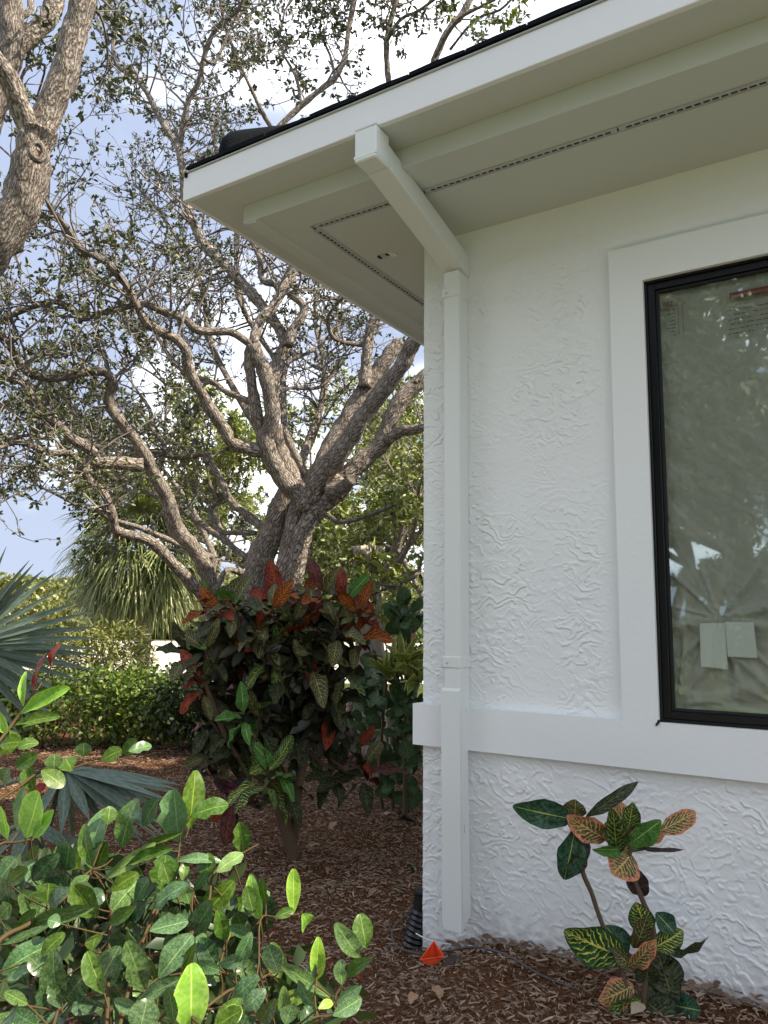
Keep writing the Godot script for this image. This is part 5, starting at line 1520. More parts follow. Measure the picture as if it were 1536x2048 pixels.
	rosette(o, Vector3(-1.674, 0.515, -0.372), ["purple", "dark", "dark"], 6, 0.2)
	stem(o, Vector3(-1.368, 0.354, -0.591), Vector3(-1.674, 0.515, -0.372), 0.011, 0.008, M.croton_stem)
	rosette(o, Vector3(-1.562, 0.408, -0.4), ["dark", "maroon", "brown"], 7, 0.2)
	stem(o, Vector3(-1.368, 0.354, -0.591), Vector3(-1.562, 0.408, -0.4), 0.011, 0.008, M.croton_stem)
	rosette(o, Vector3(-1.603, 0.321, -0.447), ["red", "brown"], 3, 0.18)
	stem(o, Vector3(-1.368, 0.354, -0.591), Vector3(-1.603, 0.321, -0.447), 0.011, 0.008, M.croton_stem)
	rosette(o, Vector3(-1.314, 0.487, -0.603), ["dark", "dark", "olive"], 7, 0.2)
	stem(o, Vector3(-1.368, 0.354, -0.591), Vector3(-1.314, 0.487, -0.603), 0.011, 0.008, M.croton_stem)
	rosette(o, Vector3(-1.087, 0.632, -1.023), ["red", "maroon", "dark"], 6, 0.2)
	stem(o, Vector3(-1.003, 0.543, -0.791), Vector3(-1.087, 0.632, -1.023), 0.011, 0.008, M.croton_stem)
	rosette(o, Vector3(-1.172, 0.515, -0.928), ["dark", "dark"], 7, 0.21)
	stem(o, Vector3(-1.003, 0.543, -0.791), Vector3(-1.172, 0.515, -0.928), 0.011, 0.008, M.croton_stem)
	rosette(o, Vector3(-1.025, 0.54, -1.017), ["dark", "olive", "maroon"], 8, 0.26)
	stem(o, Vector3(-1.003, 0.543, -0.791), Vector3(-1.025, 0.54, -1.017), 0.011, 0.008, M.croton_stem)
	rosette(o, Vector3(-1.361, 0.633, -0.909), ["dark", "green"], 7, 0.2)
	stem(o, Vector3(-1.003, 0.543, -0.791), Vector3(-1.361, 0.633, -0.909), 0.011, 0.008, M.croton_stem)
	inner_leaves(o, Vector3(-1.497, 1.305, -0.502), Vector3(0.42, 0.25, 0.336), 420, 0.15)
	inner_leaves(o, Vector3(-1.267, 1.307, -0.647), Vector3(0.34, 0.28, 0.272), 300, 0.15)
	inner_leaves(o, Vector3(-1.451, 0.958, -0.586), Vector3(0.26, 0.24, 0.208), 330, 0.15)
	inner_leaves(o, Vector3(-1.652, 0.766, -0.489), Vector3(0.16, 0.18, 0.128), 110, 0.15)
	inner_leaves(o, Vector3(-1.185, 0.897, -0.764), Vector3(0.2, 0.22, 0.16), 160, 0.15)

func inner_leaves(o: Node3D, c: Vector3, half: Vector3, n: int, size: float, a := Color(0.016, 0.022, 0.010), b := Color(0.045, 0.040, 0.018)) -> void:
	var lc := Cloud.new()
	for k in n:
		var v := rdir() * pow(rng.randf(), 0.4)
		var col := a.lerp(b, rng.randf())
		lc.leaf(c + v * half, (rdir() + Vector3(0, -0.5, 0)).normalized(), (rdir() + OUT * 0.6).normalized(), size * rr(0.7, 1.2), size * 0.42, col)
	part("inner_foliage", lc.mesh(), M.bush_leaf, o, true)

func croton_small() -> void:
	var o := thing("croton_shrub", "small young croton with pink-edged leaves in front of the wall", "shrub")
	part("stem", tube([1.02, 0.007, 0.291, 0.01, 1.021, 0.123, 0.309, 0.009, 1.003, 0.265, 0.343, 0.009, 0.958, 0.41, 0.394, 0.008, 0.933, 0.52, 0.427, 0.008, 0.912, 0.591, 0.452, 0.008, 0.906, 0.69, 0.471, 0.007, 0.882, 0.763, 0.498, 0.007], 8, 4, 0.15), M.croton_stem, o)
	part("stem", tube([1.062, 0.008, 0.265, 0.012, 1.064, 0.123, 0.282, 0.011, 1.088, 0.266, 0.289, 0.01, 1.113, 0.38, 0.291, 0.01, 1.09, 0.482, 0.322, 0.009, 1.067, 0.56, 0.349, 0.009, 1.055, 0.629, 0.367, 0.008, 1.063, 0.692, 0.372, 0.008], 8, 4, 0.15), M.croton_stem, o)
	part("stem", tube([1.088, 0.266, 0.289, 0.007, 1.054, 0.239, 0.306, 0.007, 1.03, 0.256, 0.325, 0.006], 8, 4, 0.15), M.croton_stem, o)
	cl(o, "plain", [0.891, 0.783, 0.495, 0.75, 0.83, 0.66, 0.101], 0)
	cl(o, "olive", [0.9, 0.788, 0.49, 0.909, 0.853, 0.512, 0.087], 2)
	cl(o, "dark", [0.933, 0.791, 0.47, 1.11, 0.918, 0.424, 0.045], 0)
	cl(o, "plain", [0.895, 0.744, 0.487, 0.885, 0.575, 0.538, 0.097], 1)
	cl(o, "brown", [0.934, 0.712, 0.457, 0.907, 0.571, 0.527, 0.066], 3)
	cl(o, "pink", [0.988, 0.713, 0.423, 0.919, 0.797, 0.576, 0.095], 0)
	cl(o, "green", [1.019, 0.668, 0.397, 1.044, 0.837, 0.512, 0.074], 2)
	cl(o, "pink", [1.044, 0.681, 0.382, 1.041, 0.836, 0.376, 0.093], 0)
	cl(o, "bright", [1.057, 0.693, 0.376, 1.173, 0.79, 0.382, 0.072], 2)
	cl(o, "green", [1.057, 0.743, 0.384, 1.097, 0.84, 0.442, 0.07], 0)
	cl(o, "pink", [1.146, 0.737, 0.327, 1.272, 0.8, 0.198, 0.072], 0)
	cl(o, "pink", [1.103, 0.703, 0.349, 1.179, 0.731, 0.334, 0.04], 1)
	cl(o, "bright", [1.038, 0.675, 0.385, 0.979, 0.698, 0.526, 0.047], 2)
	cl(o, "pink", [1.062, 0.659, 0.368, 1.023, 0.603, 0.441, 0.136], 0)
	cl(o, "brown", [1.082, 0.681, 0.358, 1.235, 0.69, 0.339, 0.014], 0)
	cl(o, "brown", [1.051, 0.624, 0.369, 1.104, 0.488, 0.332, 0.074], 1)
	cl(o, "pink", [1.021, 0.7, 0.4, 0.993, 0.771, 0.431, 0.078], 2)
	cl(o, "green", [1.041, 0.675, 0.383, 1.125, 0.738, 0.303, 0.062], 2)
	cl(o, "veined", [1.025, 0.292, 0.333, 0.854, 0.368, 0.473, 0.152], 0)
	cl(o, "plain", [1.029, 0.301, 0.332, 0.97, 0.394, 0.368, 0.095], 0)
	cl(o, "veined", [1.093, 0.38, 0.304, 1.065, 0.484, 0.333, 0.095], 2)
	cl(o, "olive", [1.052, 0.325, 0.321, 1.119, 0.447, 0.395, 0.072], 0)
	cl(o, "plain", [1.176, 0.381, 0.252, 1.121, 0.445, 0.277, 0.072], 2)
	cl(o, "veined", [1.106, 0.325, 0.287, 1.208, 0.384, 0.241, 0.087], 0)
	cl(o, "dark", [1.149, 0.31, 0.257, 1.297, 0.352, 0.228, 0.048], 1)
	cl(o, "pink", [1.031, 0.257, 0.324, 1.138, 0.368, 0.376, 0.066], 0)
	cl(o, "dark", [1.151, 0.162, 0.233, 1.114, 0.299, 0.241, 0.136], 0)
	cl(o, "pink", [1.038, 0.193, 0.309, 0.957, 0.151, 0.41, 0.109], 0)
	cl(o, "green", [1.063, 0.142, 0.285, 0.978, 0.143, 0.425, 0.072], 2)
	cl(o, "dark", [1.078, 0.132, 0.275, 1.172, 0.102, 0.315, 0.14], 0)
	cl(o, "plain", [1.154, 0.123, 0.225, 1.247, 0.141, 0.254, 0.095], 0)
	cl(o, "dark", [1.083, 0.129, 0.271, 1.166, 0.228, 0.188, 0.117], 2)
	cl(o, "dark", [1.077, 0.2, 0.286, 1.102, 0.292, 0.326, 0.086], 2)
	cl(o, "dark", [1.134, 0.239, 0.256, 1.187, 0.262, 0.2, 0.047], 1)
	cl(o, "olive", [1.047, 0.251, 0.313, 1.004, 0.32, 0.384, 0.062], 0)

func cl(o: Node3D, m: String, f: Array, v := 0) -> void:
	var b := Vector3(f[0], f[1], f[2])
	var t := Vector3(f[3], f[4], f[5])
	inst("leaf", M.straps[v], M.croton[m], o, leaf_at(b, t, f[6], OUT + Vector3(0, 0.15, 0) + rdir() * 0.28))

# ------------------------------------------------------------------ bushes by the corner
func dark_bushes() -> void:
	var a := thing("broadleaf_shrub", "dark broad-leaved shrub against the far side of the house corner", "shrub")
	leafy(a, Vector3(-1.212, 1.466, -1.791), Vector3(0.12, 0.1, 0.12), 26, 0.13, 0.72, M.lobes, M.broad)
	leafy(a, Vector3(-1.573, 0.959, -2.12), Vector3(0.16, 0.16, 0.2), 40, 0.13, 0.72, M.lobes, M.broad)
	leafy(a, Vector3(-1.106, 0.775, -1.729), Vector3(0.18, 0.2, 0.16), 60, 0.12, 0.72, M.lobes, M.broad)
	leafy(a, Vector3(-1.502, 0.644, -1.976), Vector3(0.16, 0.25, 0.2), 44, 0.13, 0.72, M.lobes, M.broad)
	leafy(a, Vector3(-1.284, 0.334, -1.924), Vector3(0.2, 0.2, 0.2), 50, 0.14, 0.72, M.lobes, M.broad)
	part("stem", tube([-1.404, -0.223, -2.055, 0.017, -1.384, 0.24, -1.979, 0.015, -1.299, 0.702, -1.943, 0.013, -1.282, 1.122, -1.873, 0.011, -1.238, 1.465, -1.834, 0.01], 6, 4, 0.15), M.croton_stem, a)
	part("stem", tube([-1.369, -0.184, -2.071, 0.017, -1.285, 0.242, -2.038, 0.015, -1.233, 0.742, -1.968, 0.012, -1.263, 1.085, -1.879, 0.01], 6, 4, 0.15), M.croton_stem, a)
	part("stem", tube([-1.465, -0.147, -2.005, 0.017, -1.465, 0.24, -1.926, 0.015, -1.413, 0.663, -1.872, 0.012, -1.341, 1.122, -1.823, 0.01], 6, 4, 0.15), M.croton_stem, a)
	var b := thing("variegated_plant", "yellow-green spiky variegated plant just behind the house corner", "plant")
	leafy(b, Vector3(-1.119, 1.118, -1.726), Vector3(0.06, 0.05, 0.06), 22, 0.26, 0.2, M.lances, M.variegated, 0.9)
	leafy(b, Vector3(-1.291, 1.043, -1.808), Vector3(0.06, 0.05, 0.06), 18, 0.25, 0.2, M.lances, M.variegated, 0.9)
	leafy(b, Vector3(-1.018, 1.024, -1.745), Vector3(0.06, 0.05, 0.06), 18, 0.24, 0.2, M.lances, M.variegated, 0.9)
	stem(b, Vector3(-1.121, 0, -1.73), Vector3(-1.121, 1.081, -1.73), 0.018, 0.014, M.croton_stem)
	var y := thing("dry_leaf", "big dry tan leaf hanging above the variegated plant", "leaf")
	inst("leaf", M.lobes[1], M.dry, y, leaf_at(Vector3(-1.475, 1.37, -2.475), Vector3(-1.611, 1.208, -2.415), 0.16, OUT))

func leafy(o: Node3D, c: Vector3, half: Vector3, n: int, L: float, wide: float, shapes: Array, m: Material, up := 0.3) -> void:
	for k in n:
		var v := rdir() * pow(rng.randf(), 0.45)
		var b := c + v * half
		var d := (v * 0.7 + rdir() * 0.8 + Vector3(0, up, 0)).normalized()
		var l := L * rr(0.7, 1.25)
		inst("leaf", shapes[rng.randi() % shapes.size()], m, o, leaf_at(b, b + d * l, l * wide * rr(0.85, 1.15), OUT * 0.6 + Vector3(0, 0.6, 0) + rdir() * 0.5))

# ------------------------------------------------------------------ grey-green fan palm
func blade(fr: Node3D, hub: Vector3, tip: Vector3, w: float, nor: Vector3) -> void:
	var V := PackedVector3Array()
	var U := PackedVector2Array()
	var X := PackedInt32Array()
	var y := tip - hub
	var s := y.cross(nor).normalized()
	var z := s.cross(y.normalized())
	var n := 8
	var droop := rr(0.0, 0.06) * y.length()
	for k in n + 1:
		var t := float(k) / n
		var ww := w * (0.16 + 0.84 * smooth(0.0, 0.45, t)) * (1.0 - pow(clampf((t - 0.45) / 0.55, 0.0, 1.0), 1.6) * 0.95)
		var p := hub + y * t + Vector3(0, -droop * t * t, 0)
		V.append_array([p - s * ww * 0.5 + z * ww * 0.28, p, p + s * ww * 0.5 + z * ww * 0.28])
		U.append_array([Vector2(0.02, 1 - t), Vector2(0.5, 1 - t), Vector2(0.98, 1 - t)])
	for k in n:
		for i in 2:
			var q := k * 3 + i
			X.append_array([q, q + 3, q + 1, q + 1, q + 3, q + 4])
	part("blade", smooth_mesh(V, U, X), M.silver, fr)

func frond(o: Node3D, hub: Vector3, root: Vector3, nor: Vector3, w: float, tips: Array) -> void:
	var fr := part("frond", tube([root.x, root.y, root.z, 0.012, (root.x + hub.x) / 2, (root.y + hub.y) / 2 + 0.04, (root.z + hub.z) / 2, 0.010, hub.x, hub.y, hub.z, 0.008], 6, 4, 0.05), M.silver, o)
	for k in range(0, tips.size(), 3):
		var j := rdir() * 0.006
		blade(fr, hub + j, Vector3(tips[k], tips[k + 1], tips[k + 2]), w * rr(0.85, 1.15), (nor + rdir() * 0.25).normalized())

func silver_palm() -> void:
	var o := thing("fan_palm", "low blue-grey fan palm with stiff split fronds at the left edge", "palm")
	frond(o, Vector3(-1.081, 1.368, 1.632), Vector3(-1.311, 0.852, 1.636), OUT + Vector3(0, 0.35, 0), 0.030, [-1.004, 1.756, 1.542, -1.051, 1.816, 1.596, -0.759, 1.708, 1.6, -0.755, 1.694, 1.585, -0.742, 1.678, 1.552, -0.852, 1.661, 1.423, -0.717, 1.62, 1.47, -0.714, 1.561, 1.409, -0.615, 1.506, 1.423, -0.641, 1.475, 1.38, -0.616, 1.432, 1.39, -0.623, 1.378, 1.395, -0.662, 1.348, 1.353, -0.672, 1.291, 1.351, -0.778, 1.243, 1.326, -0.796, 1.206, 1.391, -0.865, 1.141, 1.359, -0.863, 1.1, 1.37, -0.949, 1.061, 1.383, -0.951, 1.032, 1.464, -0.925, 1.03, 1.58])
	frond(o, Vector3(-0.609, 0.941, 1.505), Vector3(-1.151, 0.726, 1.635), Vector3(0.3, 0.9, 0.35), 0.038, [-0.6, 0.921, 1.352, -0.492, 0.9, 1.245, -0.357, 0.879, 1.177, -0.298, 0.881, 1.252, -0.343, 0.854, 1.228, -0.252, 0.872, 1.341, -0.402, 0.81, 1.219, -0.357, 0.804, 1.276, -0.291, 0.784, 1.327, -0.248, 0.767, 1.371, -0.413, 0.65, 1.193, -0.498, 0.639, 1.2, -0.316, 0.75, 1.403, -0.547, 0.686, 1.301, -0.499, 0.762, 1.413, -0.477, 0.792, 1.491, -0.536, 0.807, 1.482, -0.687, 0.654, 1.395, -0.715, 0.692, 1.384, -0.537, 0.751, 1.558, -0.717, 0.699, 1.473, -0.626, 0.764, 1.616])
	frond(o, Vector3(-0.725, 0.769, 1.551), Vector3(-1.102, 0.505, 1.569), Vector3(0.3, 0.6, 0.7), 0.043, [-0.746, 0.587, 1.543, -0.715, 0.62, 1.622, -0.732, 0.567, 1.492, -0.704, 0.579, 1.453, -0.553, 0.68, 1.487, -0.904, 0.594, 1.578, -0.262, 0.504, 1.321, -0.276, 0.491, 1.384, -0.291, 0.521, 1.273])

# ------------------------------------------------------------------ glossy shrub in front
func cocoplum() -> void:
	var o := thing("leafy_shrub", "glossy round-leaved green shrub nearest the path, lower left", "shrub")
	plum_stem(o, [0.346, 0.793, 2.39, 0.005, 0.259, 0.816, 2.272, 0.005, 0.261, 0.827, 2.215, 0.005, 0.257, 0.842, 2.154, 0.004, 0.246, 0.861, 2.093, 0.004, 0.228, 0.876, 2.055, 0.003, 0.224, 0.887, 2.023, 0.002])
	plum_stem(o, [0.781, 0.788, 2.417, 0.004, 0.618, 0.792, 2.282, 0.004, 0.489, 0.81, 2.178, 0.003, 0.419, 0.827, 2.121, 0.003, 0.382, 0.84, 2.088, 0.002])
	plum_stem(o, [0.764, 0.794, 2.385, 0.004, 0.579, 0.801, 2.191, 0.004, 0.494, 0.826, 2.086, 0.003, 0.45, 0.845, 2.026, 0.003, 0.417, 0.864, 1.979, 0.002])
	plum_stem(o, [0.494, 0.826, 2.086, 0.003, 0.428, 0.868, 1.96, 0.003, 0.376, 0.901, 1.893, 0.002, 0.338, 0.926, 1.851, 0.002])
	plum_stem(o, [-0.031, 0.892, 2.163, 0.004, -0.041, 0.92, 2.096, 0.004, -0.015, 0.923, 2.073, 0.003, 0.015, 0.929, 2.042, 0.003])
	plum_stem(o, [0.674, 0.793, 2.442, 0.003, 0.556, 0.791, 2.334, 0.003, 0.576, 0.793, 2.283, 0.003, 0.601, 0.794, 2.254, 0.002, 0.65, 0.794, 2.227, 0.002])
	plum_stem(o, [0.65, 0.794, 2.227, 0.002, 0.639, 0.799, 2.18, 0.002, 0.656, 0.8, 2.156, 0.002, 0.674, 0.802, 2.135, 0.002])
	plum_stem(o, [0.639, 0.799, 2.18, 0.002, 0.591, 0.82, 2.057, 0.002, 0.509, 0.851, 1.97, 0.002, 0.481, 0.865, 1.939, 0.002])
	plum_stem(o, [-0.184, 0.985, 2.04, 0.005, -0.174, 1.017, 1.974, 0.004, -0.168, 1.053, 1.907, 0.004, -0.114, 1.054, 1.872, 0.003, -0.083, 1.07, 1.827, 0.003, -0.011, 1.09, 1.749, 0.002])
	plum_stem(o, [0.591, 0.82, 2.057, 0.003, 0.544, 0.85, 1.955, 0.003, 0.48, 0.887, 1.871, 0.003, 0.496, 0.914, 1.787, 0.002, 0.509, 0.926, 1.748, 0.002])
	plum_stem(o, [0.787, 0.794, 2.371, 0.003, 0.729, 0.793, 2.212, 0.003, 0.717, 0.801, 2.117, 0.002, 0.706, 0.806, 2.083, 0.002, 0.657, 0.822, 2.009, 0.002])
	plum_stem(o, [0.796, 0.792, 2.243, 0.003, 0.784, 0.796, 2.142, 0.003, 0.797, 0.801, 2.076, 0.002, 0.678, 0.836, 1.931, 0.002, 0.701, 0.839, 1.903, 0.002, 0.743, 0.842, 1.866, 0.002])
	plum_stem(o, [0.809, 0.799, 2.09, 0.002, 0.821, 0.804, 2.039, 0.002, 0.893, 0.802, 2.016, 0.002, 0.873, 0.808, 1.978, 0.002, 0.89, 0.813, 1.932, 0.002, 0.924, 0.813, 1.91, 0.002])
	plum_stem(o, [0.972, 0.798, 2.278, 0.002, 0.971, 0.793, 2.154, 0.002, 0.978, 0.794, 2.121, 0.002, 0.999, 0.794, 2.1, 0.002, 0.97, 0.796, 2.053, 0.002, 0.96, 0.796, 2.053, 0.002])
	plum_stem(o, [0.978, 0.794, 2.121, 0.002, 0.934, 0.796, 2.069, 0.002, 0.9, 0.801, 2.019, 0.002])
	plum_stem(o, [1.007, 0.793, 2.274, 0.003, 0.951, 0.794, 2.218, 0.003, 0.903, 0.793, 2.186, 0.002, 0.807, 0.796, 2.128, 0.002, 0.716, 0.804, 2.092, 0.002])
	plum_stem(o, [0.898, 0.794, 2.403, 0.003, 0.882, 0.82, 2.329, 0.002, 0.894, 0.819, 2.289, 0.002])
	plum_stem(o, [-0.298, 1.102, 1.982, 0.005, -0.323, 1.151, 1.921, 0.005, -0.324, 1.199, 1.882, 0.004, -0.287, 1.257, 1.868, 0.004, -0.247, 1.315, 1.852, 0.003, -0.232, 1.349, 1.848, 0.003])
	pl(o, 3, [0.02, 0.939, 2.066, 0.079, 1.061, 2.07, 0.078])
	pl(o, 3, [-0.037, 0.929, 2.08, -0.047, 1.013, 2.091, 0.045])
	pl(o, 3, [0.051, 0.944, 2.069, 0.131, 1.02, 2.063, 0.038])
	pl(o, 4, [-0.105, 0.923, 2.007, -0.08, 1.037, 2.022, 0.052])
	pl(o, 2, [-0.166, 1, 1.924, -0.203, 1.063, 1.93, 0.052])
	pl(o, 2, [-0.087, 1.074, 1.961, -0.035, 1.034, 1.925, 0.051])
	pl(o, 1, [-0.12, 1.059, 1.899, -0.125, 1.103, 1.899, 0.053])
	pl(o, 1, [-0.091, 1.089, 1.824, -0.094, 1.127, 1.828, 0.054])
	pl(o, 2, [-0.086, 1.057, 1.866, -0.123, 1.093, 1.864, 0.055])
	pl(o, 2, [-0.027, 1.085, 1.815, 0.025, 1.116, 1.792, 0.044])
	pl(o, 2, [-0.017, 1.09, 1.75, 0.038, 1.137, 1.741, 0.045])
	pl(o, 1, [0.04, 1.111, 1.776, 0.075, 1.129, 1.722, 0.035])
	pl(o, 2, [-0.294, 1.096, 1.954, -0.253, 1.131, 1.931, 0.037])
	pl(o, 2, [-0.156, 1.078, 1.991, -0.101, 1.115, 1.969, 0.047])
	pl(o, 1, [-0.207, 1.034, 1.993, -0.169, 1.075, 2.011, 0.045])
	pl(o, 5, [-0.1, 1.016, 1.967, -0.082, 1.037, 1.949, 0.026])
	pl(o, 2, [0.254, 0.9, 2.044, 0.219, 0.993, 2.072, 0.039])
	pl(o, 4, [0.186, 0.879, 1.993, 0.177, 1.007, 2.007, 0.074])
	pl(o, 1, [0.218, 0.914, 1.931, 0.229, 1.03, 1.927, 0.078])
	pl(o, 1, [0.198, 0.948, 1.849, 0.251, 1.02, 1.861, 0.049])
	pl(o, 2, [0.197, 0.974, 1.962, 0.197, 1.016, 1.956, 0.041])
	pl(o, 2, [0.187, 0.879, 1.977, 0.22, 0.939, 1.983, 0.055])
	pl(o, 4, [0.278, 0.877, 2.024, 0.371, 0.952, 1.971, 0.033])
	pl(o, 2, [0.318, 0.906, 1.997, 0.407, 0.955, 1.958, 0.023])
	pl(o, 2, [0.313, 0.942, 1.937, 0.392, 0.969, 1.9, 0.017])
	pl(o, 4, [0.3, 0.912, 1.815, 0.302, 1.049, 1.849, 0.08])
	pl(o, 2, [0.301, 0.941, 1.786, 0.316, 1.084, 1.779, 0.061])
	pl(o, 2, [0.362, 0.994, 1.837, 0.433, 1.027, 1.792, 0.056])
	pl(o, 2, [0.477, 0.905, 1.766, 0.48, 0.982, 1.79, 0.046])
	pl(o, 4, [0.522, 0.903, 1.908, 0.561, 0.944, 1.868, 0.038])
	pl(o, 1, [0.431, 0.922, 1.946, 0.518, 0.946, 1.917, 0.027])
	pl(o, 2, [0.493, 0.883, 1.91, 0.488, 0.938, 1.908, 0.043])
	pl(o, 1, [0.532, 0.887, 1.989, 0.571, 0.935, 1.985, 0.023])
	pl(o, 2, [0.466, 0.889, 1.961, 0.459, 0.924, 1.947, 0.024])
	pl(o, 2, [0.416, 0.864, 1.98, 0.415, 0.937, 1.967, 0.068])
	pl(o, 1, [0.486, 0.862, 2.063, 0.544, 0.923, 2.048, 0.051])
	pl(o, 1, [0.36, 0.829, 2.072, 0.392, 0.9, 2.035, 0.057])
	pl(o, 2, [0.436, 0.841, 2.134, 0.492, 0.883, 2.125, 0.03])
	pl(o, 2, [0.378, 0.886, 2.09, 0.425, 0.924, 2.064, 0.034])
	pl(o, 1, [0.546, 0.869, 2.014, 0.518, 0.91, 2.016, 0.04])
	pl(o, 1, [0.548, 0.796, 2.015, 0.615, 0.889, 2.01, 0.048])
	pl(o, 1, [0.55, 0.85, 2.128, 0.604, 0.864, 2.074, 0.041])
	pl(o, 2, [0.645, 0.834, 1.915, 0.622, 0.892, 1.916, 0.034])
	pl(o, 1, [0.625, 0.791, 2.169, 0.604, 0.899, 2.226, 0.039])
	pl(o, 1, [0.643, 0.8, 2.183, 0.682, 0.876, 2.149, 0.049])
	pl(o, 0, [0.648, 0.792, 2.221, 0.633, 0.888, 2.257, 0.048])
	pl(o, 2, [0.679, 0.805, 2.157, 0.705, 0.865, 2.155, 0.026])
	pl(o, 1, [0.648, 0.841, 2.108, 0.669, 0.836, 2.064, 0.031])
	pl(o, 2, [0.699, 0.841, 2.059, 0.71, 0.902, 2.097, 0.031])
	pl(o, 1, [0.624, 0.805, 1.973, 0.644, 0.848, 1.94, 0.037])
	pl(o, 1, [0.684, 0.79, 2.059, 0.653, 0.822, 2.089, 0.022])
	pl(o, 1, [0.701, 0.801, 2.068, 0.722, 0.8, 2.023, 0.025])
	pl(o, 2, [0.731, 0.837, 2.196, 0.773, 0.838, 2.152, 0.023])
	pl(o, 1, [0.747, 0.815, 2.081, 0.77, 0.799, 2.053, 0.032])
	pl(o, 3, [0.787, 0.763, 2.236, 0.804, 0.876, 2.258, 0.062])
	pl(o, 1, [0.783, 0.796, 2.274, 0.793, 0.866, 2.298, 0.026])
	pl(o, 2, [0.904, 0.831, 2.299, 0.94, 0.856, 2.274, 0.03])
	pl(o, 2, [0.867, 0.81, 2.26, 0.891, 0.843, 2.228, 0.024])
	pl(o, 0, [0.798, 0.815, 2.365, 0.795, 0.863, 2.346, 0.051])
	pl(o, 0, [0.211, 0.859, 2.077, 0.15, 0.913, 2.094, 0.054])
	pl(o, 1, [0.222, 0.814, 2.161, 0.175, 0.869, 2.17, 0.048])
	pl(o, 0, [0.201, 0.829, 2.199, 0.203, 0.912, 2.246, 0.056])
	pl(o, 0, [0.123, 0.846, 2.143, 0.172, 0.923, 2.147, 0.038])
	pl(o, 2, [0.271, 0.862, 2.174, 0.268, 0.903, 2.17, 0.072])
	pl(o, 2, [0.364, 0.835, 2.111, 0.327, 0.902, 2.151, 0.061])
	pl(o, 2, [0.168, 0.878, 2.019, 0.144, 0.916, 2.032, 0.045])
	pl(o, 1, [0.191, 0.892, 2.073, 0.222, 0.966, 2.083, 0.068])
	pl(o, 1, [0.322, 0.776, 2.304, 0.393, 0.841, 2.272, 0.054])
	pl(o, 4, [0.376, 0.786, 2.328, 0.44, 0.833, 2.306, 0.036])
	pl(o, 2, [0.427, 0.827, 2.292, 0.461, 0.872, 2.275, 0.029])
	pl(o, 1, [0.249, 0.824, 2.195, 0.382, 0.866, 2.142, 0.034])
	pl(o, 0, [0.265, 0.807, 2.268, 0.326, 0.834, 2.203, 0.021])
	pl(o, 2, [0.438, 0.803, 2.178, 0.424, 0.834, 2.169, 0.041])
	pl(o, 2, [0.632, 0.815, 2.302, 0.599, 0.881, 2.324, 0.036])
	pl(o, 1, [0.526, 0.762, 2.238, 0.584, 0.854, 2.248, 0.059])
	pl(o, 0, [0.569, 0.799, 2.343, 0.556, 0.871, 2.379, 0.055])
	pl(o, 0, [0.553, 0.791, 2.325, 0.593, 0.845, 2.314, 0.046])
	pl(o, 0, [0.581, 0.797, 2.352, 0.551, 0.831, 2.357, 0.026])
	pl(o, 1, [0.592, 0.835, 2.429, 0.589, 0.868, 2.468, 0.021])
	pl(o, 4, [0.511, 0.825, 2.428, 0.54, 0.862, 2.442, 0.03])
	pl(o, 0, [0.616, 0.827, 2.473, 0.578, 0.842, 2.465, 0.041])
	pl(o, 0, [0.573, 0.785, 2.397, 0.569, 0.814, 2.433, 0.03])
	pl(o, 1, [0.684, 0.826, 2.323, 0.732, 0.813, 2.304, 0.024])
	pl(o, 1, [0.698, 0.812, 2.277, 0.766, 0.853, 2.251, 0.025])
	pl(o, 1, [0.065, 0.874, 2.157, 0.092, 0.919, 2.141, 0.058])
	pl(o, 2, [0.137, 0.883, 2.183, 0.193, 0.923, 2.176, 0.041])
	pl(o, 0, [0.166, 0.884, 2.141, 0.231, 0.944, 2.136, 0.042])
	pl(o, 1, [0.179, 0.867, 2.123, 0.144, 0.915, 2.137, 0.045])
	pl(o, 0, [0.289, 0.855, 2.177, 0.321, 0.903, 2.195, 0.043])
	pl(o, 1, [0.392, 0.861, 2.226, 0.38, 0.874, 2.245, 0.03])
	pl(o, 1, [0.254, 0.861, 2.103, 0.277, 0.897, 2.075, 0.034])
	pl(o, 0, [0.35, 0.866, 2.128, 0.366, 0.884, 2.099, 0.039])
	pl(o, 1, [0.396, 0.848, 2.035, 0.424, 0.904, 2.031, 0.044])
	pl(o, 0, [0.538, 0.825, 2.182, 0.524, 0.864, 2.197, 0.036])
	pl(o, 0, [0.447, 0.794, 2.285, 0.421, 0.834, 2.313, 0.035])
	pl(o, 1, [0.192, 0.835, 2.233, 0.215, 0.865, 2.226, 0.043])
	pl(o, 2, [0.455, 0.888, 1.99, 0.443, 0.932, 2.002, 0.037])
	pl(o, 0, [0.434, 0.834, 2.08, 0.481, 0.879, 2.088, 0.039])
	pl(o, 0, [0.644, 0.823, 2.133, 0.625, 0.857, 2.156, 0.036])
	pl(o, 0, [0.523, 0.783, 2.275, 0.523, 0.802, 2.246, 0.031])
	pl(o, 3, [0.719, 0.839, 1.868, 0.711, 0.929, 1.859, 0.033])
	pl(o, 3, [0.649, 0.819, 1.897, 0.639, 0.901, 1.933, 0.039])
	pl(o, 2, [0.666, 0.86, 1.9, 0.677, 0.911, 1.928, 0.022])
	pl(o, 2, [0.698, 0.838, 1.906, 0.728, 0.853, 1.878, 0.022])
	pl(o, 3, [0.766, 0.856, 1.896, 0.776, 0.808, 1.861, 0.04])
	pl(o, 3, [0.658, 0.814, 2.011, 0.641, 0.86, 2.012, 0.025])
	pl(o, 0, [0.67, 0.833, 1.981, 0.68, 0.882, 2.011, 0.037])
	pl(o, 1, [0.674, 0.852, 2.025, 0.731, 0.846, 2.023, 0.025])
	pl(o, 2, [0.947, 0.833, 1.917, 0.932, 0.894, 1.917, 0.042])
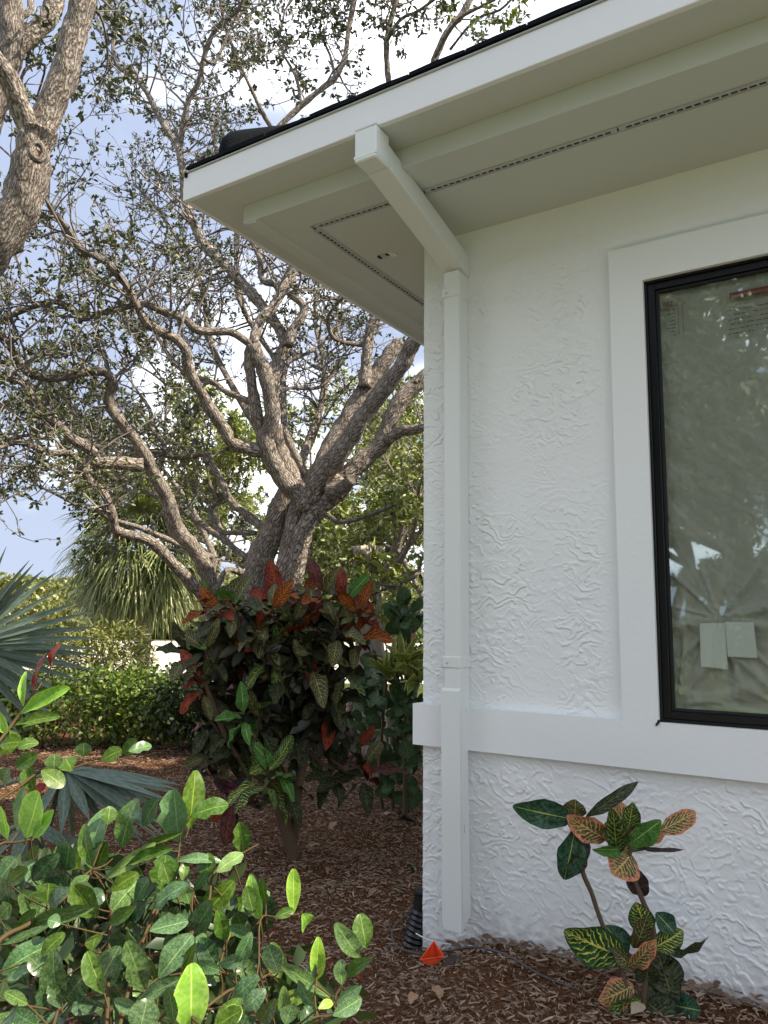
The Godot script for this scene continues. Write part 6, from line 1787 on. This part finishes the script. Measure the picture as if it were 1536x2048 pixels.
	pl(o, 1, [0.967, 0.84, 1.973, 0.958, 0.896, 2.017, 0.037])
	pl(o, 1, [0.987, 0.825, 2.057, 0.97, 0.863, 2.046, 0.029])
	pl(o, 2, [0.981, 0.83, 2.032, 1.033, 0.875, 2.041, 0.026])
	pl(o, 3, [0.877, 0.783, 1.988, 0.899, 0.848, 2.012, 0.031])
	pl(o, 1, [0.882, 0.792, 2.001, 0.868, 0.821, 2.002, 0.023])
	pl(o, 1, [0.932, 0.773, 2.014, 0.838, 0.824, 2.049, 0.026])
	pl(o, 1, [0.966, 0.786, 2.105, 0.927, 0.837, 2.116, 0.021])
	pl(o, 1, [1.048, 0.834, 2.17, 1.082, 0.854, 2.132, 0.029])
	pl(o, 0, [0.992, 0.809, 2.076, 1.023, 0.827, 2.044, 0.02])
	pl(o, 3, [1.015, 0.835, 2.167, 1.031, 0.845, 2.141, 0.016])
	pl(o, 1, [0.905, 0.773, 2.112, 0.917, 0.827, 2.144, 0.022])
	pl(o, 0, [0.842, 0.815, 2.064, 0.824, 0.864, 2.078, 0.04])
	pl(o, 0, [0.791, 0.795, 2.068, 0.764, 0.828, 2.109, 0.034])
	pl(o, 1, [0.782, 0.84, 2.163, 0.763, 0.855, 2.195, 0.022])
	pl(o, 0, [0.697, 0.802, 2.083, 0.661, 0.848, 2.095, 0.044])
	pl(o, 1, [0.745, 0.829, 2.128, 0.797, 0.845, 2.108, 0.023])
	pl(o, 0, [0.834, 0.809, 2.182, 0.871, 0.848, 2.175, 0.031])
	pl(o, 0, [0.923, 0.807, 2.209, 0.961, 0.852, 2.222, 0.03])
	pl(o, 0, [0.961, 0.803, 2.187, 0.953, 0.821, 2.161, 0.033])
	pl(o, 2, [0.857, 0.801, 2.251, 0.886, 0.839, 2.22, 0.027])
	pl(o, 3, [0.895, 0.828, 2.283, 0.922, 0.844, 2.255, 0.029])
	pl(o, 0, [0.803, 0.784, 2.153, 0.839, 0.822, 2.123, 0.027])
	pl(o, 0, [0.866, 0.803, 2.188, 0.896, 0.833, 2.175, 0.029])
	pl(o, 0, [0.974, 0.793, 2.158, 0.972, 0.816, 2.135, 0.025])
	pl(o, 1, [0.78, 0.834, 2.115, 0.817, 0.879, 2.127, 0.028])
	pl(o, 0, [0.73, 0.797, 2.146, 0.74, 0.81, 2.112, 0.031])
	pl(o, 3, [-0.082, 1.252, 2.03, -0.084, 1.338, 2.05, 0.024])
	pl(o, 5, [-0.132, 1.287, 1.971, -0.098, 1.383, 1.986, 0.028])
	pl(o, 5, [-0.089, 1.355, 1.952, -0.07, 1.407, 1.97, 0.028])
	pl(o, 3, [-0.063, 1.234, 2.048, 0.044, 1.308, 2.005, 0.034])
	pl(o, 2, [0.022, 1.22, 2.119, 0.103, 1.249, 2.059, 0.025])
	pl(o, 3, [-0.068, 1.188, 2.082, -0.074, 1.243, 2.11, 0.03])
	pl(o, 2, [-0.002, 1.209, 2.081, 0.043, 1.229, 2.062, 0.021])
	pl(o, 2, [-0.002, 1.205, 2.116, 0.012, 1.168, 2.096, 0.025])
	pl(o, 2, [0.059, 1.183, 2.178, 0.112, 1.198, 2.167, 0.039])
	pl(o, 2, [0.125, 1.181, 2.174, 0.157, 1.205, 2.159, 0.035])
	pl(o, 0, [0.146, 0.806, 1.967, 0.138, 0.758, 2.007, 0.055])
	pl(o, 0, [0.139, 0.675, 2.104, 0.067, 0.726, 2.099, 0.055])
	pl(o, 0, [0.326, 0.65, 2.079, 0.297, 0.672, 2.132, 0.055])
	pl(o, 0, [0.586, 0.775, 1.91, 0.566, 0.726, 1.891, 0.054])
	pl(o, 0, [0.453, 0.715, 2.283, 0.438, 0.722, 2.344, 0.034])
	pl(o, 1, [0.534, 0.772, 1.789, 0.567, 0.886, 1.842, 0.047])
	pl(o, 0, [0.188, 0.779, 1.902, 0.254, 0.826, 1.863, 0.061])
	pl(o, 1, [0.078, 0.744, 2.171, 0.021, 0.777, 2.209, 0.051])
	pl(o, 0, [0.22, 0.721, 2.03, 0.157, 0.818, 2.046, 0.054])
	pl(o, 1, [0.741, 0.698, 1.972, 0.794, 0.681, 1.954, 0.045])
	pl(o, 0, [0.217, 0.781, 1.847, 0.147, 0.847, 1.855, 0.042])
	pl(o, 0, [0.601, 0.766, 1.845, 0.591, 0.867, 1.861, 0.045])
	pl(o, 0, [0.162, 0.828, 2.043, 0.149, 0.94, 2.064, 0.045])
	pl(o, 2, [0.074, 0.713, 2.013, 0.166, 0.727, 1.988, 0.046])
	pl(o, 0, [0.198, 0.741, 2.045, 0.181, 0.825, 2.027, 0.039])
	pl(o, 2, [0.488, 0.701, 2.056, 0.518, 0.745, 2.021, 0.041])
	pl(o, 0, [0.613, 0.667, 2.037, 0.584, 0.724, 2.077, 0.043])
	pl(o, 0, [-0.102, 0.761, 1.982, -0.184, 0.716, 1.986, 0.063])
	pl(o, 1, [0.649, 0.717, 1.879, 0.559, 0.759, 1.885, 0.054])
	pl(o, 0, [0.331, 0.839, 1.849, 0.277, 0.906, 1.863, 0.05])
	pl(o, 0, [0.412, 0.766, 2.051, 0.366, 0.798, 2.085, 0.036])
	pl(o, 0, [0.388, 0.746, 2.22, 0.303, 0.735, 2.222, 0.038])
	pl(o, 0, [-0.043, 0.815, 1.969, -0.01, 0.865, 1.912, 0.042])
	pl(o, 0, [0.78, 0.753, 2.129, 0.803, 0.708, 2.047, 0.046])
	pl(o, 0, [0.561, 0.696, 1.872, 0.545, 0.732, 1.943, 0.054])
	pl(o, 0, [0.466, 0.741, 1.933, 0.558, 0.739, 1.909, 0.042])
	pl(o, 1, [0.487, 0.712, 2.157, 0.495, 0.646, 2.116, 0.048])
	pl(o, 1, [0.276, 0.762, 2.007, 0.375, 0.813, 1.981, 0.039])
	pl(o, 0, [0.238, 0.813, 1.969, 0.295, 0.783, 1.968, 0.04])
	pl(o, 0, [0.461, 0.768, 2.02, 0.513, 0.857, 2.022, 0.049])
	pl(o, 0, [0.055, 0.753, 2.177, 0.164, 0.772, 2.145, 0.044])
	pl(o, 1, [0.163, 0.792, 2.14, 0.197, 0.847, 2.09, 0.041])
	pl(o, 1, [0.481, 0.679, 1.863, 0.478, 0.648, 1.888, 0.05])
	pl(o, 0, [0.013, 0.8, 1.904, 0.137, 0.861, 1.895, 0.058])
	pl(o, 0, [0.075, 0.728, 2.21, 0.114, 0.688, 2.2, 0.042])
	pl(o, 0, [0.24, 0.741, 1.948, 0.167, 0.696, 1.971, 0.039])
	pl(o, 0, [0.506, 0.74, 2.297, 0.45, 0.712, 2.306, 0.032])
	pl(o, 0, [0.564, 0.663, 1.991, 0.507, 0.719, 2.052, 0.042])
	pl(o, 0, [0.459, 0.722, 2.152, 0.469, 0.795, 2.127, 0.051])
	pl(o, 0, [-0.168, 0.771, 2.052, -0.155, 0.854, 2.035, 0.048])
	pl(o, 1, [0.648, 0.75, 2.191, 0.622, 0.802, 2.22, 0.048])
	pl(o, 0, [-0.191, 0.762, 2.073, -0.109, 0.836, 2.055, 0.041])
	pl(o, 0, [0.43, 0.81, 1.957, 0.461, 0.762, 1.919, 0.038])
	pl(o, 1, [-0.001, 0.755, 1.944, -0.112, 0.775, 1.969, 0.06])
	pl(o, 0, [0.289, 0.818, 1.941, 0.39, 0.812, 1.922, 0.058])
	pl(o, 2, [0.419, 0.712, 2.36, 0.426, 0.675, 2.311, 0.03])
	pl(o, 1, [0.395, 0.687, 2.064, 0.313, 0.649, 2.077, 0.052])
	pl(o, 0, [0.623, 0.732, 2.172, 0.552, 0.755, 2.193, 0.036])
	pl(o, 0, [0.223, 0.651, 2.169, 0.178, 0.723, 2.175, 0.047])
	pl(o, 0, [-0.004, 0.708, 2.004, -0.003, 0.68, 2.048, 0.047])
	pl(o, 2, [0.477, 0.789, 1.903, 0.538, 0.876, 1.882, 0.055])
	pl(o, 0, [0.092, 0.779, 1.939, -0.029, 0.73, 1.95, 0.064])
	pl(o, 1, [0.537, 0.691, 1.781, 0.541, 0.646, 1.745, 0.049])
	pl(o, 0, [0.148, 0.762, 2.226, 0.208, 0.734, 2.239, 0.05])
	pl(o, 0, [0.525, 0.788, 1.953, 0.536, 0.759, 1.992, 0.045])
	pl(o, 0, [0.531, 0.757, 1.896, 0.53, 0.842, 1.857, 0.042])
	pl(o, 0, [0.341, 0.722, 2.042, 0.308, 0.684, 2.083, 0.043])
	pl(o, 2, [0.398, 0.666, 2.166, 0.498, 0.741, 2.173, 0.035])
	pl(o, 1, [0.439, 0.741, 2.422, 0.513, 0.774, 2.397, 0.045])
	pl(o, 2, [0.004, 0.829, 2.165, -0.007, 0.838, 2.227, 0.055])
	pl(o, 0, [0.173, 0.759, 1.923, 0.109, 0.788, 1.988, 0.049])
	pl(o, 0, [0.447, 0.662, 1.984, 0.501, 0.762, 2.008, 0.045])
	pl(o, 0, [0.657, 0.737, 2.005, 0.667, 0.705, 1.977, 0.041])
	pl(o, 0, [0.595, 0.649, 2.085, 0.553, 0.707, 2.119, 0.037])
	pl(o, 1, [-0.184, 0.774, 2.017, -0.11, 0.742, 1.972, 0.062])
	pl(o, 0, [0.612, 0.721, 2.267, 0.596, 0.686, 2.282, 0.043])
	pl(o, 1, [0.786, 0.758, 2.055, 0.738, 0.808, 2.094, 0.045])
	pl(o, 0, [0.466, 0.759, 1.886, 0.512, 0.756, 1.858, 0.04])
	pl(o, 0, [0.594, 0.758, 1.849, 0.644, 0.851, 1.86, 0.057])
	pl(o, 0, [0.236, 0.767, 2.088, 0.231, 0.721, 2.027, 0.046])
	pl(o, 0, [0.73, 0.676, 1.963, 0.801, 0.668, 1.962, 0.051])
	pl(o, 2, [0.771, 0.709, 1.996, 0.844, 0.747, 1.981, 0.031])
	pl(o, 0, [0.509, 0.722, 2.335, 0.504, 0.744, 2.283, 0.04])
	pl(o, 0, [-0.168, 0.804, 1.969, -0.172, 0.752, 1.924, 0.042])
	pl(o, 1, [0.727, 0.723, 1.958, 0.737, 0.679, 1.886, 0.034])
	pl(o, 0, [0.035, 0.775, 2.117, 0.065, 0.817, 2.053, 0.059])
	pl(o, 1, [0.861, 0.703, 2.081, 0.82, 0.66, 2.103, 0.037])
	pl(o, 1, [0.481, 0.682, 1.911, 0.419, 0.676, 1.945, 0.045])
	pl(o, 0, [0.601, 0.731, 2.199, 0.519, 0.778, 2.217, 0.035])
	pl(o, 0, [0.782, 0.699, 2.112, 0.802, 0.757, 2.096, 0.036])
	pl(o, 1, [0.591, 0.806, 1.898, 0.614, 0.877, 1.836, 0.046])
	pl(o, 1, [0.393, 0.779, 1.802, 0.331, 0.775, 1.829, 0.049])
	pl(o, 1, [0.445, 0.703, 2.041, 0.412, 0.796, 2.05, 0.052])
	pl(o, 1, [0.452, 0.696, 1.784, 0.443, 0.654, 1.783, 0.055])
	pl(o, 0, [0.221, 0.761, 2.132, 0.234, 0.721, 2.083, 0.056])
	pl(o, 1, [0.324, 0.728, 1.971, 0.354, 0.705, 1.906, 0.037])
	pl(o, 0, [0.501, 0.68, 1.813, 0.456, 0.65, 1.831, 0.047])
	pl(o, 1, [0.721, 0.717, 2.039, 0.707, 0.678, 2.053, 0.049])
	pl(o, 0, [0.325, 0.794, 1.823, 0.334, 0.779, 1.867, 0.042])
	pl(o, 2, [0.051, 0.779, 2.153, 0.08, 0.771, 2.084, 0.046])
	pl(o, 2, [0.331, 0.669, 2.113, 0.334, 0.621, 2.093, 0.052])
	pl(o, 2, [0.192, 0.694, 1.999, 0.147, 0.638, 1.98, 0.058])
	pl(o, 0, [0.493, 0.711, 2.188, 0.424, 0.727, 2.237, 0.038])
	pl(o, 0, [0.307, 0.729, 1.972, 0.311, 0.832, 2.033, 0.037])
	pl(o, 0, [0.745, 0.72, 2.056, 0.75, 0.77, 2.011, 0.046])
	pl(o, 0, [0.196, 0.734, 2.045, 0.253, 0.807, 2.034, 0.037])
	pl(o, 0, [0.568, 0.692, 2.181, 0.596, 0.653, 2.196, 0.046])
	pl(o, 2, [0.662, 0.739, 1.926, 0.608, 0.748, 1.995, 0.039])
	pl(o, 2, [0.537, 0.753, 1.807, 0.475, 0.817, 1.824, 0.057])
	pl(o, 0, [0.493, 0.805, 1.931, 0.462, 0.811, 1.987, 0.039])
	pl(o, 0, [-0.002, 0.692, 2.097, -0.063, 0.724, 2.163, 0.045])
	pl(o, 0, [0.378, 0.67, 2.234, 0.389, 0.755, 2.256, 0.034])
	pl(o, 0, [0.037, 0.755, 2.004, 0.031, 0.734, 2.038, 0.042])
	pl(o, 2, [0.214, 0.759, 2.188, 0.266, 0.856, 2.202, 0.042])
	pl(o, 0, [0.405, 0.703, 2.028, 0.334, 0.691, 2.037, 0.045])
	pl(o, 0, [0.219, 0.739, 1.833, 0.174, 0.822, 1.837, 0.048])
	pl(o, 2, [0.77, 0.747, 1.975, 0.748, 0.819, 1.973, 0.038])
	pl(o, 1, [0.123, 0.817, 1.982, 0.049, 0.878, 1.988, 0.05])
	pl(o, 1, [0.621, 0.732, 2.18, 0.668, 0.708, 2.14, 0.04])
	pl(o, 0, [0.426, 0.774, 1.924, 0.343, 0.739, 1.953, 0.045])
	pl(o, 0, [0.537, 0.709, 2.125, 0.52, 0.698, 2.158, 0.042])
	pl(o, 0, [0.076, 0.806, 1.912, 0.066, 0.755, 1.949, 0.051])
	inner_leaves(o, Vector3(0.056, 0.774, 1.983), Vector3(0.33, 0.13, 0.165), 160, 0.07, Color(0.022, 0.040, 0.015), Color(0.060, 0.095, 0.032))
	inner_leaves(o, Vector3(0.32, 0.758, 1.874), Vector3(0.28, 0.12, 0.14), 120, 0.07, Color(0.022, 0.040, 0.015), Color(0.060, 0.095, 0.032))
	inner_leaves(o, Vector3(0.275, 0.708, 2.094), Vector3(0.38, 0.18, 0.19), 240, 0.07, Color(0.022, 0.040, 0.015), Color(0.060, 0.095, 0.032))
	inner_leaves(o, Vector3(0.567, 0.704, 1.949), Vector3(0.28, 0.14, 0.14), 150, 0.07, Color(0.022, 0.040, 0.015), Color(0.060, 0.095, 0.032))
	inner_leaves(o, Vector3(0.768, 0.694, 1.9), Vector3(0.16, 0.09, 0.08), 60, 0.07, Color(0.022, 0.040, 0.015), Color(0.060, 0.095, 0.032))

var twig_pts := []
func plum_stem(o: Node3D, flat: Array) -> void:
	part("stem", tube(flat, 6, 4, 0.08), M.plum_stem, o)
	for q in catmull(flat, 5):
		twig_pts.append(q[0])

func pl(o: Node3D, tone: int, f: Array) -> void:
	var b := Vector3(f[0], f[1], f[2])
	var t := Vector3(f[3], f[4], f[5])
	var nor := OUT + Vector3(0, 0.45, 0) + rdir() * 0.35
	var v: int = rng.randi() % M.lobes.size()
	var pick := rng.randi() % 3
	inst("leaf", M.lobes[v], M.plum[tone] if pick == 0 else M.plum_more[tone * 2 + pick - 1], o, leaf_at(b, t, f[6], nor))
	# its stalk, back to the nearest stem
	var best := b
	var far := 1e9
	for q in twig_pts:
		var dd: float = q.distance_squared_to(b) + (0.02 if q.y > b.y + 0.01 else 0.0)
		if dd < far:
			far = dd
			best = q
	if far < 0.05:
		var mid := (b + best) / 2.0 - (t - b) * 0.12
		part("leaf_stalk", tube([best.x, best.y, best.z, 0.0022, mid.x, mid.y, mid.z, 0.0018, b.x, b.y, b.z, 0.0013], 5, 3, 0.0), M.plum_stem, o)

# ------------------------------------------------------------------ small things on the ground
func small_things() -> void:
	# corrugated drain pipe standing by the corner
	var o := thing("drain_pipe", "black corrugated drain pipe standing in the mulch behind the corner", "pipe")
	var f := []
	for k in 46:
		var t := k / 45.0
		var y := -0.06 + 0.27 * t
		var r := lerpf(0.062, 0.050, smooth(0.0, 0.75, t)) + (0.004 if k % 4 < 2 else -0.004)
		if t > 0.66:
			r = 0.047
		f.append_array([-0.072 + 0.034 * smooth(0.0, 0.9, t), y, -0.06 - 0.02 * t, r])
	part("corrugated_body", tube(f, 20, 1, 0.0), M.pipe, o)
	part("pipe_rim", tube([-0.038, 0.195, -0.08, 0.050, -0.038, 0.212, -0.08, 0.051], 20, 1, 0.0), M.gasket, o)
	# orange three-sided sleeve
	var g := thing("orange_sleeve", "bright orange three-sided plastic sleeve lying open on the mulch", "marker")
	var base := Vector3(0.125, ground_y(0.125, 0.13) + 0.008, 0.13)
	var low := [base + Vector3(-0.024, -0.02, 0.026), base + Vector3(0.022, -0.02, 0.040), base + Vector3(0.012, -0.02, -0.022)]
	var top := [base + Vector3(-0.036, 0.008, 0.052), base + Vector3(0.066, 0.034, 0.022), base + Vector3(-0.006, 0.066, -0.018)]
	for k in 3:
		var a: Vector3 = top[k]
		var b: Vector3 = top[(k + 1) % 3]
		var c: Vector3 = low[(k + 1) % 3]
		var d: Vector3 = low[k]
		var mid: Vector3 = (top[0] + top[1] + top[2] + low[0] + low[1] + low[2]) / 6.0
		var q := 0.06
		part("side", prism([a, b, c, d], [a.lerp(mid, q), b.lerp(mid, q), c.lerp(mid, q), d.lerp(mid, q)]), M.orange, g)
		part("lip", tube([a.x, a.y, a.z, 0.0035, b.x, b.y, b.z, 0.0035], 6, 1, 0.1), M.orange, g)
	# cables
	var c1 := thing("cable", "thin dark cable looping round the black pipe and along the wall", "cable")
	var pts := []
	for q in [[-0.10, 0.10, 0.02, -0.16], [-0.17, 0.07, -0.02, -0.10], [-0.155, 0.05, 0.0, 0.02], [-0.08, 0.02, 0.0, 0.085], [0.06, 0.02, 0.0, 0.085], [0.17, 0.02, 0.0, 0.09], [0.30, 0.02, 0.0, 0.10], [0.42, 0.02, 0.0, 0.15], [0.53, 0.02, 0.0, 0.20], [0.66, 0.012, 0.0, 0.23], [0.80, 0.0, 0.0, 0.25], [0.95, -0.02, 0.0, 0.27]]:
		pts.append_array([q[0], maxf(ground_y(q[0], q[3]), -0.02) + q[1], q[3], 0.0042])
	part("cable_run", tube(pts, 7, 5, 0.0), M.cable, c1)
	var c2 := thing("cable", "short white cable end lying at the foot of the wall", "cable")
	part("cable_run", tube([-0.02, 0.055, 0.03, 0.003, 0.06, 0.05, 0.05, 0.003, 0.15, 0.055, 0.055, 0.003, 0.25, 0.075, 0.06, 0.003, 0.36, 0.085, 0.09, 0.003, 0.45, 0.09, 0.12, 0.003], 6, 4, 0.0), M.cable_white, c2)
	fallen("pale green fallen leaf lying left of the downspout", Vector3(-0.572, 0.01, -0.872), 0.6, 0.15, 0.055, M.croton.olive)
	fallen("dull red fallen leaf behind the house corner", Vector3(-1.084, 0.01, -1.7), 0.2, 0.16, 0.09, M.croton.brown)
	fallen("tan fallen leaf standing on edge near the croton foot", Vector3(-1.49, 0.01, -1.345), 1.4, 0.13, 0.05, M.dry)
	fallen("pale curled fallen leaf at the lower edge of the bed", Vector3(0.353, 0.01, 0.512), 0.9, 0.09, 0.045, M.dry)
	fallen("round tan fallen leaf on the near mulch", Vector3(0.286, 0.01, 0.583), 1.3, 0.06, 0.04, M.dry)
	fallen("small red fallen leaf by the glossy shrub", Vector3(-0.069, 0.01, 0.444), 0.4, 0.06, 0.03, M.croton.red)
	fallen("curled pale leaf lying right of the croton foot", Vector3(-1.337, 0.01, -0.94), 2.2, 0.1, 0.04, M.dry)
	fallen("brown leaf propped on the wall below the downspout", Vector3(0.106, 0.01, -0.091), 1.2, 0.09, 0.05, M.croton.brown)
	fallen("brown leaf at the wall foot right of the downspout", Vector3(0.331, 0.01, -0.175), 0.3, 0.1, 0.05, M.croton.brown)
	fallen("tan leaf on the mulch right of the orange sleeve", Vector3(0.265, 0.01, -0.049), 2, 0.08, 0.045, M.dry)
	fallen("dark leaf on the mulch below the orange sleeve", Vector3(0.284, 0.01, 0.254), 1.9, 0.09, 0.04, M.croton.brown)
	fallen("reddish leaf under the tall croton, left of its foot", Vector3(-2.057, 0.01, -0.959), 0.5, 0.14, 0.06, M.croton.red)
	fallen("pale stick-like leaf lying in the open mulch", Vector3(-0.972, 0.01, -0.582), 1, 0.12, 0.02, M.dry)
	fallen("tan leaf lying in the mulch behind the glossy shrub", Vector3(-1.224, 0.01, -0.009), 2.7, 0.12, 0.05, M.dry)

func fallen(label: String, at: Vector3, yaw: float, L: float, w: float, m: Material) -> void:
	var o := inst("fallen_leaf", M.straps[rng.randi() % 4], m, self, Transform3D())
	var d := Vector3(cos(yaw), 0.12, sin(yaw))
	var b := Vector3(at.x, ground_y(at.x, at.z) + 0.028, at.z) - d * L * 0.5
	o.transform = leaf_at(b, b + d * L, w, Vector3(0, 1, 0) + rdir() * 0.3)
	tag(o, label, "leaf")

func leaf_litter() -> void:
	var lc := Cloud.new()
	for k in 420:
		var x := rr(-6.0, 1.9)
		var z := rr(-4.6, 1.5)
		if (x > -0.02 and z < 0.02) or (x > 0.4 and z > 0.9):
			continue
		var a := rr(0, TAU)
		var c := Color(0.30, 0.20, 0.13).lerp(Color(0.13, 0.075, 0.045), rng.randf())
		if rng.randf() < 0.15:
			c = Color(0.42, 0.33, 0.24)
		var L := rr(0.035, 0.09)
		lc.leaf(Vector3(x, ground_y(x, z) + rr(0.012, 0.03), z), Vector3(cos(a), rr(-0.1, 0.35), sin(a)).normalized(), (Vector3.UP + rdir() * 0.5).normalized(), L, L * rr(0.35, 0.55), c)
	# leaves and shreds that gathered along the foot of the wall
	for k in 260:
		var x := rr(0.12, 1.8)
		var z := absf(rng.randfn()) * 0.035 + 0.008
		var a := rr(0, TAU)
		var L := rr(0.015, 0.055)
		lc.leaf(Vector3(x, ground_y(x, z) + rr(0.005, 0.035), z), Vector3(cos(a), rr(0.0, 0.6), absf(sin(a)) * 0.4).normalized(), (Vector3(0, 0.7, 0.7) + rdir() * 0.5).normalized(), L, L * rr(0.2, 0.5), Color(0.12, 0.072, 0.048).lerp(Color(0.26, 0.18, 0.12), rng.randf()))
	var o := part("leaf_litter", lc.mesh(), M.litter, self, true)
	o.set_meta("label", "dry brown leaves scattered over the mulch")
	o.set_meta("category", "leaf litter")

func mulch_chips() -> void:
	rng.seed = 4242
	var shapes := []
	for k in 4:
		var f := []
		var b := []
		for e in 6:
			var a := TAU * e / 6.0
			var v := Vector3(cos(a) * 0.5, 0.0, sin(a) * 0.5) * rr(0.75, 1.1)
			f.append(v + Vector3(0, 0.5 + rr(-0.15, 0.15), 0))
			b.append(v * 1.02 - Vector3(0, 0.5, 0))
		shapes.append(prism(f, b))
	for k in 4:
		var mm := MultiMesh.new()
		mm.transform_format = MultiMesh.TRANSFORM_3D
		mm.use_colors = true
		mm.mesh = shapes[k]
		var where := []
		var n := 20000
		while where.size() < n:
			var x := rr(-6.5, 2.2)
			var z := rr(-5.0, 1.9)
			# thicker towards the near bed
			if x < -2.5 and rng.randf() < 0.55:
				continue
			if x > 0.0 and z < 0.0:
				continue
			if x > 0.3 and z > 1.3:
				continue
			where.append(Vector2(x, z))
		mm.instance_count = n
		for i in n:
			var p: Vector2 = where[i]
			var L := rr(0.010, 0.038) * (1.7 if rng.randf() < 0.12 else 1.0)
			var w := L * rr(0.06, 0.22)
			var bs := Basis.from_euler(Vector3(rr(-0.35, 0.35), rr(0, TAU), rr(-0.35, 0.35))) * Basis.from_scale(Vector3(L, rr(0.002, 0.005), w))
			mm.set_instance_transform(i, Transform3D(bs, Vector3(p.x, ground_y(p.x, p.y) + rr(0.002, 0.018), p.y)))
			var t := rng.randf()
			var c := Color(0.17, 0.108, 0.074).lerp(Color(0.48, 0.345, 0.235), t * t)
			if rng.randf() < 0.10:
				c = Color(0.42, 0.32, 0.23)
			if rng.randf() < 0.03:
				c = Color(0.42, 0.33, 0.25)
			mm.set_instance_color(i, c)
		var o := MultiMeshInstance3D.new()
		o.name = "mulch_chips"
		o.multimesh = mm
		o.material_override = M.chip
		add_child(o, true)
		o.set_meta("kind", "stuff")
		o.set_meta("label", "shredded brown bark mulch strewn over the bed")
		o.set_meta("category", "mulch")
